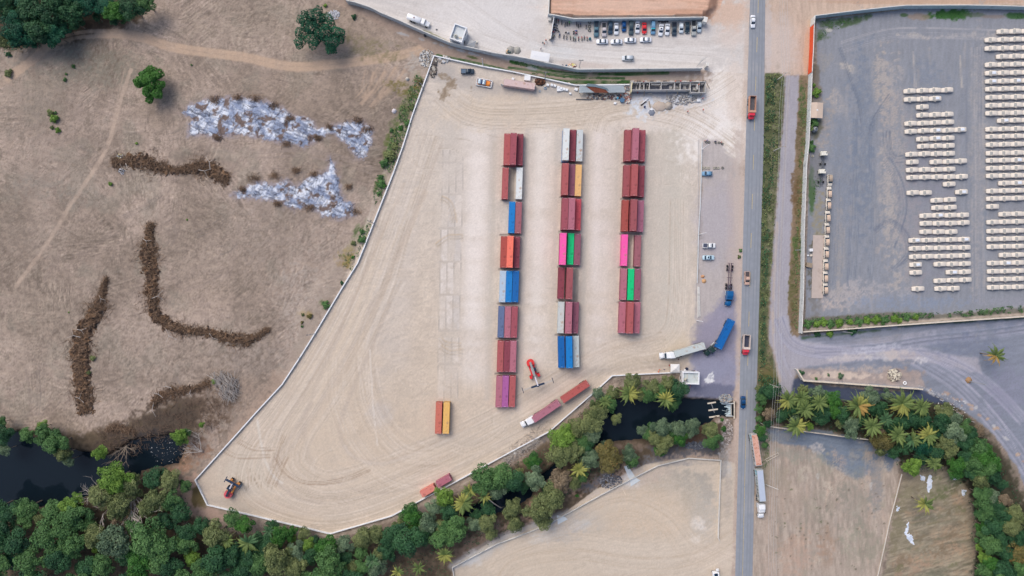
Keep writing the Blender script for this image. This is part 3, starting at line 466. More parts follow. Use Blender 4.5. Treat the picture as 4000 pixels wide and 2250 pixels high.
for cx, cy, rx, ry, c, an, al in ((2400, 1340, 60, 22, (176, 148, 122), -16, .5), (2380, 1400, 70, 18, (172, 146, 122), -14, .4), (2330, 1230, 60, 40, (126, 126, 100), 0, .6), (2290, 1350, 40, 50, (130, 124, 104), 0, .5), (2400, 1290, 50, 20, (112, 112, 96), -20, .6), (2290, 1420, 40, 30, (176, 142, 120), -14, .5), (2330, 1270, 60, 30, (128, 120, 100), -10, .6), (2350, 1300, 60, 12, (108, 106, 94), -14, .6), (2360, 1440, 60, 10, (100, 102, 86), -10, .6), (2420, 1260, 26, 40, (158, 132, 112), 0, .6), (2300, 1200, 40, 30, (140, 124, 106), 0, .6), (2400, 1220, 20, 20, (84, 100, 64), 0, .7), (2260, 1300, 12, 80, (126, 118, 96), 8, .7)):
    blob(cx, cy, rx, ry, c, an, al, .8, .5, .5)
for i in range(40):
    r = random.Random(i+2600); blob(r.uniform(2260, 2440), r.uniform(1180, 1440), r.uniform(8, 26), r.uniform(5, 14), r.choice(((104, 108, 78), (150, 138, 118), (118, 104, 86), (172, 146, 122), (132, 126, 104))), r.uniform(-30, 10), .6, .9, .6, .8)
for i in range(26):
    r = random.Random(i+80); x0, y0 = r.uniform(2270, 2430), r.uniform(1290, 1440); stroke([(x0, y0), (x0+r.uniform(20, 60), y0-r.uniform(5, 18))], r.uniform(2, 5), r.choice(((176, 152, 126), (96, 98, 80), (112, 112, 86), (168, 144, 120), (124, 124, 104))), .5, 4, .8, 1, False)
# bottom yard
BY = [(1139, 1500), (1139, 1420), (1240, 1360), (1330, 1320), (1420, 1290), (1500, 1230), (1620, 1170), (1692, 1156), (1733, 1154), (1815, 1160), (1850, 1165), (1845, 1300), (1838, 1500)]
poly(BY, (196, 182, 166), 3, 1, 1, .035, fbm(4, 3, 44, -18, 7))
stroke([(1139, 1424), (1240, 1366), (1330, 1326), (1430, 1292)], 22, (160, 160, 164), .7, 10, .4, 3)
for cx, cy, rx, ry, c, an, al in ((1700, 1210, 60, 26, (172, 164, 154), -10, .8), (1745, 1240, 40, 60, (164, 158, 148), 0, .8), (1620, 1200, 50, 18, (186, 170, 160), -16, .7), (1560, 1215, 70, 14, (196, 186, 180), -26, .8), (1590, 1212, 22, 14, (216, 216, 218), 0, .8), (1770, 1300, 34, 60, (176, 172, 166), 0, .8), (1755, 1315, 16, 14, (226, 220, 214), 0, .9), (1752, 1358, 12, 12, (224, 216, 208), 0, .9), (1768, 1330, 8, 6, (226, 220, 216), 0, .9), (1470, 1318, 22, 14, (210, 208, 206), 0, .9), (1480, 1312, 40, 24, (172, 170, 168), 0, .6), (1400, 1340, 60, 18, (192, 184, 178), -16, .7), (1420, 1350, 30, 12, (172, 168, 166), 0, .7), (1190, 1410, 18, 12, (220, 222, 224), 0, .8), (1210, 1395, 50, 16, (184, 184, 186), -24, .8), (1640, 1290, 110, 60, (206, 184, 160), 0, .5), (1350, 1420, 120, 40, (204, 188, 168), 0, .4), (1620, 1400, 150, 40, (206, 194, 180), 0, .5), (1790, 1400, 60, 30, (206, 190, 176), 0, .6), (1715, 1165, 60, 8, (150, 146, 146), 0, .7), (1370, 1350, 40, 14, (196, 196, 196), -10, .6), (1830, 1240, 12, 60, (168, 158, 150), 0, .7), (1828, 1180, 12, 16, (196, 194, 192), 0, .7), (1820, 1180, 8, 30, (130, 128, 128), 0, .6), (1780, 1225, 14, 30, (168, 160, 150), 0, .6)):
    blob(cx, cy, rx, ry, c, an, al, .8, .45, .3)
for i, (p, n, sp) in enumerate((([(1430, 1330), (1520, 1280), (1600, 1270), (1680, 1310), (1740, 1380), (1840, 1420)], 30, 34), ([(1250, 1449), (1300, 1400), (1450, 1380), (1600, 1400), (1740, 1390), (1840, 1330)], 34, 40), ([(1180, 1440), (1300, 1380), (1420, 1340)], 16, 20), ([(1640, 1449), (1740, 1430), (1840, 1380)], 14, 16))):
    tracks(p, n, sp, 3.2, (214, 200, 184), .2, 300+i); tracks(p, n//2, sp, 2.4, (182, 164, 144), .22, 330+i)
for i in range(70):                                     # crisp turning ruts
    r = random.Random(i+5000); cx, cy = r.choice(((1230, 290), (1450, 285), (1640, 290), (1100, 420), (1290, 1060), (1080, 950), (980, 1100), (1620, 880), (1700, 420), (820, 1200), (1500, 930), (1180, 250), (1830, 260))); R_ = r.uniform(24, 90); a0 = r.uniform(0, 6.3); sp_ = r.uniform(.5, 1.5); cx += r.uniform(-60, 60); cy += r.uniform(-26, 26)
    q = [(cx+R_*math.cos(a0+sp_*k/7), cy+R_*.7*math.sin(a0+sp_*k/7)) for k in range(8)]
    if all(inside(YARD, np.array([p[0]]), np.array([p[1]]))[0] for p in q):
        for o_ in (0, 5): stroke([(p[0]+o_, p[1]+o_*.5) for p in q], 1.3, r.choice(((172, 158, 142), (178, 164, 148), (216, 206, 196))), .5, 1.2, .4, 0, False)
# vehicles drag pale dust everywhere: global fine grain
COL *= (1+.016*fbm(1.6, 1, 77)+.012*NF)[:, None]
_out = smooth(40, 190, np.maximum(np.maximum(-X, X-2576), np.maximum(-Y, Y-1449)))[:, None]; COL[:] = COL*(1-_out)+A_(158, 142, 130)*_out
np.clip(COL, 20, 246, out=COL)

# ---------------------------------------------------------------- relief
RIV = [(-90, 1085), (0, 1090), (60, 1088), (90, 1110), (150, 1128), (210, 1140), (270, 1150), (330, 1110), (400, 1100), (450, 1090), (465, 1120), (445, 1165), (395, 1175), (350, 1185), (345, 1210), (300, 1222), (240, 1240), (180, 1262), (100, 1275), (20, 1290), (-90, 1300)]
POOL = [(1846, 1018), (1820, 1010), (1770, 1008), (1720, 1006), (1680, 990), (1640, 1010), (1560, 1008), (1520, 1012), (1500, 1060), (1480, 1090), (1440, 1120), (1400, 1170), (1380, 1185), (1330, 1220), (1290, 1235), (1240, 1255), (1180, 1280), (1165, 1300), (1230, 1300), (1300, 1275), (1335, 1250), (1350, 1220), (1400, 1195), (1440, 1150), (1465, 1140), (1480, 1125), (1530, 1112), (1600, 1105), (1680, 1098), (1720, 1085), (1760, 1072), (1790, 1060), (1800, 1046), (1846, 1048)]
for P_ in (RIV, POOL):
    idx = bbox_idx(P_, 30); d = seg_dist(P_, X[idx], Y[idx], True); d = np.where(inside(P_, X[idx], Y[idx]), d, -d)+NB[idx]*2.5
    s = smooth(-9, 9, d); HZ[idx] -= 3.2*s
    wet = smooth(-11, -2, d)*.6; COL[idx] = COL[idx]*(1-wet[:, None])+A_(62, 54, 48)*wet[:, None]
HZ += .0
fz = np.ones(N, bool)
for P_ in (YARD, LOTR, NLOT, CARLOT, SELOT, BY): pass
idx = bbox_idx(EMB, 10); d = seg_dist(EMB, X[idx], Y[idx], True); ie = inside(EMB, X[idx], Y[idx]); s = np.where(ie, smooth(0, 14, np.minimum(d, 400)), 0)
s = np.where(ie & (X[idx] < 1765), 1.0, s*smooth(1812, 1775, X[idx])); HZ[idx] += np.where(ie, 2.1*s, 0)
field = (X < 1095) & (Y < 1090); HZ += np.where(field & (X > -40) & (Y > -40), .10*st*1.0+.05*NB, 0)

# ---------------------------------------------------------------- cut the sheet into the named grounds
WX = (X*O-2000)/10; WY = (1125-Y*O)/10
ci, cj = np.meshgrid(np.arange(NX-1), np.arange(NY-1)); q0 = (cj*NX+ci).ravel()
fx = (X[q0]+X[q0+NX+1])/2; fy = (Y[q0]+Y[q0+NX+1])/2
cls = np.zeros(q0.size, np.int8)
REG = [("dirt_lane", [(868, -6), (1010, 64), (1165, 118), (1290, 158), (1450, 182), (1775, 179), (1780, 206), (1583, 208), (1448, 212), (1287, 178), (1095, 139), (1040, 105), (940, 55), (840, 0)]),
       ("parking_ground", NLOT), ("embankment", EMB), ("yard_ground", YARD), ("roadside_ground", LOTR), ("roadside_verge", VERGE), ("lot_ground", CARLOT), ("gravel_ground", SELOT), ("gravel_track", TRACK), ("lower_yard_ground", BY)]
for k, (nm, P_) in enumerate(REG): cls[inside(P_, fx, fy)] = k+1
gm = bpy.data.materials.new("soil"); gm.use_nodes = True; n = gm.node_tree; b = n.nodes["Principled BSDF"]; b.inputs["Roughness"].default_value = .95; b.inputs["Specular IOR Level"].default_value = .12
at = n.nodes.new("ShaderNodeAttribute"); at.attribute_name = "soil"; geo = n.nodes.new("ShaderNodeNewGeometry")
nz = n.nodes.new("ShaderNodeTexNoise"); nz.inputs["Scale"].default_value = 1.6; nz.inputs["Detail"].default_value = 4; nz.inputs["Roughness"].default_value = .7
n.links.new(geo.outputs["Position"], nz.inputs["Vector"]); mr = n.nodes.new("ShaderNodeMapRange"); mr.inputs["From Min"].default_value = .3; mr.inputs["From Max"].default_value = .7; mr.inputs["To Min"].default_value = .93; mr.inputs["To Max"].default_value = 1.07
n.links.new(nz.outputs["Fac"], mr.inputs["Value"]); hs = n.nodes.new("ShaderNodeHueSaturation"); n.links.new(at.outputs["Color"], hs.inputs["Color"]); n.links.new(mr.outputs[0], hs.inputs["Value"]); n.links.new(hs.outputs[0], b.inputs["Base Color"])
bp = n.nodes.new("ShaderNodeBump"); bp.inputs["Strength"].default_value = .35; bp.inputs["Distance"].default_value = .12; n.links.new(nz.outputs["Fac"], bp.inputs["Height"]); n.links.new(bp.outputs[0], b.inputs["Normal"])
CL = (np.clip(lin(COL)/KI, 0, .9)).astype(np.float32)
for k, nm in enumerate(["field_ground"]+[r[0] for r in REG]):
    f = q0[cls == k]
    if not f.size: continue
    quads = np.stack([f+NX, f+NX+1, f+1, f], 1)      # counter-clockwise seen from above
    used, inv = np.unique(quads.ravel(), return_inverse=True)
    me = bpy.data.meshes.new(nm); me.vertices.add(used.size); me.loops.add(quads.size); me.polygons.add(f.size)
    me.vertices.foreach_set("co", np.stack([WX[used], WY[used], HZ[used]], 1).astype(np.float32).ravel())
    me.loops.foreach_set("vertex_index", inv.astype(np.int32).ravel())
    me.polygons.foreach_set("loop_start", np.arange(0, quads.size, 4, dtype=np.int32)); me.polygons.foreach_set("loop_total", np.full(f.size, 4, np.int32))
    me.polygons.foreach_set("use_smooth", np.ones(f.size, bool)); me.update()
    ca = me.color_attributes.new("soil", 'FLOAT_COLOR', 'POINT'); ca.data.foreach_set("color", np.concatenate([CL[used], np.ones((used.size, 1), np.float32)], 1).ravel())
    me.materials.append(gm); o = bpy.data.objects.new(nm, me); C.objects.link(o); tag(o, kind="structure")
def ground_z(wx, wy):
    i = np.clip(np.searchsorted(xs, wx*10+2000)-1, 0, NX-2); j = np.clip(np.searchsorted(ys, 1125-wy*10)-1, 0, NY-2); return float(HZ[j*NX+i])

# water
def flat_poly(name, pts, z, m, kind="structure", ov=True):
    vs = [((x*O-2000)/10, (1125-y*O)/10, z) for x, y in pts]; me = bpy.data.meshes.new(name); bm = bmesh.new()
    bm.faces.new([bm.verts.new(v) for v in vs]); bmesh.ops.triangulate(bm, faces=bm.faces); bmesh.ops.recalc_face_normals(bm, faces=bm.faces)
    for f in bm.faces:
        if f.normal.z < 0: f.normal_flip()
    bm.to_mesh(me); bm.free(); me.materials.append(m); o = bpy.data.objects.new(name, me); C.objects.link(o); return tag(o, kind=kind)
wm = bpy.data.materials.new("dark water"); wm.use_nodes = True; n = wm.node_tree; b = n.nodes["Principled BSDF"]
b.inputs["Base Color"].default_value = (.006, .012, .019, 1); b.inputs["Roughness"].default_value = .06; b.inputs["IOR"].default_value = 1.33
nz = n.nodes.new("ShaderNodeTexNoise"); nz.inputs["Scale"].default_value = .8; geo = n.nodes.new("ShaderNodeNewGeometry"); n.links.new(geo.outputs["Position"], nz.inputs["Vector"]); bp = n.nodes.new("ShaderNodeBump"); bp.inputs["Strength"].default_value = .05; n.links.new(nz.outputs["Fac"], bp.inputs["Height"]); n.links.new(bp.outputs[0], b.inputs["Normal"])
def grow(P_, g):
    cx = sum(p[0] for p in P_)/len(P_); out = []
    A2 = sum(P_[i-1][0]*P_[i][1]-P_[i][0]*P_[i-1][1] for i in range(len(P_))); sg = 1 if A2 > 0 else -1
    for i in range(len(P_)):
        a, c = P_[i-1], P_[(i+1) % len(P_)]; dx, dy = c[0]-a[0], c[1]-a[1]; l = math.hypot(dx, dy) or 1; out.append((P_[i][0]+dy/l*g*sg, P_[i][1]-dx/l*g*sg))
    return out
flat_poly("river", grow(RIV, 7), -1.15, wm)
flat_poly("creek", [(min(x, 1850), y) for x, y in grow(POOL, 5)], -1.15, wm)

# road: asphalt strip, edge lines, dashes
rm = mat("asphalt", (142, 147, 156), .9, noise=.06, nscale=.5, bump=.1, dirt=(160, 160, 164), dirt_amt=.35, dirt_scale=.06)
RL = [(-20000, 3540), (-700, 2950), (0, 2931), (562, 2914), (1124, 2899), (1686, 2887), (2248, 2873), (3000, 2855), (22000, 2350)]
RR = [(-20000, 3593), (-700, 3003), (0, 2988), (562, 2982), (1124, 2966), (1686, 2950), (2248, 2938), (3000, 2922), (22000, 2417)]
def rinterp(T, y): return float(np.interp(y, [t[0] for t in T], [t[1] for t in T]))
def strip(name, fa, fb, y0, y1, z, m, step=60, kind="structure", parent=None):
    mb = MB(); yy = list(np.arange(y0, y1, step))+[y1]; vs = []
    for y in yy: vs += [(*W(fa(y), y), z), (*W(fb(y), y), z)]
    mb.add(vs, [(2*i, 2*i+2, 2*i+3, 2*i+1) for i in range(len(yy)-1)]); o = mb.build(name, m); return tag(o, kind=kind)
mb = MB(); yy = [-20000, -9000, -3000, -1400]+list(range(-700, 3001, 60))+[4000, 8000, 22000]
sec = [[(*W(rinterp(RL, y)-2, y), -.03), (*W(rinterp(RL, y), y), .07), (*W((rinterp(RL, y)+rinterp(RR, y))/2, y), .13), (*W(rinterp(RR, y), y), .07), (*W(rinterp(RR, y)+2, y), -.03)] for y in yy]
vs = [p for s_ in sec for p in s_]; mb.add(vs, [(i*5+k, (i+1)*5+k, (i+1)*5+k+1, i*5+k+1) for i in range(len(yy)-1) for k in range(4)])
tag(mb.build("road", rm), kind="structure")
# worn wheel paths and lines as thin sheets on the asphalt
wp = mat("asphalt wheel path", (136, 141, 150), .85, noise=.05, nscale=.4)
def rz_(f): return .07+.06*(1-abs(2*f-1))+.004
for f0, f1 in ((.17, .25), (.36, .43), (.62, .69), (.80, .88)):
    mb = MB(); vs = []
    for y in yy:
        a_, b_ = rinterp(RL, y), rinterp(RR, y); vs += [(*W(a_+(b_-a_)*f0, y), rz_(f0)), (*W(a_+(b_-a_)*f1, y), rz_(f1))]
    mb.add(vs, [(2*i, 2*i+2, 2*i+3, 2*i+1) for i in range(len(yy)-1)]); tag(mb.build("road_wheel_path", wp), kind="structure")
yl = mat("faded yellow paint", (186, 170, 132), .8, noise=.12, nscale=1.5)
mb = MB(); cen = lambda y: float(np.interp(y, [0, 155, 475, 920, 1390, 1900, 2250], [2962, 2957, 2947, 2934, 2921, 2908, 2900]))
def dash(y0, y1, hw=1.1):
    q = [(*W(cen(y0)-hw, y0), .137), (*W(cen(y0)+hw, y0), .137), (*W(cen(y1)+hw, y1), .137), (*W(cen(y1)-hw, y1), .137)]; mb.add(q, [(3, 2, 1, 0)])
y = -140
while y < 1640: dash(y-20, y+38); y += 153
y = 1640
while y < 2500: dash(y, y+50, .9); y += 52
tag(mb.build("centre_line", yl), kind="structure")
# ---------------------------------------------------------------- walls, gates, buildings
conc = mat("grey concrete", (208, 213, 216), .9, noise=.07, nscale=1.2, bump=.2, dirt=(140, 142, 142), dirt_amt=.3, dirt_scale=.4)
conc_l = mat("pale concrete", (216, 214, 210), .9, noise=.06, nscale=1.5, dirt=(170, 166, 158), dirt_amt=.3, dirt_scale=.5)
cream_c = mat("cream wall cap", (218, 206, 190), .85, noise=.08, nscale=.8, dirt=(172, 160, 142), dirt_amt=.35, dirt_scale=.3)
white_p = mat("white wall paint", (232, 234, 238), .7, noise=.04, nscale=1, dirt=(188, 190, 196), dirt_amt=.25, dirt_scale=.5)
grey_d = mat("dark grey metal", (84, 88, 96), .5, noise=.08, nscale=2)
steel = mat("galvanised steel", (178, 180, 182), .45, metal=.3, noise=.05, nscale=2)
wood = mat("weathered timber", (158, 142, 124), .9, noise=.15, nscale=3)
wood_d = mat("dark timber", (92, 80, 74), .9, noise=.15, nscale=3)
def wall_thing(name, label, pts, h, t, m_body, m_cap, cap_w=.34, z0=-.4, post=0, post_m=None, cat="wall", group=None):
    """pts: picture px of the wall's top line; one mesh for the wall, one for its coping, one for its posts"""
    P_ = [Vector((*W(x, y, h), 0)) for x, y in pts]; o0 = P_[0]
    root = empty(name, o0.x, o0.y, 0, 0, label, cat, group); b_, c_, p_ = MB(), MB(), MB()
    def run(mb, hw, za, zb):
        n = len(P_); L = []; R = []
        for i in range(n):
            a = (P_[i]-P_[i-1]).normalized() if i else (P_[1]-P_[0]).normalized(); c = (P_[i+1]-P_[i]).normalized() if i < n-1 else a
            m = (a+c).normalized(); nn = Vector((-m.y, m.x, 0)); k = hw/max(.4, nn.dot(Vector((-a.y, a.x, 0)))); L.append(P_[i]+nn*k-o0); R.append(P_[i]-nn*k-o0)
        vs = []
        for l, r in zip(L, R): vs += [(l.x, l.y, za), (r.x, r.y, za), (r.x, r.y, zb), (l.x, l.y, zb)]
        fs = [(i*4+k, i*4+(k+1) % 4, i*4+4+(k+1) % 4, i*4+4+k) for i in range(n-1) for k in range(4)]+[(0, 1, 2, 3), ((n-1)*4+3, (n-1)*4+2, (n-1)*4+1, (n-1)*4)]
        mb.add(vs, fs)
    run(b_, t/2, z0, h-.09); run(c_, cap_w/2, h-.088, h)
    b_.build("wall_panels", m_body, root); c_.build("coping", m_cap, root)
    if post:
        for a, c in zip(P_[:-1], P_[1:]):
            d = c-a; k = max(1, round(d.length/post))
            for i in range(k):
                q = a+d*(i/k)-o0; MB().box(-t*.9, t*.9, -t*.9, t*.9, z0, h-.1, rz=math.atan2(d.y, d.x), at=(q.x, q.y, 0)).build("pilaster", post_m or m_body, root)
    return root
yard_wall = [(2458, 330), (2248, 332), (2132, 307), (2000, 279), (1887, 259), (1695, 217), (1665, 300), (1610, 450), (1576, 562), (1536, 675), (1458, 873), (1420, 970), (1396, 1028), (1336, 1124), (1229, 1303), (1171, 1396), (1101, 1502), (1000, 1611), (933, 1686), (761, 1876), (809, 1973), (1000, 2018), (1289, 2086), (1530, 2016), (1644, 1954), (1769, 1888), (2000, 1763), (2144, 1687), (2318, 1535), (2392, 1468), (2500, 1462), (2660, 1454)]
wall_thing("boundary_wall", "long thin white wall enclosing the sandy container yard", yard_wall, .95, .2, white_p, white_p, .4, post=9.0)
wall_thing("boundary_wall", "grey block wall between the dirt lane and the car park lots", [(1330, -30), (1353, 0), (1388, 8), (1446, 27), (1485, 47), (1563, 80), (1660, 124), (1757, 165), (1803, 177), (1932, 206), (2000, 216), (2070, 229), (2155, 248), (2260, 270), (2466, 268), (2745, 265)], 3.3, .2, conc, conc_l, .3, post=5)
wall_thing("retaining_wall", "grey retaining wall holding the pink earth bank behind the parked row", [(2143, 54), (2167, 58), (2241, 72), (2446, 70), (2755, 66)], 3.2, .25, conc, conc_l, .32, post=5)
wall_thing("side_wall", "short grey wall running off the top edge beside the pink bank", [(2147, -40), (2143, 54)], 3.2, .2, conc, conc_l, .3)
wall_thing("side_wall", "short white-topped wall left of the parked motorcycles", [(2165, 60), (2151, 150)], 2.6, .16, conc_l, white_p, .26)
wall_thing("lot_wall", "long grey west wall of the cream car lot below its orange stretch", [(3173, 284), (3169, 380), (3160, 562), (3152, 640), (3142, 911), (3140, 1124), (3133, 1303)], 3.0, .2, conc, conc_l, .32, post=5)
orange_p = mat("orange wall paint", (226, 92, 56), .8, noise=.06, nscale=1.5, dirt=(196, 70, 44), dirt_amt=.3, dirt_scale=.6)
wall_thing("lot_wall", "bright orange stretch of wall at the lot's upper left", [(3181, 94), (3178, 186), (3173, 280)], 3.4, .2, orange_p, conc_l, .3)
wall_thing("lot_wall", "pale end piece of wall above the orange stretch", [(3184, 60), (3181, 92)], 3.2, .25, conc_l, conc_l, .36)
blue_c = mat("blue grey blockwork", (190, 206, 212), .9, noise=.06, nscale=1, dirt=(140, 150, 156), dirt_amt=.3, dirt_scale=.3)
wall_thing("lot_wall", "blue-grey north wall of the cream car lot", [(3188, 60), (3342, 41), (3466, 27), (3543, 20), (3776, 19), (3893, 21), (4000, 24), (4110, 27)], 3.2, .2, blue_c, conc_l, .3, post=6)
wall_thing("lot_wall", "cream topped south wall of the lot behind the hedge", [(3138, 1297), (3300, 1286), (3505, 1271), (3760, 1253), (4000, 1237), (4110, 1229)], 2.5, .18, conc_l, cream_c, .4)
wall_thing("plot_wall", "cream wall around the rubble plot above the palms", [(3113, 1442), (3140, 1487), (3300, 1498), (3606, 1521)], 2.6, .2, conc_l, cream_c, .55)
wall_thing("plot_wall", "low pale wall between the palms and the grey plot", [(2976, 1655), (2993, 1665), (3056, 1674), (3145, 1686), (3302, 1707), (3392, 1718)], 1.9, .16, conc_l, cream_c, .3)
wall_thing("plot_wall", "thin slanting wall between the two lower right plots", [(3526, 1853), (3508, 1925), (3481, 2028), (3455, 2150), (3433, 2248), (3424, 2290)], .7, .16, conc_l, wood, .2)
wall_thing("kerb_wall", "low thin wall round the lower middle sandy yard", [(1779, 2290), (1767, 2218), (1939, 2127), (2000, 2105), (2109, 2063), (2175, 2030), (2349, 1934), (2485, 1863), (2571, 1820), (2691, 1791), (2817, 1799), (2806, 2103), (2812, 2113)], 1.0, .14, conc_l, conc_l, .22)
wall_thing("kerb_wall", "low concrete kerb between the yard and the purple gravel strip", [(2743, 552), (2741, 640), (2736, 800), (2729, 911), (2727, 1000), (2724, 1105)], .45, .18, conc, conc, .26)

def rect_building(root, w_, d_, h, m, par=.55, pt=.3, roof_m=None):
    """box with a parapet round a sunken roof"""
    b_ = MB(); b_.box(-w_/2, w_/2, -d_/2, d_/2, -.1, h-.35); b_.build("wall", m, root)
    p = MB()
    for s_ in (-1, 1):
        p.box(-w_/2-.05, w_/2+.05, s_*(d_/2-pt/2)-pt/2-.0, s_*(d_/2-pt/2)+pt/2, h-.348, h+par)
        p.box(s_*(w_/2-pt/2)-pt/2, s_*(w_/2-pt/2)+pt/2, -d_/2+pt, d_/2-pt, h-.348, h+par-.003)
    p.build("parapet", m, root)
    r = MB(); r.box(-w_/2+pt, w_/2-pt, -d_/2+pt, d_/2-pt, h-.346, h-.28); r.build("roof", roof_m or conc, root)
def water_tank(x, y, z, r, col, label, h=1.3):
    t = empty("water_tank", x, y, z, 0, label, "tank"); mm = mat("tank "+label[:12], col, .5, noise=.04)
    b_ = MB(); b_.cyl(0, 0, 0, h*.75, r, n=20); b_.cyl(0, 0, h*.751, h, r, r*.45, n=20); b_.build("tank_body", mm, t, True)
    l_ = MB(); l_.cyl(0, 0, h+.001, h+.08, r*.38, n=14); l_.build("lid", mat("dark lid", (70, 74, 80), .6), t)
    return t
x, y = W(1790, 128, 5.6); g1 = empty("guard_tower", x, y, 0, math.radians(-19.5), "white two storey guard house with open parapet beside the grey lane wall", "guard house")
rect_building(g1, 5.0, 6.1, 5.0, white_p, .6, .38)
dk = mat("dark window", (46, 54, 84), .2, spec=.6); b_ = MB(); b_.box(-1.6, 1.6, -3.08, -3.0, 3.6, 4.3); b_.build("window", dk, g1); b_ = MB(); b_.box(2.46, 2.55, -1.6, -.6, .1, 2.2); b_.build("door", grey_d, g1)
b_ = MB(); b_.box(2.5, 2.56, .6, 2.0, 3.4, 4.4); b_.build("window", dk, g1)
water_tank(*W(1781, 143, 4.9), 4.75, .62, (206, 204, 190), "cream round tank on the guard house roof")
x, y = W(1797, 147, 5.0); tag(MB().box(-.55, .55, -.25, .25, 0, .3).build("roof_board", cream_c, loc=(x, y, 4.73), rz=-.3), "cream board lying on the guard house roof", "board")
def canopy(x, y, w_, d_, h, rz, col, label, flat=False):
    t = empty("canopy", x, y, 0, rz, label, "canopy"); cm = mat("canopy cloth %d %d %d" % col, col, .8, noise=.03)
    b_ = MB(); rise = .12 if flat else .8; k = 0 if not flat else w_*.32
    vs = [(-w_/2, -d_/2, h), (w_/2, -d_/2, h), (w_/2, d_/2, h), (-w_/2, d_/2, h), (-k, 0, h+rise), (k, 0, h+rise), (-w_/2, -d_/2, h-.25), (w_/2, -d_/2, h-.25), (w_/2, d_/2, h-.25), (-w_/2, d_/2, h-.25)]
    fs = [(0, 1, 5, 4), (1, 2, 5), (2, 3, 4, 5), (3, 0, 4), (6, 7, 1, 0), (7, 8, 2, 1), (8, 9, 3, 2), (9, 6, 0, 3)] if k else [(0, 1, 4), (1, 2, 4), (2, 3, 4), (3, 0, 4), (6, 7, 1, 0), (7, 8, 2, 1), (8, 9, 3, 2), (9, 6, 0, 3)]
    if not k: vs[5] = (0, 0, h+rise); 
    b_.add(vs, fs); b_.build("canopy_top", cm, t)
    for sx in (-1, 1):
        for sy in (-1, 1): MB().box(-.04, .04, -.04, .04, 0, h-.02, at=(sx*(w_/2-.08), sy*(d_/2-.08), 0)).build("leg", steel, t)
    return t
canopy(*W(1841, 170, 2.6), 3.1, 2.7, 2.4, math.radians(-14), (176, 178, 180), "grey pyramid canopy beside the white guard house")
canopy(*W(2638, 1439, 2.8), 3.5, 3.2, 2.5, 0, (226, 224, 222), "white pyramid tent at the yard gate")
canopy(*W(2110, 219, 3.0), 7.3, 3.3, 2.9, math.radians(-10), (228, 229, 232), "long white flat canopy behind the grey lane wall", True)
x, y = W(2699, 1477, 4.1); g2 = empty("gatehouse", x, y, 0, math.radians(-1.5), "white gatehouse with parapet roof at the yard entrance", "gatehouse")
rect_building(g2, 6.5, 4.8, 3.7, white_p, .5, .42, mat("pale roof slab", (196, 204, 204), .8, noise=.08, nscale=.8, dirt=(170, 164, 152), dirt_amt=.4, dirt_scale=.8))
MB().box(-.08, .08, -2.0, 2.0, 3.46, 3.56, at=(-1.3, 0, 0)).build("roof_rib", cream_c, g2); b_ = MB(); b_.box(-3.28, -3.24, -1, .3, .8, 2.0); b_.build("window", dk, g2); b_ = MB(); b_.box(1, 1.9, 2.36, 2.43, 0, 2.1); b_.build("door", grey_d, g2)
MB().tube([(1.0, 1.6, 3.6), (2.6, -1.2, 3.6)], .06).build("roof_pipe", steel, g2)
water_tank(*W(2677, 1482, 3.5), 3.43, .62, (214, 204, 172), "cream round tank on the gatehouse roof")
# tan shed in the car lot
x, y = W(3192, 430, 3.0); t = empty("storage_shed", x, y, 0, math.radians(-2), "tan gable roofed shed at the left edge of the cream car lot", "shed")
MB().box(-2.1, 2.1, -2.7, 2.7, 0, 2.6).build("wall", conc_l, t)
b_ = MB(); b_.add([(-2.4, -3, 2.65), (0, -3, 3.1), (0, 3, 3.1), (-2.4, 3, 2.65), (-2.4, -3, 2.55), (0, -3, 3.0), (0, 3, 3.0), (-2.4, 3, 2.55), (2.4, -3, 2.65), (2.4, 3, 2.65), (2.4, -3, 2.55), (2.4, 3, 2.55)], [(0, 1, 2, 3), (7, 6, 5, 4), (1, 8, 9, 2), (6, 11, 10, 5), (0, 3, 7, 4), (8, 10, 11, 9), (0, 4, 5, 10, 8, 1), (3, 2, 9, 11, 6, 7)])
b_.build("roof", mat("tan tin roof", (206, 186, 170), .7, noise=.05, nscale=.8), t); MB().box(-.3, .3, -.25, .25, 3.08, 3.2).build("vent", white_p, t)
water_tank(*W(3188, 503, 2.2), 0, 1.0, (150, 154, 162), "grey round water tank below the tan shed", 2.2)
tag(MB().box(-2.25, 2.25, -12.3, 12.3, -.2, .16).build("concrete_slab", mat("pink concrete slab", (190, 176, 168), .9, noise=.05, nscale=.8, dirt=(164, 148, 138), dirt_amt=.35, dirt_scale=.25), loc=(*W(3195, 1042), 0), rz=math.radians(-1.5)), "long pinkish concrete slab beside the parked tan column", "slab")
# concrete shell under construction
x0, y0 = W(2610, 339, 3); shell = empty("building_shell", x0, y0, 0, 0, "roofless grey building under construction with open rooms", "building")
raw = mat("raw concrete", (196, 194, 192), .95, noise=.08, nscale=1.5, bump=.2, dirt=(198, 196, 194), dirt_amt=.3, dirt_scale=.7)
slabm = mat("cement floor", (128, 130, 140), .9, noise=.08, nscale=1.2, dirt=(160, 162, 170), dirt_amt=.35, dirt_scale=.6)
def LW(fx, fy, h=3): p = W(fx, fy, h); return p[0]-x0, p[1]-y0
def seg_wall(a, b2, t=.2, z1=3.0, nm="wall", m=raw, z0=0):
    (ax, ay), (bx, by) = LW(*a), LW(*b2); l = math.hypot(bx-ax, by-ay); MB().box(0, l, -t/2, t/2, z0, z1, rz=math.atan2(by-ay, bx-ax), at=(ax, ay, 0)).build(nm, m, shell)
seg_wall((2464, 321), (2757, 319)); seg_wall((2468, 351), (2696, 350.5)); seg_wall((2697, 361), (2757, 361.5))
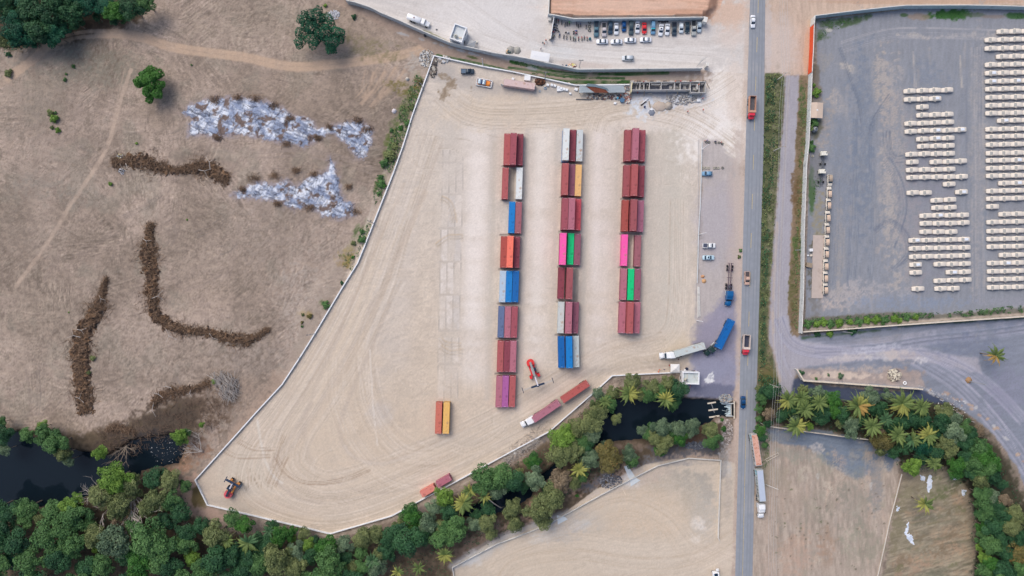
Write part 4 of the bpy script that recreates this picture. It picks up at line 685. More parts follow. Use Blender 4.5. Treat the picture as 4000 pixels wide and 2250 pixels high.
for k, cx in enumerate((2465.5, 2500.5, 2516, 2537.5, 2583.5, 2636, 2657.5, 2697, 2731.5, 2756)):
    yb = 360.5 if cx > 2690 else 350; seg_wall((cx, 322.2), (cx-.3 if cx < 2600 else cx+.3, yb-1.2), .18, 2.99+.004*(k % 3))
for a, b2 in (((2489, 325), (2494, 325)), ((2508, 327), (2513, 327)), ((2528, 328), (2533, 328)), ((2545, 326), (2580, 327)), ((2588, 326), (2610, 326)), ((2660, 324), (2694, 324)), ((2700, 326), (2724, 326)), ((2739, 325), (2752, 325))): seg_wall(a, b2, .25, 2.3)
for cx in (2491, 2511, 2531, 2725): seg_wall((cx, 326), (cx, 348), .5, .5 if cx != 2725 else 2.6, "inner_wall")
b_ = MB(); (ax, ay), (bx, by) = LW(2466, 362, 0), LW(2755, 325, 0); b_.box(ax, bx, ay-.3, by, -.1, .12); b_.build("floor_slab", slabm, shell)
for cx, cy in ((2620, 340), (2643, 340), (2674, 340), (2712, 346)): (ax, ay) = LW(cx, cy, .5); MB().box(-.6, .6, -.6, .6, .12, .5, at=(ax, ay, 0)).build("pedestal", conc_l, shell)
for k in range(12):
    (ax, ay) = LW(2470+k*25.6, 316.5, .6); MB().box(-.7, .7, -.15, .15, 0, .6, at=(ax, ay, 0)).build("buttress", wood_d if k % 2 else raw, shell)
for a, b2 in (((2680, 352), (2693, 359)), ((2606, 352), (2606, 380)), ((2742, 365), (2734, 376)), ((2762, 325), (2772, 345)), ((2466, 361), (2467, 386)), ((2518, 355), (2516, 374)), ((2647, 358), (2648, 372))):
    (ax, ay), (bx, by) = LW(*a, 2.9), LW(*b2, .3); MB().tube([(ax, ay, 2.6), (bx, by, .1)], .13, 4).build("prop", wood, shell)
tag(MB().box(-.13, .13, -1.9, 1.9, 0, 3.3).build("end_board", mat("pale yellow board", (224, 214, 176), .8, noise=.05), loc=(*W(2467, 341, 3.2), 0), rz=-.08), "pale yellow board standing at the shell building's left end", "board")
# tin roofed lean-to with the rusty opening
x0, y0 = W(2352, 347, 2.8); t = empty("tin_shed", x0, y0, 0, 0, "grey corrugated shed with a rusty brown hole in its roof", "shed")
tin = mat("corrugated tin", (166, 176, 182), .5, metal=.2, noise=.05, nscale=1); rust = mat("rusty tin", (124, 74, 58), .85, noise=.2, nscale=1.5)
def corr(pts4, m, nm, z, amp=.05, n=60):
    """wavy sheet between a lower and an upper edge polyline of picture px"""
    lo, hi = pts4; mb = MB(); vs = []
    for i in range(n+1):
        f = i/n
        def at_(pl):
            s_ = f*(len(pl)-1); j = min(int(s_), len(pl)-2); u = s_-j; return (pl[j][0]*(1-u)+pl[j+1][0]*u, pl[j][1]*(1-u)+pl[j+1][1]*u)
        a, b2 = at_(lo), at_(hi); zz = z+amp*(i % 2); (ax, ay), (bx, by) = LW(*a, z), LW(*b2, z)
        vs += [(ax, ay, zz-.12), (bx, by, zz+.15), (ax, ay, zz-.16), (bx, by, zz+.11)]
    fs = []
    for i in range(n): k = i*4; fs += [(k, k+4, k+5, k+1), (k+3, k+7, k+6, k+2), (k, k+2, k+6, k+4), (k+1, k+5, k+7, k+3)]
    mb.add(vs, fs); mb.build(nm, m, t)
corr(([(2262, 362), (2288, 361), (2322, 361)], [(2264, 334), (2275, 333), (2286, 336)]), tin, "roof_sheet", 2.7, n=24)
corr(([(2322, 361), (2350, 362), (2377, 362)], [(2286, 337), (2325, 341), (2376, 352)]), rust, "rusty_roof", 2.5, .07, 34)
corr(([(2287, 336), (2330, 340), (2378, 353)], [(2296, 327), (2325, 330), (2372, 345)]), mat("dark slate tin", (126, 142, 152), .5, metal=.2, noise=.06), "curled_sheet", 3.0, n=30)
corr(([(2378, 362), (2410, 361), (2443, 361)], [(2350, 334), (2400, 334), (2436, 335)]), tin, "roof_sheet", 2.7, n=40)
for fx_ in (2266, 2300, 2340, 2378, 2410, 2440): (ax, ay) = LW(fx_, 359, 2.4); MB().box(-.06, .06, -.06, .06, 0, 2.35, at=(ax, ay, 0)).build("post", wood_d, t)
(ax, ay), (bx, by) = LW(2266, 337, 2), LW(2438, 337, 2); MB().box(ax, bx, -.1, .1, 0, 2.4, at=(0, ay, 0)).build("back_wall", tin, t)
# drain chutes and the culvert
def prism(nm, label, cat, pts, z0, z1, m, lean=None):
    P_ = [W(*p) for p in pts]; cx, cy = P_[0]; n = len(P_); mb = MB(); vs = [(p[0]-cx, p[1]-cy, z0) for p in P_]+[(p[0]-cx, p[1]-cy, z1 if lean is None else lean[i]) for i, p in enumerate(P_)]
    mb.add(vs, [tuple(range(n)), tuple(range(2*n-1, n-1, -1))]+[(i, (i+1) % n, n+(i+1) % n, n+i) for i in range(n)]); o = mb.build(nm, m, loc=(cx, cy, 0)); return tag(o, label, cat)
chm = mat("blue white concrete", (206, 212, 216), .85, noise=.05, nscale=.8)
t = prism("drain_chute", "long grey concrete chute crossing the low yard wall", "drain", [(2437, 1822), (2452, 1817), (2483, 1865), (2501, 1876), (2464, 1899), (2460, 1877)], -.6, .3, chm)
t2 = prism("drain_chute", "small triangular concrete chute at the low yard wall", "drain", [(2175, 2012), (2206, 2018), (2217, 2028), (2179, 2048)], -.5, .3, chm)
cx, cy = W(2860, 1601); t = empty("culvert", cx, cy, 0, 0, "concrete culvert outlet where water leaves under the road", "culvert")
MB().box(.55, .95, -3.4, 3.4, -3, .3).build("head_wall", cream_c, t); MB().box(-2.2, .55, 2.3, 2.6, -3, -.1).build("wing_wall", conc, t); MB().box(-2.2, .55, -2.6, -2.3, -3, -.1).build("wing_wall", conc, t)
MB().box(.1, .549, -2.29, 2.29, -1.2, .2).build("opening", mat("black void", (14, 16, 22), .9), t)
MB().box(-.1, .09, -2.2, 2.2, -1.3, -1.02).build("weir", conc_l, t)
foam = mat("water foam", (196, 212, 218), .7, noise=.15, nscale=3)
mb = MB(); r = random.Random(4)
for i in range(46):
    a = r.uniform(-2.0, 2.0); l = abs(r.gauss(0, 1.5)); w_ = r.uniform(.05, .16); q = r.uniform(-.15, .15)
    mb.add([(-.2-l, a+q*l*2-w_, 0), (-.2-l, a+q*l*2+w_, .02), (-.2, a+w_, .02), (-.2, a-w_, 0)], [(0, 1, 2, 3)])
tag(mb.build("foam", foam, loc=(cx, cy, -1.12)), "white foam below the culvert", "foam", kind="stuff")
# ---------------------------------------------------------------- shipping containers
ORD = ["first", "second", "third", "fourth", "fifth", "sixth", "seventh", "eighth", "ninth", "tenth", "eleventh", "twelfth", "thirteenth", "fourteenth", "fifteenth", "sixteenth", "seventeenth", "eighteenth", "nineteenth", "twentieth"]
def ordn(n):
    if n < 20: return ORD[n]
    t_ = {2: "twenty", 3: "thirty", 4: "forty", 5: "fifty", 6: "sixty"}[(n+1)//10]
    return t_+"-"+ORD[(n+1) % 10-1] if (n+1) % 10 else {"twenty": "twentieth", "thirty": "thirtieth", "forty": "fortieth", "fifty": "fiftieth", "sixty": "sixtieth"}[t_]
CC = dict(maroon=(158, 80, 92), dmaroon=(136, 64, 78), rose=(176, 108, 124), brick=(172, 90, 92), brown=(156, 84, 90), dusty=(156, 96, 106), plum=(142, 86, 104), mauve=(166, 104, 126), white=(220, 224, 224), rustwhite=(200, 206, 208), paleblue=(178, 196, 214), blue=(14, 122, 196), dblue=(10, 98, 170), slate=(96, 112, 148), orange=(244, 122, 102), redbrown=(164, 80, 74), purple=(168, 94, 154), pink=(248, 92, 172), green=(10, 198, 122), tan=(232, 184, 122), yellow=(228, 180, 104), orangered=(200, 112, 96), greywhite=(194, 202, 202), red=(188, 76, 88), trailerred=(178, 92, 88), pinkroof=(172, 112, 128), coral=(216, 134, 122), fadepink=(208, 184, 182))
DK = lambda c, k: tuple(int(v*k) for v in c)
_cmesh = {}
def container_meshes(L):
    if L in _cmesh: return _cmesh[L]
    w_, h = 2.44, 2.6; a, b2 = L/2, w_/2
    body = MB(); n = int(L/.28)
    # corrugated long sides as one folded sheet each, plain roof with shallow ribs
    for sy in (-1, 1):
        vs = []
        for i in range(n+1):
            xx = -a+.12+(L-.24)*i/n; yy = sy*(b2-.02-(.05 if i % 2 else 0)); vs += [(xx, yy, .16), (xx, yy, h-.1)]
        body.add(vs, [(2*i, 2*i+2, 2*i+3, 2*i+1) for i in range(n)])
    vs = []; m_ = int(L/.3)
    for i in range(m_+1):
        xx = -a+.1+(L-.2)*i/m_; zz = h-.035+(.028 if i % 2 else 0); vs += [(xx, -b2+.07, zz), (xx, b2-.07, zz)]
    body.add(vs, [(2*i, 2*i+1, 2*i+3, 2*i+2) for i in range(m_)])
    body.box(-a+.06, -a+.1, -b2+.08, b2-.08, .14, h-.08); body.box(-a+.1, a-.1, -b2+.1, b2-.1, .1, .16)
    fr = MB()
    for sx in (-1, 1):
        for sy in (-1, 1):
            fr.box(sx*(a-.06)-.06, sx*(a-.06)+.06, sy*(b2-.05)-.05, sy*(b2-.05)+.05, 0, h-.002)
        fr.box(sx*(a-.05)-.05, sx*(a-.05)+.05, -b2+.1, b2-.1, h-.11, h-.004); fr.box(sx*(a-.05)-.05, sx*(a-.05)+.05, -b2+.1, b2-.1, 0, .13)
    for sy in (-1, 1):
        fr.box(-a+.12, a-.12, sy*(b2-.035)-.035, sy*(b2-.035)+.035, h-.09, h-.006); fr.box(-a+.12, a-.12, sy*(b2-.04)-.04, sy*(b2-.04)+.04, 0, .15)
    for sx in (-1, 1): fr.box(sx*(a-.28)-.07, sx*(a-.28)+.07, -.45, .45, h-.03, h+.008, mi=1)  # pale end bars stand in for light reflections on the roof
    dr = MB(); dr.box(a-.09, a-.04, -b2+.1, -.01, .13, h-.11); dr.box(a-.09, a-.04, .01, b2-.1, .13, h-.11)
    for yy in (-.85, -.35, .35, .85): dr.tube([(a-.02, yy, .15), (a-.02, yy, h-.13)], .02, 5)
    for sx in (-1, 1):
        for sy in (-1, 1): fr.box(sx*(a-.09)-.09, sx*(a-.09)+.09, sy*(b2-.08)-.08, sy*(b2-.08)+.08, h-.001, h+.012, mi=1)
    _cmesh[L] = (body, fr, dr); return _cmesh[L]
_cinst = {}
def container(fx, fy, rz, ck, lvl=0, L=12.19, label="", group=None, z=0, htop=None):
    h = 2.6*(lvl+1)+z; x, y = W(fx, fy, h); key = (ck, L)
    if key not in _cinst:
        c = CC[ck]; bm_, fm, dm = container_meshes(L)
        mats_ = (mat("steel "+ck, c, .62, noise=.05, nscale=.5, dirt=(DK(c, .7) if sum(c) < 500 else (168, 132, 104)), dirt_amt=.5 if ck not in ("rustwhite",) else .6, dirt_scale=.5, detail=3), mat("steel frame "+ck, DK(c, .88), .62, noise=.06))
        r = empty("shipping_container", 0, 0); bm_.build("body", mats_[0], r); fm.build("frame", [mats_[1], mat("worn casting and end glint "+ck, tuple(min(244, int(v*.55+100)) for v in c), .6)], r); dm.build("doors", mats_[1], r)
        _cinst[key] = r; o = r
    else: o = copy_tree(_cinst[key])
    o.location = (x, y, 2.6*lvl+z); o.rotation_euler = (0, 0, rz); tag(o, label, "shipping container", group); return o
V = math.radians(90-1.93)
# column, row, slot: x centre, y centre (px of the roof), colour, levels
NM_ = dict(maroon="maroon", dmaroon="dark maroon", rose="rose", brick="brick red", brown="brown", dusty="dusty red", plum="plum", mauve="mauve", white="white", rustwhite="rust-stained white", paleblue="pale blue", blue="bright blue", dblue="deep blue", slate="slate blue", orange="orange", redbrown="red-brown", purple="purple", pink="hot pink", green="bright green", tan="tan", yellow="yellow", orangered="orange-red", greywhite="grey-white", red="red")
GRID = {"left": [
    [(1980, 583, 'brick', 0), (2005, 581, 'maroon', 1), (2031, 584, 'dmaroon', 0)],
    [(1973, 716, 'brick', 0), (2028, 716, 'white', 0)],
    [(1999, 849, 'blue', 0), (2025, 850, 'dusty', 0)],
    [(1967, 984, 'redbrown', 0), (1992, 983, 'orange', 1), (2018, 985, 'dmaroon', 0)],
    [(1963, 1119, 'paleblue', 0), (1988, 1119, 'blue', 0), (2014, 1119, 'dblue', 0)],
    [(1957, 1257, 'slate', 0), (1983, 1258, 'rose', 0), (2009, 1258, 'maroon', 0)],
    [(1954, 1392, 'brick', 0), (1980, 1392, 'dmaroon', 0), (2004, 1392, 'rose', 0)],
    [(1949, 1530, 'rose', 0), (1974, 1529, 'purple', 0), (2001, 1529, 'brick', 0)]],
 "middle": [
    [(2211, 563, 'white', 1), (2237, 568, 'dmaroon', 0), (2264, 568, 'rustwhite', 0)],
    [(2208, 699, 'brick', 1), (2234, 703, 'plum', 0), (2259, 704, 'tan', 0)],
    [(2207, 835, 'maroon', 1), (2233, 835, 'rose', 1), (2257, 838, 'red', 0)],
    [(2199, 972, 'pink', 1), (2229, 972, 'green', 0), (2255, 974, 'plum', 0)],
    [(2192, 1106, 'dmaroon', 0), (2225, 1107, 'brown', 1)],
    [(2191, 1240, 'greywhite', 0), (2222, 1241, 'rose', 1), (2248, 1241, 'plum', 0)],
    [(2193, 1375, 'dblue', 0), (2224, 1376, 'blue', 1), (2250, 1373, 'greywhite', 0)]],
 "right": [
    [(2452, 568, 'brown', 0), (2483, 562, 'rose', 1), (2508, 569, 'maroon', 0)],
    [(2448, 706, 'brown', 0), (2479, 703, 'brick', 1), (2505, 708, 'dmaroon', 0)],
    [(2442, 842, 'redbrown', 0), (2476, 840, 'brown', 1), (2502, 844, 'mauve', 0)],
    [(2439, 977, 'pink', 0), (2491, 980, 'dusty', 0)],
    [(2436, 1110, 'rose', 0), (2464, 1111, 'green', 0), (2490, 1111, 'plum', 0)],
    [(2431, 1240, 'rose', 0), (2462, 1241, 'brick', 1), (2488, 1241, 'rose', 0)]]}
for cn, rows in GRID.items():
    for ri, row in enumerate(rows):
        for si, (fx_, fy_, ck, lv) in enumerate(row):
            rz = V+(math.radians(2.9) if (cn == "middle" and ri == 6) else 0)+random.Random(ri*9+si).uniform(-.003, .003)
            side = ("left", "middle", "right")[si] if len(row) == 3 else ("left", "right")[si]
            for l_ in range(lv+1):
                ck2 = ck if l_ == lv else {'white': 'blue', 'pink': 'plum'}.get(ck, 'maroon')
                lab = "%s %s container, %s of %s, row %s of the %s column" % (NM_[ck2], "upper" if l_ == lv and lv else ("lower" if lv else "shipping"), side, "three" if len(row) == 3 else "two", ORD[ri], cn)
                lab = lab.replace("row "+ORD[ri], ORD[ri]+" row")
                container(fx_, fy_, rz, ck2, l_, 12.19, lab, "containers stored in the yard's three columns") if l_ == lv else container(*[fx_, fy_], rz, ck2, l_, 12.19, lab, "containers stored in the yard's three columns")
# lower boxes must stand exactly under the upper ones
byt = {}
for o in list(C.objects):
    if o.get("category") == "shipping container" and " upper " in o["label"]:
        lo = [p for p in C.objects if p.get("category") == "shipping container" and " lower " in p["label"] and p["label"].split(",", 1)[1] == o["label"].split(",", 1)[1]]
        for p in lo: p.location = (o.location.x, o.location.y, 0)
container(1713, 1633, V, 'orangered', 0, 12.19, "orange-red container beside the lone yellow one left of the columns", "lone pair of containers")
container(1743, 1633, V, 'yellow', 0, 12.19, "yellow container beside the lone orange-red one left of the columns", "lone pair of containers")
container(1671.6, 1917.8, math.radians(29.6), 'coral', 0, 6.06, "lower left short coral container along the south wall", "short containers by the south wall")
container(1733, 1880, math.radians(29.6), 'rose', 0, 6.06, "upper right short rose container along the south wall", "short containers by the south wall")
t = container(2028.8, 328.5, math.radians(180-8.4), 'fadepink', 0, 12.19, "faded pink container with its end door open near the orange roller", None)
MB().box(-.04, .04, -1.15, 0, .15, 2.5, rz=1.1, at=(6.1, 1.2, 0)).build("open_door", mat("pale door", (206, 206, 206), .6), t)

# ---------------------------------------------------------------- cars
glass = mat("car glass", (34, 52, 70), .08, spec=.7); glass_t = mat("teal glass", (40, 96, 104), .1, spec=.7); tyre = mat("tyre rubber", (38, 38, 42), .9); rim_m = mat("wheel rim", (150, 152, 156), .4, metal=.5)
lampm = mat("headlamp", (214, 218, 220), .2); tailm = mat("tail lamp", (150, 30, 34), .3); blackp = mat("black plastic", (36, 38, 44), .6)
_cars = {}
def ring(x, hw, z0, z1, r=.12, k=2):
    pts = [(x, -hw+r*.6, z0), (x, -hw, z0+r), (x, -hw, z1-r*1.3), (x, -hw+r, z1-r*.25), (x, -hw+r*2.2, z1), (x, hw-r*2.2, z1), (x, hw-r, z1-r*.25), (x, hw, z1-r*1.3), (x, hw, z0+r), (x, hw-r*.6, z0)]
    return pts
def paint(c): return mat("car paint %d %d %d" % c, c, .28, spec=.5, noise=.015, nscale=1)
def wheel(r0, x, y, r=.33, w_=.22, parent=None):
    m_ = MB(); m_.tube([(x, y-w_/2, r), (x, y+w_/2, r)], r, 14); o = m_.build("wheel", tyre, parent); s_ = 1 if y > 0 else -1
    MB().tube([(x, y+s_*(w_/2+.001), r), (x, y+s_*(w_/2+.015), r)], r*.6, 12).build("rim", rim_m, o); return o
def car(kind, fx, fy, head, col, label, roof=None, L=None, Wd=None, group=None, bed=None, sunroof=False, gl=None, z=0.0, deck=None):
    """head: direction the bonnet points in the picture, degrees clockwise from up; fx, fy: picture px of the roof centre"""
    L = L or dict(sedan=4.55, suv=4.6, hatch=3.9, pickup=5.35, van=4.7)[kind]; Wd = Wd or dict(sedan=1.8, suv=1.85, hatch=1.68, pickup=1.9, van=1.85)[kind]
    top = dict(sedan=1.45, suv=1.7, hatch=1.5, pickup=1.75, van=1.8)[kind]; key = (kind, col, roof, L, Wd, bed, sunroof, deck)
    x, y = W(fx, fy, 1.2); rz = math.radians(90-head)
    if key in _cars: o = copy_tree(_cars[key])
    else:
        o = empty({"sedan": "sedan", "suv": "suv", "hatch": "hatchback", "pickup": "pickup_truck", "van": "minivan"}[kind], 0, 0); _cars[key] = o
        a, hw = L/2, Wd/2; g = gl or glass; hood = .92 if kind != "pickup" else 1.05
        # x stations from tail to nose
        if kind == "sedan": st_ = [(-a, .86, .78), (-a+.12, .94, .95), (-a+.75, .99, 1.0), (-.3, 1, .98), (.95, 1, .95), (a-.5, .97, .84), (a-.12, .88, .72), (a, .78, .62)]; cab = (-a+.72, -a+1.32, .42, 1.12)
        elif kind == "pickup": st_ = [(-a, .96, 1.02), (-a+.08, .98, 1.06), (-.3, 1, 1.06), (1.2, 1, 1.06), (a-.45, .98, 1.0), (a-.1, .92, .92), (a, .84, .78)]; cab = (-.62, -.42, .78, 1.5)
        else: st_ = [(-a, .9, 1.0), (-a+.1, .96, 1.08), (-.3, 1, 1.05), (1.0, 1, 1.02), (a-.45, .97, .95), (a-.1, .9, .82), (a, .8, .68)]; cab = (-a+.1, -a+.42, .55 if kind == 'suv' else .5, 1.18)
        if kind == "hatch": cab = (-a+.12, -a+.5, .4, 1.05)
        if kind == "van": cab = (-a+.1, -a+.4, .95, 1.55)
        b_ = MB(); b_.loft([ring(s[0], hw*s[1], .28, s[2], .1) for s in st_]); b_.build("body", paint(col), o, True)
        c0, c1, c2, c3 = cab; zb = .97 if kind == "sedan" else 1.04
        gh = MB(); gh.loft([ring(c0, hw*.84, zb-.12, zb, .05), ring(c1, hw*.78, zb-.12, top-.04, .08), ring(c2, hw*.78, zb-.12, top-.04, .08), ring(c3, hw*.84, zb-.12, zb-.02, .05)]); gh.build("windows", g, o)
        rf = MB(); rf.loft([ring(c1-.03, hw*.70, top-.06, top-.01, .03), ring((c1+c2)/2, hw*.74, top-.06, top+.02, .03), ring(c2+.03, hw*.70, top-.06, top-.01, .03)]); ro = rf.build("roof", paint(roof or col), o, True)
        if sunroof: MB().box(-.32, .2, -.35, .35, top+.015, top+.03, at=((c1+c2)/2+.1, 0, 0)).build("sunroof", g, o)
        if kind != "pickup":
            pl = MB()
            for sy in (-1, 1):
                for xx in ((c1+c2)/2,): pl.loft([[(xx-.05, sy*hw*.83, zb-.02), (xx+.05, sy*hw*.83, zb-.02), (xx+.05, sy*hw*.76, top-.05), (xx-.05, sy*hw*.76, top-.05)], [(xx-.05, sy*hw*.86, zb-.02), (xx+.05, sy*hw*.86, zb-.02), (xx+.05, sy*hw*.79, top-.05), (xx-.05, sy*hw*.79, top-.05)]])
            pl.build("door_pillars", paint(col), o)
        else:
            bd = MB(); bd.box(-a+.12, -.72, -hw+.16, hw-.16, 1.045, 1.075); bd.build("bed", mat("bed "+str(bed or "dark"), bed or (50, 54, 62), .7), o)
            rr = MB()
            for sy in (-1, 1): rr.box(-a+.04, -.66, sy*(hw-.08)-.07, sy*(hw-.08)+.07, 1.0, 1.16)
            rr.box(-a+.02, -a+.14, -hw+.15, hw-.15, 1.0, 1.16); rr.build("bed_rails", paint(deck or col), o)
        for sx in (-1, 1):
            for sy in (-1, 1): wheel(0, sx*L*.31, sy*(hw-.1), .33 if kind != "pickup" else .38, .24, o)
        for sy in (-1, 1):
            MB().box(a-.2, a-.06, sy*hw*.62-.16, sy*hw*.62+.16, .62, .76).build("headlight", lampm, o); MB().box(-a-.015, -a+.03, sy*hw*.68-.13, sy*hw*.68+.13, .72, .86).build("tail_light", tailm, o)
            MB().box(c3-.42, c3-.26, sy*(hw+.07)-.09, sy*(hw+.07)+.09, zb-.06, zb+.06).build("wing_mirror", paint(col), o)
    o.location = (x, y, z); o.rotation_euler = (0, 0, rz); tag(o, label, "car" if kind != "pickup" else "pickup truck", group); return o
WH, SV, BK = (232, 236, 244), (198, 206, 214), (52, 58, 66)
G_ = "vehicles parked along the retaining wall"
D_ = 180
PK = [("pickup", 2330, 112, (84, 118, 134), "teal-grey pickup first from the left along the retaining wall", dict(bed=(48, 58, 72), L=5.9)),
      ("pickup", 2360, 114, (196, 190, 194), "silver pickup with dark bed, second from the left in the wall row", dict(bed=(44, 50, 60))),
      ("suv", 2385, 107, (52, 74, 96), "dark blue suv next to the silver pickup in the wall row", dict(L=4.7)),
      ("sedan", 2408, 110, WH, "white sedan with dark rear window beside the dark blue suv", dict()),
      ("hatch", 2438, 101, (14, 78, 140), "small bright blue hatchback in the wall row", dict()),
      ("suv", 2466, 108, (72, 88, 96), "charcoal suv between the blue hatchback and a white sedan", dict(L=5.3)),
      ("sedan", 2491, 104, WH, "white sunroof sedan beside the red car", dict(sunroof=True)),
      ("sedan", 2518, 108, (226, 50, 56), "only red sedan in the wall row", dict(L=4.4)),
      ("van", 2552, 106, (112, 158, 194), "light blue minivan with a turquoise band right of the red car", dict(L=5.1)),
      ("sedan", 2583, 115, WH, "slightly tilted white sunroof sedan right of the light blue minivan", dict(sunroof=True)),
      ("sedan", 2608, 113, WH, "plain white sedan left of the dark pickup", dict(L=4.4)),
      ("pickup", 2635, 111, (62, 76, 90), "dark grey pickup right of the plain white sedan", dict(bed=(30, 38, 54), L=5.0)),
      ("hatch", 2662, 107, (216, 226, 234), "small white hatchback between dark grey pickup and black car", dict()),
      ("sedan", 2686, 105, (44, 62, 74), "black sedan with pale headlights left of the large silver pickup", dict(L=4.3)),
      ("pickup", 2711, 108, (168, 172, 172), "large silver pickup with black bed near the wall's right end", dict(bed=(36, 42, 50), L=5.9)),
      ("hatch", 2733, 103, (180, 196, 210), "silver hatchback last on the right of the wall row", dict(L=4.2))]
for i, (k, fx_, fy_, c, lb, kw) in enumerate(PK): car(k, fx_, fy_, D_+{9: 7, 10: 4}.get(i, random.Random(i).uniform(-1.5, 1.5)), c, lb, group=G_, **kw)
x, y = W(2552, 112, 1.85); 
tag(MB().box(-.75, .75, -.13, .13, 0, .05).build("roof_strip", mat("turquoise", (30, 200, 210), .4), loc=(x, y, 1.83)), "turquoise strip lying on the light blue minivan's roof", "strip")
for fx_, fy_, lb in ((2353, 160, "white sedan facing left, first from the left in the short row"), (2409, 161, "white sedan facing left, second from the left in the short row"), (2523, 153, "white sedan facing left, last on the right in the short row")):
    car("sedan", fx_, fy_, 270, WH, lb, group="white sedans parked nose to tail")
o = car("sedan", 2463, 155, 270, WH, "white sedan with its driver door open in the short row", group="white sedans parked nose to tail", L=4.6)
MB().box(-.9, 0, -.03, .03, .35, 1.3, rz=math.radians(65), at=(.25, .93, 0)).build("open_door", paint(WH), o)
car("suv", 2453, 225, 270, SV, "silver suv driving alone below the white sedans", L=4.6)
car("pickup", 1826, 277, 90, (50, 66, 82), "dark blue pickup near the oily stain in the yard corner", bed=(92, 112, 134), L=5.1)
car("hatch", 2764, 677, 270, (112, 156, 190), "light blue hatchback beside the tyre row", L=3.9)
car("pickup", 2771, 959, 90, (236, 238, 240), "white pickup with dark bed on the purple gravel", bed=(78, 84, 104), L=5.0)
car("sedan", 2769, 1006, 90, (186, 212, 226), "pale blue sedan with sunroof on the purple gravel", sunroof=True, L=4.7)
car("sedan", 2943, 82, 180, WH, "white sedan driving at the top of the road", L=4.9)
car("pickup", 2920, 1087, 180, (206, 172, 156), "tan pickup with dark bed driving on the road", bed=(84, 76, 78), L=5.3)
car("sedan", 2904.5, 1573, 180, (8, 70, 120), "dark blue sedan driving on the road", L=4.9)
# ---------------------------------------------------------------- the lot of cream covered cars
film = mat("cream car film", (226, 216, 204), .55, noise=.03, nscale=1.2, dirt=(214, 200, 186), dirt_amt=.3, dirt_scale=.5); film_g = mat("grey film window", (158, 158, 156), .5, noise=.05)
film_w = mat("white plastic sheet", (226, 232, 242), .4, noise=.06, nscale=2)
CRA = empty("covered_car", 0, 0); a, hw = 2.4, .92
b_ = MB(); b_.loft([ring(-a, hw*.72, .3, .8, .1), ring(-a+.18, hw*.93, .22, .96, .12), ring(-a+.8, hw, .2, 1.1, .14), ring(-.75, hw, .2, 1.46, .2), ring(0, hw, .2, 1.5, .22), ring(.55, hw, .2, 1.42, .22), ring(1.25, hw*.98, .2, 1.02, .14), ring(a-.35, hw*.94, .22, .88, .12), ring(a-.05, hw*.8, .26, .74, .1), ring(a, hw*.7, .3, .64, .08)])
b_.build("cover", film, CRA, True)
mb = MB(); mb.loft([[(.42, -.56, 1.455), (.42, .56, 1.455), (.42, .56, 1.475), (.42, -.56, 1.475)], [(1.28, -.64, 1.01), (1.28, .64, 1.01), (1.28, .64, 1.045), (1.28, -.64, 1.045)]]); 
mb = MB(); vs = [(.36, -.5, 1.492), (.36, .5, 1.492), (.62, .58, 1.44), (1.18, .63, 1.09), (1.18, -.63, 1.09), (.62, -.58, 1.44)]; vs += [(p[0], p[1], p[2]-.12) for p in vs]
mb.add(vs, [(0, 1, 2, 5), (5, 2, 3, 4), (0, 6, 7, 1), (1, 7, 8, 2), (2, 8, 9, 3), (3, 9, 10, 4), (4, 10, 11, 5), (5, 11, 6, 0)]); mb.build("windscreen", film_g, CRA)
for sy in (-1, 1): MB().box(.55, .78, sy*(hw+.07)-.12, sy*(hw+.07)+.12, .95, 1.12).build("wing_mirror", film, CRA)
MID = [(354.5, 913, [1376, 1503, 1627, 1750], [0, -5, -9, -11]), (0, 997, [1380, 1503, 1630], [0, -4, -9]), (0, 1073, [1503], [0]), (0, 1155, [1505, 1630, 1753], [0, -4, -8]), (0, 1240, [1385, 1511, 1633, 1760], [0, -3, -9, -15]),
       (0, 1320, [1387, 1515, 1637, 1760, 1882], [0, -8, -11, -12, -18]), (0, 1397, [1503, 1636, 1763], [0, -8, -11])]
MID2 = [(22, [1513, 1643, 1765], [0, -4, -6]), (103, [1395, 1522, 1645, 1768], [0, -5, -6, -8]), (181, [1401, 1640, 1768, 1890], [0, -2, -6, -11]), (260, [1400, 1525, 1648, 1772], [0, -3, -3, -8]), (337, [1403, 1528, 1652, 1775, 1898], [0, -5, -7, -7, -10]),
        (403, [1773], [0]), (490, [1407, 1535, 1897], [0, 0, -8]), (567, [1648, 1780], [0, -7]), (641, [1657, 1785], [0, -3]), (722, [1537, 1660, 1787, 1910], [0, -5, -5, -7]), (800, [1538, 1668, 1790, 1915], [0, -2, -3, -8]), (884, [1537, 1668, 1793], [0, 0, 0]),
        (970, [1427, 1552, 1675, 1797, 1920], [0, -2, -5, -7, -10]), (1052, [1429, 1555, 1678, 1802, 1925], [0, -4, -6, -8, -10]), (1135, [1432, 1558, 1680, 1803, 1925], [0, -3, -5, -8, -12]), (1215, [1435, 1680, 1805, 1928], [0, -5, -7, -9]), (1295, [1436, 1803, 1930], [0, -5, -7]), (1378, [1680, 1808, 1935], [0, -6, -10]), (1458, [1458, 1688, 1815], [0, -2, -4])]
rowsM = [(y_, xs_, dy) for _, y_, xs_, dy in MID]; rowsM = [[(3000+(x_+62)/2.576, (y_+d)/2.576) for x_, d in zip(xs_, dy)] for y_, xs_, dy in rowsM]
rowsM += [[(3000+(x_+62)/2.576, 562+(y_+d)/2.576) for x_, d in zip(xs_, dy)] for y_, xs_, dy in MID2]
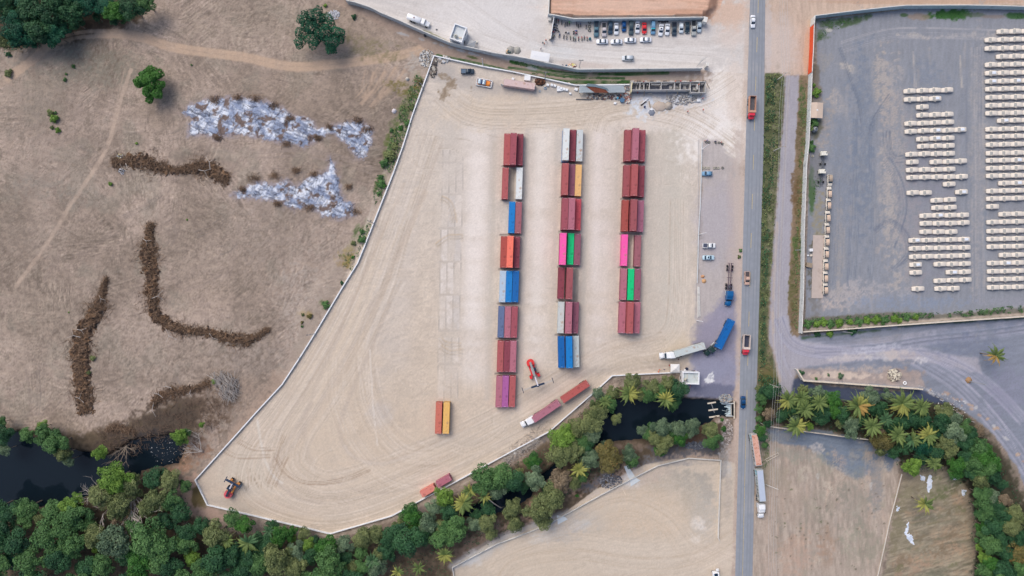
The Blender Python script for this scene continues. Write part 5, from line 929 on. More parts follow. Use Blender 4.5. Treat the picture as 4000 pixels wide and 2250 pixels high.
RT = [(313, 2315, 1), (397, 2195, 0), (483, 2195, 0), (565, 2310, 1), (648, 2197, 0), (732, 2198, 0), (815, 2199, 0), (893, 2200, 0), (977, 2202, 0), (1058, 2202, 0), (1137, 2202, 0), (1210, 2320, 1), (1298, 2203, 0), (1372, 2204, 0), (1453, 2207, 0), (1540, 2207, 0), (1613, 2207, 0), (1691, 2208, 0), (1768, 2208, 0), (1841, 2332, 1), (1921, 2210, 0), (1998, 2210, 0), (2078, 2211, 2), (2154, 2335, 1), (2234, 2213, 0), (2325, 2214, 0), (2405, 2214, 0), (2483, 2216, 0), (2566, 2338, 1), (2648, 2218, 0), (2731, 2219, 0), (2811, 2219, 0), (2893, 2219, 0)]
rowsR = []
for y_, x_, md in RT:
    n_ = {0: 4, 1: 3, 2: 1}[md]; rowsR.append([(3000+(x_+62+i*123.5)/2.576, (y_-i*3)/2.576) for i in range(n_)])
first = True; sheet_r = random.Random(12)
for bn, rows in (("middle block", rowsM), ("right block", rowsR)):
    for ri, row in enumerate(rows):
        for ci_, (fx_, fy_) in enumerate(row):
            if first: o = CRA; first = False
            else: o = copy_tree(CRA)
            r = random.Random(ri*31+ci_+len(bn)); x, y = W(fx_, fy_, 1.3); o.location = (x, y, 0); o.rotation_euler = (0, 0, math.pi+math.radians(2.2 if bn[0] == "m" else .9)+r.uniform(-.012, .012)); sc = r.uniform(.985, 1.01); o.scale = (1, 1.0*sc, sc)
            pl = "only car" if len(row) == 1 else ORD[ci_]+" car from left"
            tag(o, "cream covered car, %s in the %s row of the %s" % (pl, ordn(ri), "lot's "+bn), "car", "cream covered cars in the fenced lot")
            if r.random() < .5:
                f_ = MB(); f_.box(-.28, .28, -.02, .3, .5, .56, rz=r.uniform(-.5, .5)); f_.box(-.35, .3, -.05, .02, .4, .95); f_.build("loose_film_flap", film, o, loc=(.1, .95, .25))
            if r.random() < .14: MB().box(-.75, .75, -.5, .5, 1.515, 1.56, rz=r.uniform(-.1, .1), at=(-.45, 0, 0)).build("plastic_sheet", film_w, o)
# column of tan suvs by the slab
tan = (214, 188, 166)
for i, (fx_, fy_) in enumerate(((3244, 704), (3241, 752), (3238, 797), (3235.5, 846), (3233, 893), (3232, 940), (3229.5, 987), (3227.5, 1035), (3226, 1082), (3226, 1128))):
    car("suv", fx_, fy_, 0 if i else 180, (216, 208, 196), "cream suv, %s from the top in the column beside the slab" % ORD[i], roof=tan if i else (178, 160, 142), L=4.6, group="cream suvs parked nose to tail beside the slab")

for fx_, fy_, lb in ((3220, 599, "upper bare cab and chassis left of the tan column"), (3213, 669, "lower bare cab and chassis left of the tan column")):
    x, y = W(fx_, fy_, 1.8); o = empty("cab_chassis", x, y, 0, math.radians(90), lb, "truck"); p = paint((232, 228, 216))
    c = MB(); c.loft([ring(-.8, 1.25, .6, 2.2, .12), ring(.3, 1.25, .6, 2.25, .14), ring(.85, 1.1, .6, 1.5, .12)]); c.build("cab", p, o); MB().box(-.1, .35, -1.0, -.6, 2.2, 2.26).build("roof_hatch", glass, o)
    for s_ in (-1, 1): MB().box(-5.4, -.8, s_*.4-.07, s_*.4+.07, .6, .82).build("chassis_rail", grey_d, o); wheel(0, -3.9, s_*.95, .42, .4, o); wheel(0, 0, s_*1.0, .4, .25, o)
    for k in range(5): MB().box(-5.3+k*1.05, -5.15+k*1.05, -.33, .33, .62, .78).build("cross_member", grey_d, o)
# ---------------------------------------------------------------- vegetation
def leaf_mat(name, c1, c2, c3=None, tr=.15):
    """foliage: hue varies leaf clump by leaf clump (random, and lighter on the bulges) and from plant to plant"""
    m = bpy.data.materials.new(name); m.use_nodes = True; n = m.node_tree; b = n.nodes["Principled BSDF"]; b.inputs["Roughness"].default_value = .6; b.inputs["Specular IOR Level"].default_value = .25
    at = n.nodes.new("ShaderNodeAttribute"); at.attribute_name = "tone"; rp = n.nodes.new("ShaderNodeValToRGB"); e = rp.color_ramp.elements
    e[0].color = (*alb(c1), 1); e[1].color = (*alb(c2), 1)
    if c3: x_ = e.new(.93); x_.color = (*alb(c2), 1); e[2].color = (*alb(c3), 1)
    oi = n.nodes.new("ShaderNodeObjectInfo"); ad = n.nodes.new("ShaderNodeMath"); ad.operation = 'MULTIPLY_ADD'; ad.inputs[1].default_value = .3; n.links.new(oi.outputs["Random"], ad.inputs[0]); n.links.new(at.outputs["Fac"], ad.inputs[2])
    sb = n.nodes.new("ShaderNodeMath"); sb.operation = 'SUBTRACT'; sb.inputs[1].default_value = .15; n.links.new(ad.outputs[0], sb.inputs[0]); n.links.new(sb.outputs[0], rp.inputs[0]); n.links.new(rp.outputs[0], b.inputs["Base Color"])
    return m
LM = {"D": leaf_mat("dark foliage", (24, 60, 44), (62, 104, 66)), "T": leaf_mat("blue-green foliage", (16, 60, 48), (42, 104, 74)), "G": leaf_mat("mid green foliage", (40, 78, 44), (96, 134, 78)),
      "L": leaf_mat("lime foliage", (70, 106, 40), (128, 162, 72)), "O": leaf_mat("olive foliage", (64, 80, 48), (132, 142, 92)), "Y": leaf_mat("yellow brown foliage", (78, 76, 46), (126, 118, 70), (144, 112, 68)),
      "K": leaf_mat("grey green foliage", (54, 80, 62), (122, 144, 112)), "B": leaf_mat("brown foliage", (92, 80, 64), (146, 130, 108)), "M": leaf_mat("fresh green foliage", (30, 78, 34), (76, 126, 52))}
bark = mat("grey bark", (128, 116, 104), .95, noise=.15, nscale=3); bark_p = mat("pale bark", (186, 176, 168), .9, noise=.12, nscale=3)
def leaf_mesh(name, lobes, m, nleaf, size, seed, flat=.75, core=True):
    """leaf-sized faces spread over overlapping lobes; lobes: (x, y, z, r)"""
    r = np.random.RandomState(seed); tot = sum(l[3]**2 for l in lobes); V_, T_ = [], []
    for li, (lx, ly, lz, lr) in enumerate(lobes):
        k = max(20, int(nleaf*lr*lr/tot)); d = r.normal(size=(k, 3)); d /= np.linalg.norm(d, axis=1)[:, None]; d[:, 2] = np.where(d[:, 2] < -.25, -d[:, 2], d[:, 2])
        # clumps: bumps on the lobe surface
        cl = r.normal(size=(9, 3)); cl /= np.linalg.norm(cl, axis=1)[:, None]; cl[:, 2] = abs(cl[:, 2]); dot = np.clip((d@cl.T).max(1), 0, 1)
        rad = lr*(.56+.52*dot**5+r.uniform(-.09, .07, k)); inn = r.rand(k) < .18; rad = np.where(inn, rad*r.uniform(.4, .9, k), rad)
        p = d*rad[:, None]*np.array([1, 1, flat])+np.array([lx, ly, lz])
        t1 = r.normal(size=(k, 3)); nn = d*.75+r.normal(size=(k, 3))*.5+np.array([0, 0, .35]); nn /= np.linalg.norm(nn, axis=1)[:, None]
        t1 -= nn*(t1*nn).sum(1)[:, None]; t1 /= np.linalg.norm(t1, axis=1)[:, None]; t2 = np.cross(nn, t1); s_ = size*r.uniform(.6, 1.3, k)[:, None]
        V_.append(np.stack([p-t1*s_, p-t2*s_*.6, p+t1*s_, p+t2*s_*.6], 1).reshape(-1, 3)); T_.append(np.repeat(np.clip(r.uniform(.2, .75)+r.normal(0, .13, k)+(dot-.85)*.9, 0, 1), 4))
    V_ = np.concatenate(V_); T_ = np.concatenate(T_).astype(np.float32); nq = len(V_)//4; me = bpy.data.meshes.new(name)
    if core:
        cv, ct_ = [], []
        nb = len(V_)
    me.vertices.add(len(V_)); me.vertices.foreach_set("co", V_.astype(np.float32).ravel()); me.loops.add(nq*4); me.loops.foreach_set("vertex_index", np.arange(nq*4, dtype=np.int32)); me.polygons.add(nq)
    me.polygons.foreach_set("loop_start", np.arange(0, nq*4, 4, dtype=np.int32)); me.polygons.foreach_set("loop_total", np.full(nq, 4, np.int32)); me.update()
    at = me.attributes.new("tone", 'FLOAT', 'POINT'); at.data.foreach_set("value", T_); me.materials.append(m); return me
def lobes(seed, n, R=1.0):
    r = random.Random(seed); out = [(0, 0, .1, .62)]
    for i in range(n):
        a = 2*math.pi*i/n+r.uniform(-.4, .4); q = r.uniform(.42, .72); rr = r.uniform(.26, .42); out.append((q*math.cos(a), q*math.sin(a), r.uniform(-.2, .2), rr))
    for i in range(n//2): a = r.uniform(0, 6.28); q = r.uniform(.1, .4); out.append((q*math.cos(a), q*math.sin(a), r.uniform(.25, .45), r.uniform(.22, .34)))
    return [(x*R, y*R, z*R, q*R) for x, y, z, q in out]
BIG = {k: [leaf_mesh("crown_"+k+str(i), lobes(i*7+ord(k), 7+i % 3), m, 5200, .047, i*5+ord(k)) for i in range(3)] for k, m in LM.items()}
SML = {k: [leaf_mesh("bush_"+k+str(i), lobes(i*11+ord(k)+3, 4), m, 900, .12, i*5+ord(k)+2) for i in range(2)] for k, m in LM.items()}
trunk_mb = MB(); trunk_mb.tube([(0, 0, -1.2), (.02, 0, -.6), (0, .03, -.1)], [.075, .055, .04], 8)
for i in range(5):
    a = i*1.26; trunk_mb.tube([(0, .01, -.55+i*.05), (.25*math.cos(a), .25*math.sin(a), -.15), (.5*math.cos(a), .5*math.sin(a), .1)], [.035, .022, .01], 5)
TRK = trunk_mb.mesh("trunk", bark)
HUE = {"D": "dark green", "T": "deep blue-green", "G": "mid green", "L": "lime green", "O": "olive", "Y": "yellow-brown", "K": "grey-green", "B": "brown leafed", "M": "fresh green"}
tree_n = 0
def put_tree(fx, fy, r_px, k, label, group, hgt=None):
    global tree_n; tree_n += 1; r = random.Random(tree_n*17); R = r_px*.1*1.13; hc = hgt or min(9, 1.6+R*1.0); x, y = W(fx, fy, hc+R*.3); o = empty("leafy_tree", x, y, 0, r.uniform(0, 6.28), label, "tree", group)
    g0 = ground_z(x, y); c = bpy.data.objects.new("crown", BIG[k][tree_n % 3]); C.objects.link(c); c.parent = o; c.location = (0, 0, hc); c.scale = (R, R*r.uniform(.88, 1.08), R*r.uniform(.8, 1.05))
    t = bpy.data.objects.new("trunk", TRK); C.objects.link(t); t.parent = o; t.location = (0, 0, hc); t.scale = (R*.8, R*.8, (hc-min(g0, 0))/1.15)
    return o
CL_ = {}
def cluster(name, data, small=False):
    """data: (x, y, r, hue) in picture px; each label = hue + size + ordinal of that hue from the left inside the named cluster"""
    data = sorted(data, key=lambda d: d[0]); cnt = {}
    tot = {}
    for d in data: tot[d[3]] = tot.get(d[3], 0)+1
    for x, y, r, k in data:
        i = cnt.get(k, 0); cnt[k] = i+1; od = "the only "+HUE[k]+" tree" if tot[k] == 1 else "%s %s tree from left" % (ordn(i), HUE[k])
        put_tree(x, y, r, k, "%s in the %s" % (od, name), "trees of the "+name)
cluster("wood at the upper left corner", [(40, 60, 48, 'T'), (120, 40, 60, 'D'), (190, 55, 58, 'D'), (60, 130, 55, 'T'), (130, 110, 60, 'D'), (200, 130, 50, 'T'), (262, 40, 55, 'D'), (290, 85, 32, 'D'), (110, 155, 34, 'T'), (170, 140, 30, 'T'), (20, 155, 38, 'O'), (240, 105, 36, 'T'), (440, 35, 46, 'M'), (500, 25, 52, 'D'), (560, 8, 42, 'G'), (440, 68, 24, 'D'), (340, 15, 48, 'T'), (395, 10, 45, 'T'), (375, 65, 18, 'D'), (10, 10, 50, 'D'), (90, -10, 50, 'T'), (210, -15, 60, 'D'), (480, 66, 22, 'G'), (300, -10, 50, 'T'), (62, 164, 22, 'G'), (205, 165, 18, 'G')])
LONE = {"T": "T"}
put_tree(1215, 95, 52, "D", "large dark lone tree, upper left lobe crown, in the dry field", None, 6)
def lone(fx, fy, lobes_px, k, label, hc):
    """one big tree whose crown outline is read off the photograph"""
    x, y = W(fx, fy, hc+2); o = empty("leafy_tree", x, y, 0, 0, label, "tree"); L_ = [((a-fx)*.1, -(b_-fy)*.1, z, q*.1) for a, b_, q, z in lobes_px]
    c = bpy.data.objects.new("crown", leaf_mesh("crown", L_, LM[k], 9000, .3, len(L_), .8)); C.objects.link(c); c.parent = o; c.location = (0, 0, hc)
    t = bpy.data.objects.new("trunk", TRK); C.objects.link(t); t.parent = o; t.location = (0, 0, hc); t.scale = (5, 5, hc/1.15); return o
C_last = [o for o in C.objects if o.get("label", "").startswith("large dark lone tree")][0]
for ch in list(C_last.children): bpy.data.objects.remove(ch)
bpy.data.objects.remove(C_last)
lone(1240, 112, [(1190, 70, 32, 0), (1232, 62, 38, 1.2), (1270, 80, 34, .4), (1215, 105, 36, 1.4), (1175, 120, 26, -.5), (1165, 158, 24, -.8), (1222, 150, 34, .2), (1258, 130, 36, 1.0), (1310, 118, 30, -.2), (1322, 140, 20, -.8), (1285, 160, 34, .1), (1286, 180, 22, -.6)], "T", "huge dark green lone tree near the top of the dry field", 6.5)
lone(570, 325, [(560, 288, 24, .2), (585, 275, 22, .4), (605, 290, 26, .5), (550, 318, 28, .9), (585, 315, 32, 1.2), (520, 313, 15, -.8), (612, 325, 22, 0), (565, 350, 24, .5), (605, 355, 24, 0), (572, 378, 18, -.5), (532, 318, 16, -.4)], "M", "bright green lone tree in the left part of the dry field", 4.5)
cluster("river bank at the left edge", [(0, 1700, 42, 'D'), (12, 1758, 26, 'K'), (98, 1702, 30, 'G'), (160, 1700, 42, 'G'), (212, 1732, 52, 'G'), (238, 1775, 42, 'O'), (262, 1800, 26, 'K'), (385, 1772, 30, 'L'), (700, 1708, 34, 'L'), (726, 1690, 18, 'G'), (160, 1670, 26, 'L'), (785, 1660, 13, 'L'), (0, 1650, 24, 'G'), (190, 1695, 22, 'D')])
WOOD = [(16, 2008, 46, 'D'), (89, 1989, 48, 'G'), (93, 2035, 36, 'G'), (155, 2032, 34, 'O'), (194, 2004, 46, 'G'), (272, 1973, 46, 'L'), (280, 2024, 60, 'G'), (240, 2074, 56, 'G'), (167, 2113, 66, 'G'), (50, 2132, 60, 'D'), (97, 2210, 62, 'G'), (20, 2195, 40, 'T'), (213, 2190, 60, 'D'), (272, 2132, 56, 'G'), (361, 2101, 50, 'O'), (369, 2148, 18, 'L'), (439, 2125, 66, 'K'), (388, 2210, 50, 'G'), (330, 2225, 46, 'D'), (516, 2055, 40, 'G'), (567, 2113, 80, 'G'), (621, 2144, 60, 'G'), (532, 2210, 56, 'M'), (613, 2202, 50, 'G'), (718, 2132, 46, 'G'), (749, 2187, 34, 'L'), (835, 2200, 60, 'D'), (835, 2094, 58, 'O'), (703, 2004, 40, 'D'), (904, 2028, 38, 'G'), (951, 2055, 38, 'M'), (660, 2222, 46, 'D'), (904, 2171, 50, 'D'), (430, 1880, 66, 'L'), (385, 1935, 56, 'O'), (500, 1900, 50, 'O'), (455, 1985, 55, 'O'), (600, 1868, 44, 'D'), (652, 1880, 46, 'O'), (600, 1955, 56, 'O'), (660, 1962, 46, 'G'), (722, 1900, 26, 'G'), (560, 1990, 40, 'O'), (330, 2050, 40, 'G'), (720, 2090, 44, 'D'), (780, 2060, 40, 'D'), (640, 2040, 40, 'D'), (460, 2060, 40, 'B'), (965, 2180, 46, 'D'), (20, 2080, 40, 'D'), (790, 2235, 50, 'G'), (300, 1990, 30, 'O'), (940, 2232, 48, 'D'), (-30, 2100, 60, 'D'), (-30, 1990, 50, 'D'), (-30, 2220, 60, 'G'), (120, 2290, 60, 'D'), (300, 2300, 60, 'G'), (500, 2290, 60, 'D'), (700, 2295, 60, 'G'), (900, 2300, 60, 'D'), (1000, 2120, 34, 'D'), (480, 2170, 44, 'D'), (870, 2140, 40, 'D'), (1030, 2150, 36, 'D'), (1010, 2210, 50, 'G')]
cluster("wood below the left river", WOOD)
cluster("thicket under the yard's southern tip", [(1094, 2093, 44, 'M'), (1141, 2074, 22, 'M'), (1184, 2089, 28, 'O'), (1197, 2133, 30, 'L'), (1141, 2108, 18, 'L'), (1073, 2189, 64, 'O'), (1150, 2160, 40, 'K'), (1150, 2225, 50, 'O'), (1275, 2142, 48, 'M'), (1275, 2210, 68, 'G'), (1340, 2130, 40, 'K'), (1414, 2102, 40, 'O'), (1408, 2160, 30, 'G'), (1377, 2226, 36, 'O'), (1470, 2092, 38, 'O'), (1606, 2029, 44, 'M'), (1600, 1992, 30, 'G'), (1556, 2057, 34, 'O'), (1420, 2225, 40, 'G'), (1200, 2290, 60, 'G'), (1350, 2290, 60, 'D'), (1060, 2060, 30, 'D'), (1045, 2130, 36, 'D'), (1210, 2180, 34, 'D'), (1340, 2185, 34, 'D'), (1466, 2215, 44, 'K'), (1510, 2160, 40, 'D'), (1230, 2110, 20, 'D'), (1520, 2110, 46, 'D'), (1480, 2170, 36, 'O')])
cluster("creek thicket south of the yard wall", [(1739, 1948, 44, 'L'), (1692, 1989, 35, 'K'), (1758, 2000, 44, 'D'), (1578, 2116, 64, 'D'), (1671, 2051, 44, 'K'), (1727, 2060, 36, 'O'), (1779, 2066, 50, 'G'), (1727, 2107, 50, 'G'), (1851, 2051, 30, 'K'), (1905, 2045, 40, 'O'), (1904, 1986, 32, 'D'), (1863, 2014, 26, 'D'), (2000, 1989, 40, 'O'), (2012, 2048, 34, 'O'), (2099, 1995, 54, 'O'), (2152, 1958, 58, 'O'), (2090, 1874, 44, 'K'), (1888, 1877, 58, 'G'), (1950, 1865, 54, 'G'), (1997, 1886, 48, 'D'), (1935, 1917, 44, 'K'), (2081, 1803, 32, 'M'), (2028, 1846, 20, 'O'), (2199, 1725, 54, 'L'), (2199, 1781, 58, 'O'), (2270, 1746, 38, 'G'), (2192, 1874, 44, 'B'), (2245, 1886, 30, 'O'), (2283, 1818, 30, 'K'), (1645, 2095, 44, 'D'), (1985, 2010, 24, 'O'), (2150, 1905, 30, 'D'), (2120, 2040, 34, 'O'), (2275, 1860, 26, 'G'), (1915, 2085, 26, 'O'), (2045, 1905, 26, 'D')])
cluster("green fringe around the dark pool", [(2470, 1497, 40, 'O'), (2550, 1511, 36, 'O'), (2542, 1541, 35, 'G'), (2611, 1500, 35, 'O'), (2647, 1522, 40, 'D'), (2641, 1560, 26, 'D'), (2630, 1582, 26, 'G'), (2581, 1530, 34, 'G'), (2495, 1541, 28, 'O'), (2338, 1541, 26, 'K'), (2393, 1538, 30, 'O'), (2379, 1580, 35, 'G'), (2330, 1616, 44, 'O'), (2305, 1657, 48, 'O'), (2319, 1698, 38, 'K'), (2410, 1637, 24, 'O'), (2255, 1676, 40, 'O'), (2216, 1698, 40, 'L'), (2269, 1726, 35, 'G'), (2290, 1752, 34, 'D'), (2233, 1759, 48, 'O'), (2310, 1790, 38, 'K'), (2366, 1762, 44, 'Y'), (2388, 1803, 48, 'Y'), (2459, 1773, 34, 'K'), (2470, 1802, 30, 'G'), (2357, 1731, 12, 'K'), (2335, 1580, 26, 'G')])
cluster("far bank below the dark pool", [(2512, 1682, 22, 'K'), (2542, 1667, 20, 'G'), (2586, 1673, 40, 'K'), (2652, 1679, 34, 'K'), (2708, 1660, 30, 'K'), (2703, 1686, 28, 'K'), (2561, 1712, 34, 'O'), (2586, 1748, 36, 'O'), (2661, 1715, 30, 'M'), (2608, 1722, 32, 'O'), (2782, 1687, 34, 'O'), (2788, 1726, 38, 'G'), (2829, 1676, 13, 'M'), (2821, 1640, 8, 'M'), (2790, 1656, 8, 'M'), (2535, 1700, 24, 'G'), (2580, 1762, 24, 'M'), (2630, 1695, 26, 'G')])
cluster("roadside bushes right of the road", [(3005, 1534, 32, 'D'), (2976, 1559, 25, 'G'), (2966, 1597, 18, 'G'), (3010, 1619, 26, 'B'), (3060, 1624, 30, 'D'), (2964, 1638, 14, 'G'), (2971, 1682, 24, 'M'), (2978, 1711, 20, 'D'), (3040, 1520, 18, 'D'), (2962, 1520, 14, 'O'), (2990, 1740, 14, 'G'), (3002, 1655, 20, 'D')])
GROVE = [(3143, 1522, 25, 'O'), (3194, 1534, 30, 'K'), (3230, 1554, 25, 'G'), (3264, 1563, 32, 'M'), (3261, 1605, 32, 'M'), (3213, 1619, 40, 'D'), (3406, 1554, 40, 'K'), (3399, 1585, 35, 'D'), (3471, 1547, 25, 'K'), (3297, 1619, 35, 'D'), (3326, 1655, 34, 'K'), (3331, 1687, 32, 'K'), (3290, 1655, 24, 'O'), (3167, 1667, 16, 'L'), (3206, 1643, 26, 'O'), (3423, 1711, 25, 'Y'), (3459, 1728, 38, 'Y'), (3445, 1692, 22, 'B'), (3698, 1612, 38, 'O'), (3737, 1640, 34, 'K'), (3682, 1660, 44, 'D'), (3731, 1685, 48, 'K'), (3779, 1673, 34, 'G'), (3795, 1700, 32, 'D'), (3698, 1731, 40, 'O'), (3717, 1762, 38, 'O'), (3773, 1726, 38, 'D'), (3491, 1767, 25, 'D'), (3441, 1762, 25, 'O'), (3579, 1828, 36, 'L'), (3546, 1825, 24, 'L'), (3668, 1823, 11, 'L'), (3566, 1638, 40, 'D'), (3607, 1645, 36, 'D'), (3530, 1650, 34, 'D'), (3160, 1590, 36, 'D'), (3100, 1600, 34, 'D'), (3440, 1600, 34, 'D'), (3370, 1640, 30, 'D'), (3650, 1690, 36, 'D'), (3610, 1740, 40, 'T'), (3540, 1745, 34, 'D'), (3660, 1770, 40, 'D'), (3600, 1790, 30, 'D'), (3110, 1640, 28, 'K'), (3480, 1670, 26, 'D')]
cluster("palm grove right of the road", GROVE)
RWOOD = [(3831, 1750, 44, 'G'), (3850, 1783, 44, 'M'), (3875, 1811, 44, 'M'), (3814, 1818, 42, 'G'), (3742, 1818, 36, 'M'), (3831, 1681, 24, 'B'), (3866, 1829, 46, 'G'), (3888, 1861, 36, 'D'), (3835, 1873, 40, 'O'), (3913, 1892, 26, 'D'), (3842, 1932, 38, 'G'), (3879, 1942, 30, 'K'), (3851, 1995, 44, 'G'), (3919, 2019, 36, 'D'), (3929, 1957, 28, 'B'), (3972, 2013, 38, 'O'), (3963, 2060, 44, 'O'), (3851, 2057, 32, 'M'), (3888, 2060, 44, 'D'), (3842, 2097, 30, 'G'), (3882, 2137, 44, 'G'), (3913, 2112, 36, 'D'), (3984, 2168, 44, 'Y'), (3960, 2184, 30, 'O'), (3835, 2137, 22, 'L'), (3851, 2175, 28, 'L'), (3879, 2212, 36, 'M'), (3935, 2237, 48, 'D'), (3851, 2240, 36, 'G'), (3990, 2110, 40, 'D'), (4010, 2230, 50, 'G'), (4030, 2040, 44, 'O'), (3780, 1780, 36, 'D'), (3740, 1850, 28, 'M'), (3800, 1850, 30, 'D'), (3900, 1980, 30, 'D'), (3935, 2160, 36, 'D'), (3900, 2290, 50, 'G'), (3980, 2300, 50, 'D')]
cluster("wood at the lower right edge", RWOOD)
# palms
palm_g = leaf_mat("palm frond green", (54, 80, 42), (124, 140, 78)); palm_y = leaf_mat("palm frond yellow", (96, 108, 52), (168, 166, 88)); palm_o = leaf_mat("dry palm frond", (128, 110, 60), (184, 148, 84)); palm_d = leaf_mat("dark palm frond", (44, 76, 50), (84, 118, 76))  # the last one is simply a darker green
def frond_mesh(m, seed, droop):
    r = random.Random(seed); mb = MB(); n = 26; L = 1.0; pts = []
    for i in range(n+1):
        f = i/n; pts.append(Vector((L*(f-.12*droop*f*f), 0, .22*math.sin(f*1.9)-droop*.55*f*f)))
    mb.tube(pts[:-2], [.012*(1-.8*i/n) for i in range(n-1)], 4)
    for i in range(2, n+1):
        f = i/n; l = .15*math.sin(min(1, f*1.15+.12)*math.pi)**.7+.03; p = pts[i]; d = (pts[i]-pts[i-1]).normalized()
        for s_ in (-1, 1):
            tip = p+d*l*.62+Vector((0, s_*l*.8, -l*.42-r.uniform(0, .03))); w_ = d*.017; mid = (p+tip)/2+Vector((0, 0, .02))
            mb.add([p-w_, mid-w_*1.2, tip, mid+w_*1.2, p+w_], [(0, 1, 3, 4), (1, 2, 3)])
    me = mb.mesh("frond", m); at = me.attributes.new("tone", 'FLOAT', 'POINT'); v = np.zeros(len(me.vertices)*3, np.float32); me.vertices.foreach_get("co", v); v = v.reshape(-1, 3)
    at.data.foreach_set("value", np.clip(.35+.4*v[:, 0]+.1*np.sin(v[:, 0]*40), 0, 1).astype(np.float32)); return me
FR = {k: [frond_mesh(m, i, d_) for i, d_ in enumerate((.35, .75, 1.15))] for k, m in (("g", palm_g), ("y", palm_y), ("o", palm_o), ("d", palm_d))}
palm_i = 0
def palm(fx, fy, r_px, label, kinds="g", n=15, hgt=8.5, lean=None, group="coconut palms", spread=(0, 360)):
    global palm_i; palm_i += 1; r = random.Random(palm_i*5+1); R = r_px*.1*1.1; x, y = W(fx, fy, hgt); bx, by = (0, 0)
    if lean: bx, by = W(*lean, 0); bx -= x; by -= y
    o = empty("palm_tree", x+bx, y+by, 0, 0, label, "palm tree", group)
    MB().tube([(0, 0, -1), (-bx*.15, -by*.15, hgt*.3), (-bx*.5, -by*.5, hgt*.65), (-bx, -by, hgt)], [.26, .2, .17, .15], 8).build("trunk", bark_p if lean else bark, o, True)
    a0 = r.uniform(0, 6.28)
    for i in range(n):
        a = math.radians(spread[0])+(math.radians(spread[1]-spread[0])*i/n)+r.uniform(-.14, .14)+(a0 if spread == (0, 360) else 0); lv = i % 3; k = kinds[i*len(kinds)//n] if len(kinds) > 1 else kinds
        f = bpy.data.objects.new("frond", FR[k][(i*2+palm_i) % 3]); C.objects.link(f); f.parent = o; f.location = (-bx, -by, hgt+.05*lv); s_ = R*(.8+.28*r.random()); f.scale = (s_, s_*r.uniform(.85, 1.1), s_); f.rotation_euler = (r.uniform(-.25, .25), -r.uniform(.0, .35), a)
    return o
PL = [(886, 2111, 38, "g", "palm left of a taller palm below the yard's lower left corner"), (970, 2120, 50, "gd", "wide green palm right of a smaller palm below the yard's lower left corner"),
      (1835, 1917, 36, "gy", "palm behind the big palm near the short coral containers"), (1810, 1964, 50, "yg", "big palm with many fronds below the short rose container"),
      (2261, 1834, 38, "y", "bright yellow palm among the creek trees"), (1738, 2167, 38, "gy", "upper palm on the bare slope at the bottom edge"), (1637, 2218, 34, "g", "middle palm of three along the bottom edge"), (1555, 2233, 32, "yg", "leftmost palm of three along the bottom edge"),
      (2363, 1569, 32, "g", "small palm nearest the yard wall by the pool"), (2457, 1538, 46, "gy", "wide palm on the pool's upper bank"), (2600, 1560, 42, "yg", "yellowish palm leaning over the pool's right part"),
      (3078, 1563, 48, "yggg", "leftmost palm of the grove by the road"), (3128, 1556, 44, "g", "palm second from left in the grove by the road"), (3200, 1573, 44, "g", "palm right of the grove's left cluster"), (3143, 1600, 44, "g", "palm below the grove's left cluster centre"),
      (3111, 1665, 50, "gyg", "palm overhanging the grey plot by the low wall"), (3353, 1585, 56, "oygg", "palm with orange left fronds in the grove"), (3406, 1665, 48, "g", "green palm left of the dark palm in the grove"), (3459, 1638, 38, "d", "dark palm in the middle of the grove"),
      (3524, 1577, 58, "ygg", "largest palm of the grove with dense fronds"), (3599, 1591, 46, "g", "palm touching the right side of the largest palm"), (3508, 1701, 46, "g", "left palm of the lower three in the grove"), (3563, 1718, 42, "gd", "middle palm of the lower three in the grove"), (3624, 1701, 46, "yg", "right palm of the lower three in the grove"),
      (3646, 1809, 38, "g", "palm above the brown plot at the lower right"), (3612, 1968, 42, "yg", "lone yellowish palm standing in the brown plot"), (1455, 2190, 38, "d", "dark palm in the thicket near the bottom edge"), (3168, 503, 14, "g", "tiny palm beside the grey water tank"), (1050, 2075, 30, "d", "dark palm squeezed below the south wall")]
for fx_, fy_, r_, kd, lb in PL: palm(fx_, fy_, r_, lb, kd, 24 if r_ > 54 else (11 if r_ < 36 else 17), 2.2 if r_ < 20 else 8)
palm(1894, 1939, 30, "small palm on a long leaning pale trunk over the creek", "yg", 10, 9, lean=(1966, 1985))
palm(3889, 1388, 48, "half yellow palm standing alone on the slate gravel lot", "ogg", 15, 8)
# bare grey tree
def bare_tree(fx, fy, R, label, dirs, hgt=7, m=bark_p, nb=9, seed=2):
    x, y = W(fx, fy, hgt*.6); o = empty("bare_tree", x, y, 0, 0, label, "tree"); r = random.Random(seed); MB().tube([(0, 0, -.5), (.1, .1, hgt*.5)], [.4, .3], 8).build("trunk", m, o)
    for i in range(nb):
        mb = MB(); a = math.radians(dirs[0]+(dirs[1]-dirs[0])*(i+.5)/nb+r.uniform(-8, 8)); L = R*r.uniform(.65, 1.0)
        def grow_(p, a, l, rad, dep):
            pts = [p]; q = Vector(p); aa = a
            for s_ in range(5): aa += r.uniform(-.22, .22); q = q+Vector((math.cos(aa)*l/5, math.sin(aa)*l/5, l*.07+r.uniform(-.1, .12))); pts.append(tuple(q))
            mb.tube(pts, [rad*(1-.7*k/5) for k in range(6)], 4)
            if dep:
                for k in range(5 if dep == 2 else 4): j = r.randint(1, 5); grow_(pts[j], aa+r.choice((-1, 1))*r.uniform(.3, .9), l*r.uniform(.3, .5), rad*.5, dep-1)
        grow_((.1, .1, hgt*.5), a, L, .2, 2); mb.build("limb", m, o)
    return o
bare_tree(505, 1925, 13, "large bare grey tree spreading over the wood's olive crowns", (150, 330), nb=12)
bare_tree(490, 1745, 6.5, "bare fallen tree with curling limbs at the river's edge", (190, 330), 2.5, bark, 6, 5)
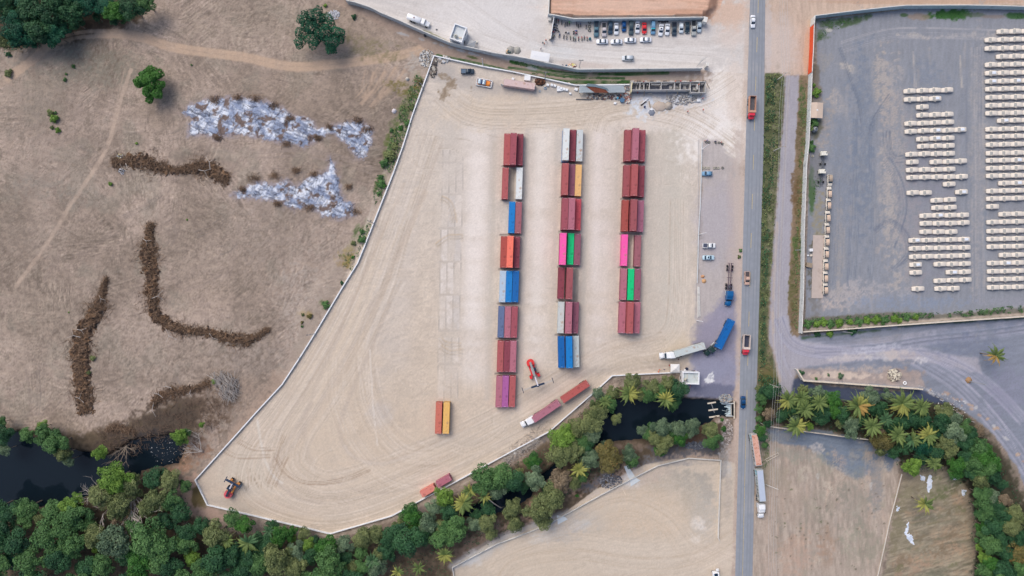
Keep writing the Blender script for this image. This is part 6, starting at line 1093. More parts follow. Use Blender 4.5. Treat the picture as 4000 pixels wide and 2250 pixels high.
bare_tree(785, 1765, 7, "pale dead tree lying left of the yard's lower corner", (90, 200), 2.0, bark_p, 4, 8)
bare_tree(720, 2050, 5, "small bare tree below the lower left yard corner", (100, 260), 4, bark, 5, 9)
# shrubs one can tell apart
def shrub(fx, fy, r_px, k, label, group="shrubs in the dry field"):
    global tree_n; tree_n += 1; R = r_px*.1*1.1; x, y = W(fx, fy, R*.5); o = bpy.data.objects.new("shrub", SML[k][tree_n % 2]); C.objects.link(o); o.location = (x, y, R*.3); o.scale = (R, R, R*.8); o.rotation_euler = (0, 0, tree_n*1.3)
    return tag(o, label, "shrub", group)
for fx_, fy_, r_, k, lb in ((195, 440, 16, 'O', "topmost olive shrub of the cluster left of the bright lone tree"), (210, 462, 20, 'L', "middle lime shrub of the cluster left of the bright lone tree"), (216, 440, 7, 'G', "tiny green shrub above the shrub cluster at left"), (202, 498, 9, 'O', "small olive shrub under the lime shrub at left"), (224, 508, 13, 'L', "lowest lime shrub of the cluster at left"), (284, 258, 9, 'G', "tallest small green shrub north of the shrub cluster"), (258, 289, 6, 'G', "tiny shrub above the narrow one at upper left"), (253, 312, 9, 'G', "narrow green shrub at upper left of the field"), (1270, 21, 9, 'L', "lime shrub above the huge dark tree"), (1382, 65, 12, 'D', "dark shrub right of the huge dark tree"), (30, 212, 12, 'D', "dark shrub at the left edge below the corner wood"), (30, 285, 18, 'O', "olive shrub at the left edge beside the track"),
        (430, 718, 10, 'L', "green shrub below the left end of the long brush heap"), (748, 253, 5, 'G', "tiny green shrub below the dirt track"), (730, 858, 5, 'L', "tiny lime shrub in the middle of the field"), (533, 560, 7, 'L', "tiny lime shrub above the long brush heap"), (268, 1220, 4, 'L', "tiny shrub right of the lower left field edge"), (835, 1490, 13, 'L', "lime shrub on the bleached branch pile"), (360, 1400, 13, 'O', "upper olive bush on the left brush heap"), (345, 1457, 10, 'O', "lower olive bush on the left brush heap"),
        (1524, 605, 26, 'O', "large olive shrub against the west wall"), (1500, 640, 20, 'G', "green shrub left of the large one at the west wall"), (1540, 570, 18, 'O', "olive shrub above the large one at the west wall"), (1488, 690, 12, 'G', "small shrub below the large one at the west wall"), (1486, 717, 18, 'G', "green shrub halfway down the west wall"), (1500, 724, 12, 'M', "fresh shrub halfway down the west wall"), (1480, 755, 11, 'G', "lowest of three shrubs halfway down the west wall"), (1415, 905, 12, 'G', "upper green shrub below the lamp pole on the west wall"), (1412, 935, 18, 'G', "lower green shrub below the lamp pole on the west wall"), (1380, 950, 11, 'O', "olive shrub left of the pair below the lamp pole"), (1378, 1005, 8, 'M', "small fresh shrub above the orange soil patch"), (1335, 1105, 9, 'D', "small dark shrub at the wall bend"), (1272, 1190, 18, 'G', "green shrub touching the wall above the lower lamp"), (1182, 1229, 7, 'O', "small olive shrub away from the lower wall"), (1179, 1260, 7, 'Y', "orange-yellow shrub away from the lower wall"), (1179, 1276, 6, 'G', "small green shrub under the orange-yellow one"), (1210, 1235, 12, 'Y', "yellowish dry shrub near the lower wall"), (1610, 420, 14, 'O', "olive shrub at the upper west wall"), (1590, 480, 14, 'G', "green shrub below the olive one at the upper west wall"), (1640, 320, 12, 'Y', "brownish shrub below the rubble at the yard corner"), (1565, 500, 12, 'M', "fresh green shrub away from the upper west wall"), (1530, 510, 10, 'G', "small green shrub left of the fresh one"),
        (3190, 361, 22, 'L', "lime shrub above the tan shed"), (3180, 333, 9, 'L', "tiny lime shrub above the one over the tan shed"), (3182, 478, 19, 'G', "green shrub between the tan shed and the tank"), (3170, 557, 10, 'G', "small green shrub below the water tank"), (3172, 577, 18, 'G', "round green shrub beside the lot wall and the tyre"), (3136, 941, 10, 'D', "dark shrub growing over the lot wall"), (3243, 1303, 17, 'L', "lime shrub outside the lot's south wall"), (3332, 1293, 20, 'D', "dark shrub outside the lot's south wall"), (3195, 1304, 14, 'D', "dark shrub near the lot's lower left corner"), (3190, 1480, 7, 'G', "small green shrub inside the rubble plot"), (3237, 1465, 7, 'K', "grey-green shrub inside the rubble plot"), (3285, 1470, 14, 'K', "spiky grey shrub in the rubble plot"), (3130, 1459, 14, 'D', "dark shrub at the rubble plot's upper left"), (2255, 1936, 8, 'M', "small round green shrub on the bare creek slope"), (2893, 978, 8, 'G', "upper weed patch on the road shoulder"), (2888, 1003, 8, 'O', "lower weed patch on the road shoulder"), (3830, 1140, 0.1, 'G', "")):
    if lb: shrub(fx_, fy_, r_, k, lb)
HG = [(3155, 1267, 24), (3194, 1265, 22), (3217, 1258, 26), (3248, 1265, 26), (3280, 1262, 26), (3322, 1258, 20), (3357, 1258, 24), (3388, 1250, 24), (3423, 1250, 26), (3458, 1248, 26), (3497, 1245, 26), (3516, 1252, 18), (3545, 1240, 20), (3578, 1238, 20)]
for i, (fx_, fy_, r_) in enumerate(HG): shrub(fx_, fy_, r_*.8, 'L' if i % 3 else 'G', "%s hedge shrub from left along the lot's south wall" % ordn(i), "hedge shrubs along the lot's south wall")
# ground cover one cannot count
def cover(name, label, polys, k, dens, size, hgt, seed=1):
    r = np.random.RandomState(seed); P3, T3 = [], []
    for pl in polys:
        a = np.array(pl, float); x0, y0 = a.min(0); x1, y1 = a.max(0); n_ = int((x1-x0)*(y1-y0)*O*O/100*dens); x = r.uniform(x0, x1, n_); y = r.uniform(y0, y1, n_)
        nz = fbm(14, 2, 90+seed, u=x.astype(np.float32), v=y.astype(np.float32), idx=np.arange(1)); m_ = inside(pl, x, y) & (nz > -.25); x, y, nz = x[m_], y[m_], nz[m_]
        X3 = (x*O-2000)/10; Y3 = (1125-y*O)/10; h = hgt*np.clip(.35+nz+r.uniform(0, .5, len(x)), .05, 1.6); c = np.stack([X3, Y3, h], 1); nn = r.normal(size=(len(x), 3))*.6+np.array([0, 0, 1]); nn /= np.linalg.norm(nn, axis=1)[:, None]
        t1 = r.normal(size=(len(x), 3)); t1 -= nn*(t1*nn).sum(1)[:, None]; t1 /= np.linalg.norm(t1, axis=1)[:, None]; t2 = np.cross(nn, t1); s_ = size*r.uniform(.5, 1.4, len(x))[:, None]
        P3.append(np.stack([c-t1*s_, c-t2*s_*.6, c+t1*s_, c+t2*s_*.6], 1).reshape(-1, 3)); T3.append(np.repeat(np.clip(.45+nz*.5+r.normal(0, .16, len(x)), 0, 1), 4))
    V_ = np.concatenate(P3); nq = len(V_)//4; me = bpy.data.meshes.new(name); me.vertices.add(len(V_)); me.vertices.foreach_set("co", V_.astype(np.float32).ravel()); me.loops.add(nq*4); me.loops.foreach_set("vertex_index", np.arange(nq*4, dtype=np.int32)); me.polygons.add(nq)
    me.polygons.foreach_set("loop_start", np.arange(0, nq*4, 4, dtype=np.int32)); me.polygons.foreach_set("loop_total", np.full(nq, 4, np.int32)); me.update(); at = me.attributes.new("tone", 'FLOAT', 'POINT'); at.data.foreach_set("value", np.concatenate(T3).astype(np.float32)); me.materials.append(LM[k])
    o = bpy.data.objects.new(name, me); C.objects.link(o); return tag(o, label, "vegetation", kind="stuff")
cover("verge_plants", "dense green roadside growth right of the road", [[(1926, 188), (1966, 186), (1972, 240), (1966, 340), (1958, 420), (1948, 560), (1938, 700), (1932, 860), (1944, 940), (1962, 975), (1940, 995), (1908, 1000), (1908, 900), (1914, 560), (1922, 300)]], 'O', 5, .26, .7, 1)
cover("verge_plants", "darker bushes in the roadside growth", [[(1926, 190), (1955, 190), (1952, 300), (1945, 420), (1935, 560), (1924, 760), (1922, 920), (1910, 930), (1914, 560), (1922, 300)], [(1905, 940), (1945, 945), (1965, 975), (1950, 1000), (1905, 1000)]], 'D', 6, .3, 1.2, 2)
cover("weeds", "olive weeds along the outside of the west wall", [[(1050, 185), (1066, 200), (1040, 275), (1020, 340), (1012, 362), (990, 420), (975, 440), (972, 400), (990, 350), (1005, 280), (1030, 220)], [(950, 440), (968, 450), (962, 500), (944, 520), (938, 480)], [(1000, 300), (1012, 320), (1000, 372), (965, 440), (958, 420)], [(895, 640), (925, 560), (935, 565), (900, 650)]], 'G', 7, .26, .5, 3)
cover('weeds', 'olive weeds mixed along the outside of the west wall', [[(1045, 190), (1066, 200), (1030, 300), (1012, 362), (990, 430), (972, 440), (968, 390), (990, 330), (1005, 270)], [(850, 640), (895, 630), (890, 680), (858, 690)]], 'O', 5, .24, .4, 21)
cover("weeds", "green weeds inside the lane beside the walls", [[(1285, 152), (1330, 160), (1400, 178), (1560, 186), (1680, 182), (1560, 190), (1400, 182), (1290, 162)], [(1180, 155), (1290, 180), (1370, 196), (1440, 206), (1583, 205), (1583, 210), (1440, 211), (1290, 185)], [(1330, 181), (1400, 191), (1460, 196), (1570, 196), (1570, 200), (1450, 199), (1340, 186)]], 'M', 14, .18, .3, 4)
cover("weeds", "mixed weeds along the outside of the lot wall", [[(2015, 195), (2031, 200), (2026, 420), (2018, 600), (2010, 720), (2005, 835), (1990, 810), (1990, 720), (2000, 560), (2008, 400), (2013, 280)]], 'O', 5, .2, .4, 5)
cover("weeds", "green weeds mixed along the outside of the lot wall", [[(2015, 295), (2028, 300), (2026, 420), (2018, 600), (2010, 720), (2005, 835), (1992, 810), (1996, 720), (2004, 560), (2010, 400)]], 'G', 4, .22, .5, 6)
cover("weeds", "green weeds inside the lot along its walls", [[(2056, 54), (2140, 44), (2180, 40), (2120, 66), (2090, 90), (2056, 104)], [(2340, 30), (2420, 30), (2430, 42), (2384, 52), (2345, 42)], [(2044, 440), (2064, 450), (2062, 500), (2046, 510)], [(2545, 36), (2600, 36), (2600, 50), (2560, 48)]], 'M', 5, .2, .35, 7)
cover("hedge_vines", "long olive vine hedge along the lot's south wall", [[(2030, 800), (2120, 794), (2240, 788), (2360, 788), (2620, 762), (2640, 774), (2500, 792), (2380, 798), (2240, 802), (2120, 812), (2030, 818)], [(2240, 785), (2380, 786), (2640, 760), (2640, 782), (2390, 798), (2245, 796)]], 'G', 8, .26, 1.0, 8)
cover("undergrowth", "dark undergrowth between the creek trees", [[(1000, 1330), (1160, 1240), (1290, 1170), (1400, 1100), (1470, 1020), (1440, 1120), (1330, 1215), (1240, 1255), (1160, 1300), (1050, 1370)], [(1400, 1190), (1480, 1135), (1560, 1150), (1520, 1190), (1400, 1260), (1340, 1290), (1290, 1330), (1180, 1400), (1160, 1330), (1300, 1280)]], 'D', 1.6, .26, 1.0, 9)
cover("undergrowth", "dark undergrowth below the wood at the lower left", [[(-30, 1310), (300, 1230), (440, 1185), (500, 1300), (700, 1360), (900, 1370), (1100, 1310), (1130, 1460), (-30, 1470)]], 'D', 1.3, .3, 1.4, 10)
cover("undergrowth", "dark undergrowth of the palm grove", [[(1955, 1005), (2130, 1005), (2300, 995), (2400, 1030), (2500, 1130), (2560, 1240), (2576, 1449), (2440, 1449), (2440, 1280), (2400, 1190), (2280, 1190), (2180, 1110), (2050, 1070), (1950, 1060)]], 'D', 1.6, .28, 1.3, 11)
cover("undergrowth", "dark undergrowth of the upper left wood", [[(-30, -30), (370, -30), (340, 40), (230, 70), (120, 120), (-30, 150)]], 'T', 1.4, .3, 1.2, 12)
cover("grass", "green grass right of the road by the low wall", [[(1908, 1005), (1925, 1010), (1925, 1060), (1935, 1080), (1935, 1160), (1920, 1190), (1908, 1100)]], 'M', 5, .2, .5, 13)

def twigs_(name, label, polys, n, seed, lr, rr, m, z=.1):
    r = random.Random(seed); mb = MB()
    for pl in polys:
        xs_ = [p[0] for p in pl]; ys_ = [p[1] for p in pl]
        for i in range(n):
            x, y = r.uniform(min(xs_), max(xs_)), r.uniform(min(ys_), max(ys_))
            if not inside(pl, np.array([x]), np.array([y]))[0]: continue
            wx, wy = (x*O-2000)/10, (1125-y*O)/10; g = max(ground_z(wx, wy), -1.1); a = r.uniform(0, 6.28); l = r.uniform(*lr); k = r.uniform(*rr); d = Vector((math.cos(a), math.sin(a), r.uniform(-.1, .25)))*l/2; p = Vector((wx, wy, g+z+r.uniform(0, .3))); mb.tube([p-d, p+Vector((r.uniform(-.3, .3), r.uniform(-.3, .3), .15)), p+d], [k, k*.8, k*.3], 3, cap=False)
    o = mb.build(name, m); return tag(o, label, "branches", kind="stuff")
twigs_("dead_branches", "tangled dead twigs on the muddy bank above the left river", [[(240, 1085), (330, 1060), (420, 1030), (520, 1000), (590, 1010), (560, 1060), (500, 1110), (470, 1170), (440, 1160), (460, 1100), (400, 1110), (330, 1150), (270, 1140)]], 1500, 3, (1, 4), (.03, .09), mat("muddy twig", (112, 94, 82), .95, noise=.2))
twigs_("dead_branches", "pale driftwood and palm litter outside the southern wall", [[(1240, 1150), (1300, 1110), (1400, 1040), (1380, 1080), (1330, 1120), (1270, 1170)], [(1430, 1040), (1490, 995), (1540, 955), (1560, 965), (1500, 1010), (1440, 1070)], [(1550, 952), (1680, 946), (1700, 970), (1560, 972)]], 420, 4, (1, 3), (.04, .09), mat("pale driftwood", (176, 164, 152), .9, noise=.15))
# ---------------------------------------------------------------- heaps: ash, brush, gravel
def heap(name, label, cat, pts, cfun, hmax, seed, res=3.0, part=None, edge=7, rough=.3, base=0.02, wob_=6):
    """lumpy mound over a sketch-px outline, as one mesh child of an Empty"""
    a = np.array(pts, float); x0, y0 = a.min(0)-4; x1, y1 = a.max(0)+4; nx, ny = int((x1-x0)/(res/O))+2, int((y1-y0)/(res/O))+2
    gx, gy = np.meshgrid(np.linspace(x0, x1, nx).astype(np.float32), np.linspace(y0, y1, ny).astype(np.float32)); gx, gy = gx.ravel(), gy.ravel()
    d = seg_dist(pts, gx, gy, True); d = np.where(inside(pts, gx, gy), d, -d)+fbm(7, 3, seed+1, u=gx, v=gy)*wob_+fbm(2.5, 2, seed+2, u=gx, v=gy)*2
    n1 = fbm(6, 3, seed+3, u=gx, v=gy); z = hmax*smooth(-1, edge, d)*(.55+.5*n1*rough/.3+.8*rough*fbm(2.2, 2, seed+4, u=gx, v=gy))-.06
    keep = d > -.5; col = cfun(gx, gy, d, n1, seed)
    ii, jj = np.meshgrid(np.arange(nx-1), np.arange(ny-1)); q = (jj*nx+ii).ravel(); q = q[keep[q] & keep[q+1] & keep[q+nx] & keep[q+nx+1]]
    quads = np.stack([q+nx, q+nx+1, q+1, q], 1); used, inv = np.unique(quads.ravel(), return_inverse=True)
    wx, wy = (gx*O-2000)/10, (1125-gy*O)/10; cx, cy = float(wx[used].mean()), float(wy[used].mean()); root = empty(name, cx, cy, 0, 0, label, cat)
    me = bpy.data.meshes.new(part or name); me.vertices.add(used.size); me.loops.add(quads.size); me.polygons.add(len(quads))
    me.vertices.foreach_set("co", np.stack([wx[used]-cx, wy[used]-cy, z[used]+base], 1).astype(np.float32).ravel()); me.loops.foreach_set("vertex_index", inv.astype(np.int32).ravel())
    me.polygons.foreach_set("loop_start", np.arange(0, quads.size, 4, dtype=np.int32)); me.polygons.foreach_set("loop_total", np.full(len(quads), 4, np.int32)); me.update()
    ca = me.color_attributes.new("soil", 'FLOAT_COLOR', 'POINT'); c = np.clip(lin(np.clip(col, 8, 248))/KI, 0, .92).astype(np.float32)[used]; ca.data.foreach_set("color", np.concatenate([c, np.ones((used.size, 1), np.float32)], 1).ravel())
    me.polygons.foreach_set("use_smooth", np.ones(len(quads), bool)); me.materials.append(gm); o = bpy.data.objects.new(part or name, me); C.objects.link(o); o.parent = root; root["_c"] = 0; del root["_c"]; return root, (gx, gy, d, cx, cy, z)
def ash_col(x, y, d, n1, s):
    a = fbm(11, 4, s+20, 32, 2.0, u=x, v=y); b2 = fbm(5, 4, s+21, 125, 3.5, u=x, v=y); b3 = fbm(4, 3, s+25, 20, 4, u=x, v=y); c2 = fbm(15, 4, s+22, u=x, v=y)
    col = mixw(A_(152, 164, 190), A_(222, 227, 238), smooth(-.5, .4, a)); k = smooth(.0, .4, b2)*.5; col = col*(1-k[:, None])+A_(122, 134, 162)*k[:, None]; k = smooth(.2, .45, b3)*.55; col = col*(1-k[:, None])+A_(92, 98, 116)*k[:, None]
    k = smooth(.16, .6, c2+.25*b2)*.85; col = col*(1-k[:, None])+A_(112, 92, 82)*k[:, None]; k = smooth(9, 0, d)*.8; col = col*(1-k[:, None])+A_(146, 134, 134)*k[:, None]; return col
def stick_mesh(n, ptfun, seed, lr=(.8, 3.2), rr=(.03, .08), zspread=.8, ang=None):
    r = random.Random(seed); mb = MB()
    for i in range(n):
        x, y, z = ptfun(r); a = (ang if ang is not None else 0)+(r.uniform(-.9, .9) if ang is not None else r.uniform(0, 6.28)); l = r.uniform(*lr); el = r.uniform(-.25, .35); rad = r.uniform(*rr); d = Vector((math.cos(a)*math.cos(el), math.sin(a)*math.cos(el), math.sin(el)))*l/2; bend = Vector((r.uniform(-.2, .2), r.uniform(-.2, .2), r.uniform(0, .25)))*l*.3
        p = Vector((x, y, z)); mb.tube([p-d, p+bend, p+d], [rad, rad*.8, rad*.35], 3, cap=False)
    return mb
def clump(root, cx, cy, spots, n, seed, m, nm="brushwood"):
    r = random.Random(seed); pts = [((x*O-2000)/10-cx, (1125-y*O)/10-cy, q*O/10) for x, y, q in spots]
    def pick(r):
        x, y, q = pts[r.randrange(len(pts))]; return (x+r.gauss(0, q*.5), y+r.gauss(0, q*.35), r.uniform(.05, .9))
    o = stick_mesh(n, pick, seed, (.7, 2.8), (.03, .08)).build(nm, m, root); o["kind"] = "stuff"; tone_(o.data, seed)
twig = leaf_mat("brushwood", (78, 62, 52), (148, 122, 100), (184, 164, 144)); char = mat("charred wood", (64, 62, 70), .95, noise=.2); bleach = mat("bleached wood", (188, 180, 174), .9, noise=.12)
def tone_(me, seed):
    at = me.attributes.new("tone", 'FLOAT', 'POINT'); n_ = len(me.vertices); v = np.repeat(np.random.RandomState(seed).uniform(.1, 1.0, n_//9+1), 9)[:n_]; at.data.foreach_set("value", v.astype(np.float32))
for i, (P_, lb) in enumerate(((ASH1, "large white ash heap, the upper of the two burnt areas"), (ASH2, "lower white ash heap with a spike pointing up"))):
    root, (gx, gy, d, cx, cy, z) = heap("ash_heap", lb, "ash heap", P_, ash_col, .34, 5+i*30, 2.6, "ash", rough=.05)
    ok = np.nonzero(d > 3)[0]; pick = lambda r: (lambda j: ((gx[j]*O-2000)/10-cx, (1125-gy[j]*O)/10-cy, z[j]+.12))(ok[r.randrange(len(ok))])
    o = stick_mesh(300-100*i, pick, i+3, (1.5, 5.5), (.03, .07)).build("charred_branches", char, root); o["kind"] = "stuff"
    clump(root, cx, cy, ((540, 252, 14), (600, 246, 10), (645, 247, 16), (690, 266, 12), (728, 300, 10), (830, 320, 9), (900, 303, 14), (928, 325, 12), (722, 362, 14), (548, 347, 10), (800, 348, 8)) if not i else ((640, 448, 16), (690, 442, 12), (745, 430, 10), (790, 438, 12), (700, 513, 10), (780, 522, 12), (895, 532, 14), (878, 470, 8), (610, 475, 8)), 900 if not i else 700, 31+i, twig)
    o = stick_mesh(60, pick, i+13, (1, 3.5), (.03, .07)).build("pale_branches", bleach, root); o["kind"] = "stuff"
def brush_col(x, y, d, n1, s):
    a = fbm(4, 4, s+20, u=x, v=y); b2 = fbm(10, 2, s+22, u=x, v=y); col = mixw(A_(70, 57, 50), A_(126, 105, 88), smooth(-.5, .6, a)); k = smooth(.1, .5, b2)*.5; return col*(1-k[:, None])+A_(134, 104, 78)*k[:, None]
def spine_poly(sp):
    L_, R_ = [], []; n = len(sp)
    for i, (x, y, w_) in enumerate(sp):
        a, b2 = sp[max(i-1, 0)], sp[min(i+1, n-1)]; dx, dy = b2[0]-a[0], b2[1]-a[1]; l = math.hypot(dx, dy); L_.append((x-dy/l*w_/2, y+dx/l*w_/2)); R_.append((x+dy/l*w_/2, y-dx/l*w_/2))
    return L_+R_[::-1]
HP = [([(284, 412, 20), (305, 405, 36), (350, 405, 44), (395, 418, 36), (440, 430, 24), (485, 424, 34), (520, 420, 44), (550, 440, 46), (576, 455, 26)], "long brown brush heap left of the lower ash heap", 1),
      ([(378, 562, 18), (378, 590, 34), (372, 625, 46), (378, 665, 48), (385, 710, 42), (380, 750, 38), (392, 795, 40), (430, 822, 32), (470, 832, 22), (520, 835, 26), (570, 850, 32), (615, 860, 30), (650, 845, 18), (676, 828, 8)], "hook-shaped brown brush heap curving to the right", 2),
      ([(268, 700, 6), (258, 740, 22), (248, 775, 38), (228, 810, 52), (205, 850, 50), (202, 890, 54), (205, 930, 52), (208, 970, 46), (212, 1010, 48), (216, 1040, 50)], "broad upright brown brush heap at the left", 3),
      ([(384, 1022, 14), (400, 1000, 28), (440, 985, 26), (490, 978, 20), (530, 962, 22)], "small brown brush heap above the river bend", 4),
      ([(268, 1082, 10), (295, 1075, 22), (325, 1082, 20), (342, 1090, 8)], "little brush heap near the river bank", 6),
      ([(1270, 1160, 16), (1300, 1140, 24), (1330, 1120, 26), (1352, 1105, 12)], "tangle of grey dead branches outside the south wall", 7)]
for sp, lb, sd_ in HP:
    root, (gx, gy, d, cx, cy, z) = heap("brush_heap", lb, "brush heap", spine_poly([(x, y, w_*.92) for x, y, w_ in sp]), brush_col if sd_ != 7 else (lambda x, y, d, n1, s: mixw(A_(120, 108, 100), A_(176, 160, 148), smooth(-.4, .5, n1))), 1.3 if sd_ < 4 else .6, sd_*9, 2.8, "mound", 12, wob_=10)
    ok = np.nonzero(d > -1)[0]
    def pick(r):
        k = r.randrange(len(sp)-1); f = r.random(); (ax, ay, aw), (bx, by, bw) = sp[k], sp[k+1]; dx, dy = bx-ax, by-ay; l = math.hypot(dx, dy); w2 = (aw+(bw-aw)*f)*(.75+.35*math.sin(k*2.3+f*3+sd_)); q = r.gauss(0, w2*.36); x = ax+dx*f-dy/l*q; y = ay+dy*f+dx/l*q
        return ((x*O-2000)/10-cx, (1125-y*O)/10-cy, max(.05, 1.2*(1-abs(q)/(w2*.6))*r.random()))
    n_ = int(len(ok)*.62) if sd_ != 7 else 500
    o = stick_mesh(min(n_, 3600), pick, sd_, (.9, 3.8), (.03, .085)).build("branches", twig if sd_ != 7 else bleach, root); o["kind"] = "stuff"; tone_(o.data, sd_)
    if sd_ < 5:
        r = random.Random(sd_+50)
        for k in range(4):
            j = ok[r.randrange(len(ok))]; x, y = (gx[j]*O-2000)/10-cx, (1125-gy[j]*O)/10-cy; a = r.uniform(0, 6.28); l = r.uniform(3, 6); q = Vector((x, y, max(0, z[j])+.6)); mb = MB()
            mb.tube([q, q+Vector((math.cos(a)*l/2, math.sin(a)*l/2, .5)), q+Vector((math.cos(a+.3)*l, math.sin(a+.3)*l, .1))], [.13, .1, .04], 6); mb.tube([q+Vector((math.cos(a)*l/2, math.sin(a)*l/2, .5)), q+Vector((math.cos(a-.5)*l*.9, math.sin(a-.5)*l*.9, .2))], [.07, .02], 5); mb.build("pale_log", bleach, root)
# bleached root pile above the river bend
root, (gx, gy, d, cx, cy, z) = heap("branch_pile", "bleached grey branch pile with long drooping limbs", "brush heap", [(540, 950), (570, 940), (600, 955), (602, 990), (585, 1010), (560, 1000), (545, 975)], brush_col, 1.2, 77, 2.6, "mound")
ok = np.nonzero(d > 0)[0]; pick = lambda r: (lambda j: ((gx[j]*O-2000)/10-cx, (1125-gy[j]*O)/10-cy, max(0, z[j])+r.uniform(.2, .9)))(ok[r.randrange(len(ok))])
o = stick_mesh(240, pick, 9, (2, 6), (.05, .12), ang=-1.25).build("pale_branches", bleach, root); o["kind"] = "stuff"
def rubble(name, label, cat, fx, fy, rx, ry, n, cols, smin, smax, seed=1, hgt=.4):
    r = random.Random(seed); x, y = W(fx, fy); mb = MB()
    for i in range(n):
        a, q = r.uniform(0, 6.28), math.sqrt(r.random()); px_, py_ = q*math.cos(a)*rx/10, q*math.sin(a)*ry/10; s_ = r.uniform(smin, smax); z = hgt*(1-q)*r.random(); s2 = s_*r.uniform(.4, 1)
        mb.box(-s_/2, s_/2, -s2/2, s2/2, 0, s_*.5, mi=r.randrange(len(cols)), taper=s_*.12, rz=r.uniform(0, 3.1), at=(px_, py_, z))
    o = mb.build(name, [mat("rubble %d %d %d" % c, c, .95, noise=.1) for c in cols], loc=(x, y, -.02)); return tag(o, label, cat, kind="stuff")
WHR = [(206, 206, 204), (170, 170, 172), (186, 178, 168)]
rubble("rubble", "white rubble outside the yard's top left corner", "rubble", 1668, 228, 30, 34, 240, WHR, .25, .9, 1); rubble("rubble", "pale stones right of the huge dark tree", "rubble", 1303, 58, 26, 18, 160, [(206, 208, 214), (186, 188, 196)], .2, .7, 2)
rubble("rubble", "broken slabs and stones in the plot above the palms", "rubble", 3492, 1465, 24, 22, 150, [(216, 208, 190), (176, 166, 152), (120, 112, 110)], .4, 1.4, 3, .8); rubble("rubble", "stone embankment beside the culvert", "rubble", 2835, 1557, 26, 16, 260, [(150, 160, 168), (184, 170, 156), (120, 122, 128)], .3, .9, 4)
rubble("rubble", "pale riprap stones below the culvert", "rubble", 2842, 1690, 20, 50, 260, [(196, 186, 180), (166, 154, 148), (140, 130, 124)], .3, .8, 5); rubble("rubble", "dark boulders at the creek below the low wall", "rubble", 2720, 1740, 50, 14, 150, [(86, 90, 100), (112, 116, 124)], .4, 1.0, 6)
rubble("litter", "floating litter on the left river", "litter", 640, 1760, 60, 55, 80, [(206, 206, 206), (176, 150, 120), (120, 124, 130)], .1, .35, 7, .05).location.z = -1.14
rubble("litter", "pale trash on the long brush heap's left end", "litter", 470, 612, 14, 9, 70, [(206, 206, 200), (150, 150, 156), (206, 190, 120)], .2, .6, 8, 1.6); rubble("litter", "black and white trash below the heap's left end", "litter", 474, 670, 12, 12, 60, [(216, 216, 220), (40, 42, 50)], .2, .6, 9, 1.2)
rubble("debris", "planks and scrap along the inside of the west wall", "debris", 1692, 262, 12, 40, 120, [(92, 86, 84), (176, 170, 160), (130, 120, 112)], .3, 1.5, 10, .3); rubble("debris", "pale scrap below the lane wall in the yard corner", "debris", 1735, 232, 26, 12, 120, [(206, 200, 192), (150, 140, 132), (190, 192, 196)], .3, 1.2, 11, .3)
rubble("debris", "building scrap in front of the tin shed", "debris", 2360, 378, 70, 9, 260, [(150, 132, 120), (112, 84, 84), (196, 190, 182), (90, 96, 108)], .2, 1.1, 12, .2); rubble("debris", "bricks and rods left of the shell building", "debris", 2452, 372, 12, 34, 160, [(176, 130, 120), (196, 196, 196), (110, 112, 120)], .2, 1.0, 13, .4)
rubble("debris", "cement rubble in front of the shell building", "debris", 2665, 388, 60, 20, 300, [(206, 208, 212), (140, 140, 146), (176, 172, 168)], .2, 1.0, 14, .25); rubble("debris", "brown scrap heap beside the faded container", "debris", 2110, 320, 18, 13, 260, [(92, 62, 50), (120, 84, 66), (60, 46, 42)], .3, 1.0, 15, .9)
rubble("debris", "mixed bags and scrap behind the lane wall", "debris", 2235, 256, 14, 7, 60, [(216, 176, 150), (226, 216, 120), (120, 60, 60), (230, 230, 226)], .3, .9, 16, .4); rubble("debris", "scrap beside the grey gravel pile", "debris", 1990, 203, 14, 6, 50, [(206, 170, 120), (70, 74, 84), (186, 182, 176)], .3, .9, 17, .3)
rubble("stones", "row of small stones along the curving fence line", "stones", 3720, 1590, 70, 34, 60, [(206, 206, 210), (170, 150, 140)], .2, .5, 18, .05); rubble("debris", "dark scrap behind the parked row", "debris", 2592, 84, 20, 4, 40, [(60, 56, 62), (90, 84, 86)], .3, .8, 19, .2)
rubble("stones", "dark crushed stone outside the low yard wall", "stones", 2385, 1880, 46, 30, 420, [(84, 88, 98), (104, 108, 118), (150, 150, 156)], .2, .6, 20, .2)
def mound(fx, fy, rp, h, col, label, name="gravel_pile", ry=None):
    x, y = W(fx, fy); mb = MB(); r = random.Random(int(fx)); R = rp/10; n = 22
    secs = []
    for k, (q, z) in enumerate(((1, 0), (.85, .3), (.6, .65), (.32, .92), (.08, 1))): secs.append([(math.cos(2*math.pi*i/n)*R*q*(1+.1*math.sin(i*1.7+fx)), math.sin(2*math.pi*i/n)*(ry or rp)/10*q*(1+.1*math.cos(i*2.1)), z*h) for i in range(n)])
    mb.loft(secs); return tag(mb.build(name, mat("pile %d %d %d" % col, col, .95, noise=.08, nscale=3, bump=.3), loc=(x, y, -.02), smooth=True), label, "pile")
mound(2611, 414, 17, 1.3, (176, 166, 156), "round tan sand pile in front of the shell building"); mound(2577, 416, 28, .6, (188, 174, 162), "flat spread tan sand pile left of the round one", ry=20); mound(1996, 195, 16, 1.0, (158, 156, 152), "left grey gravel pile behind the lane wall"); mound(2020, 197, 15, 1.0, (166, 164, 158), "right grey gravel pile behind the lane wall")
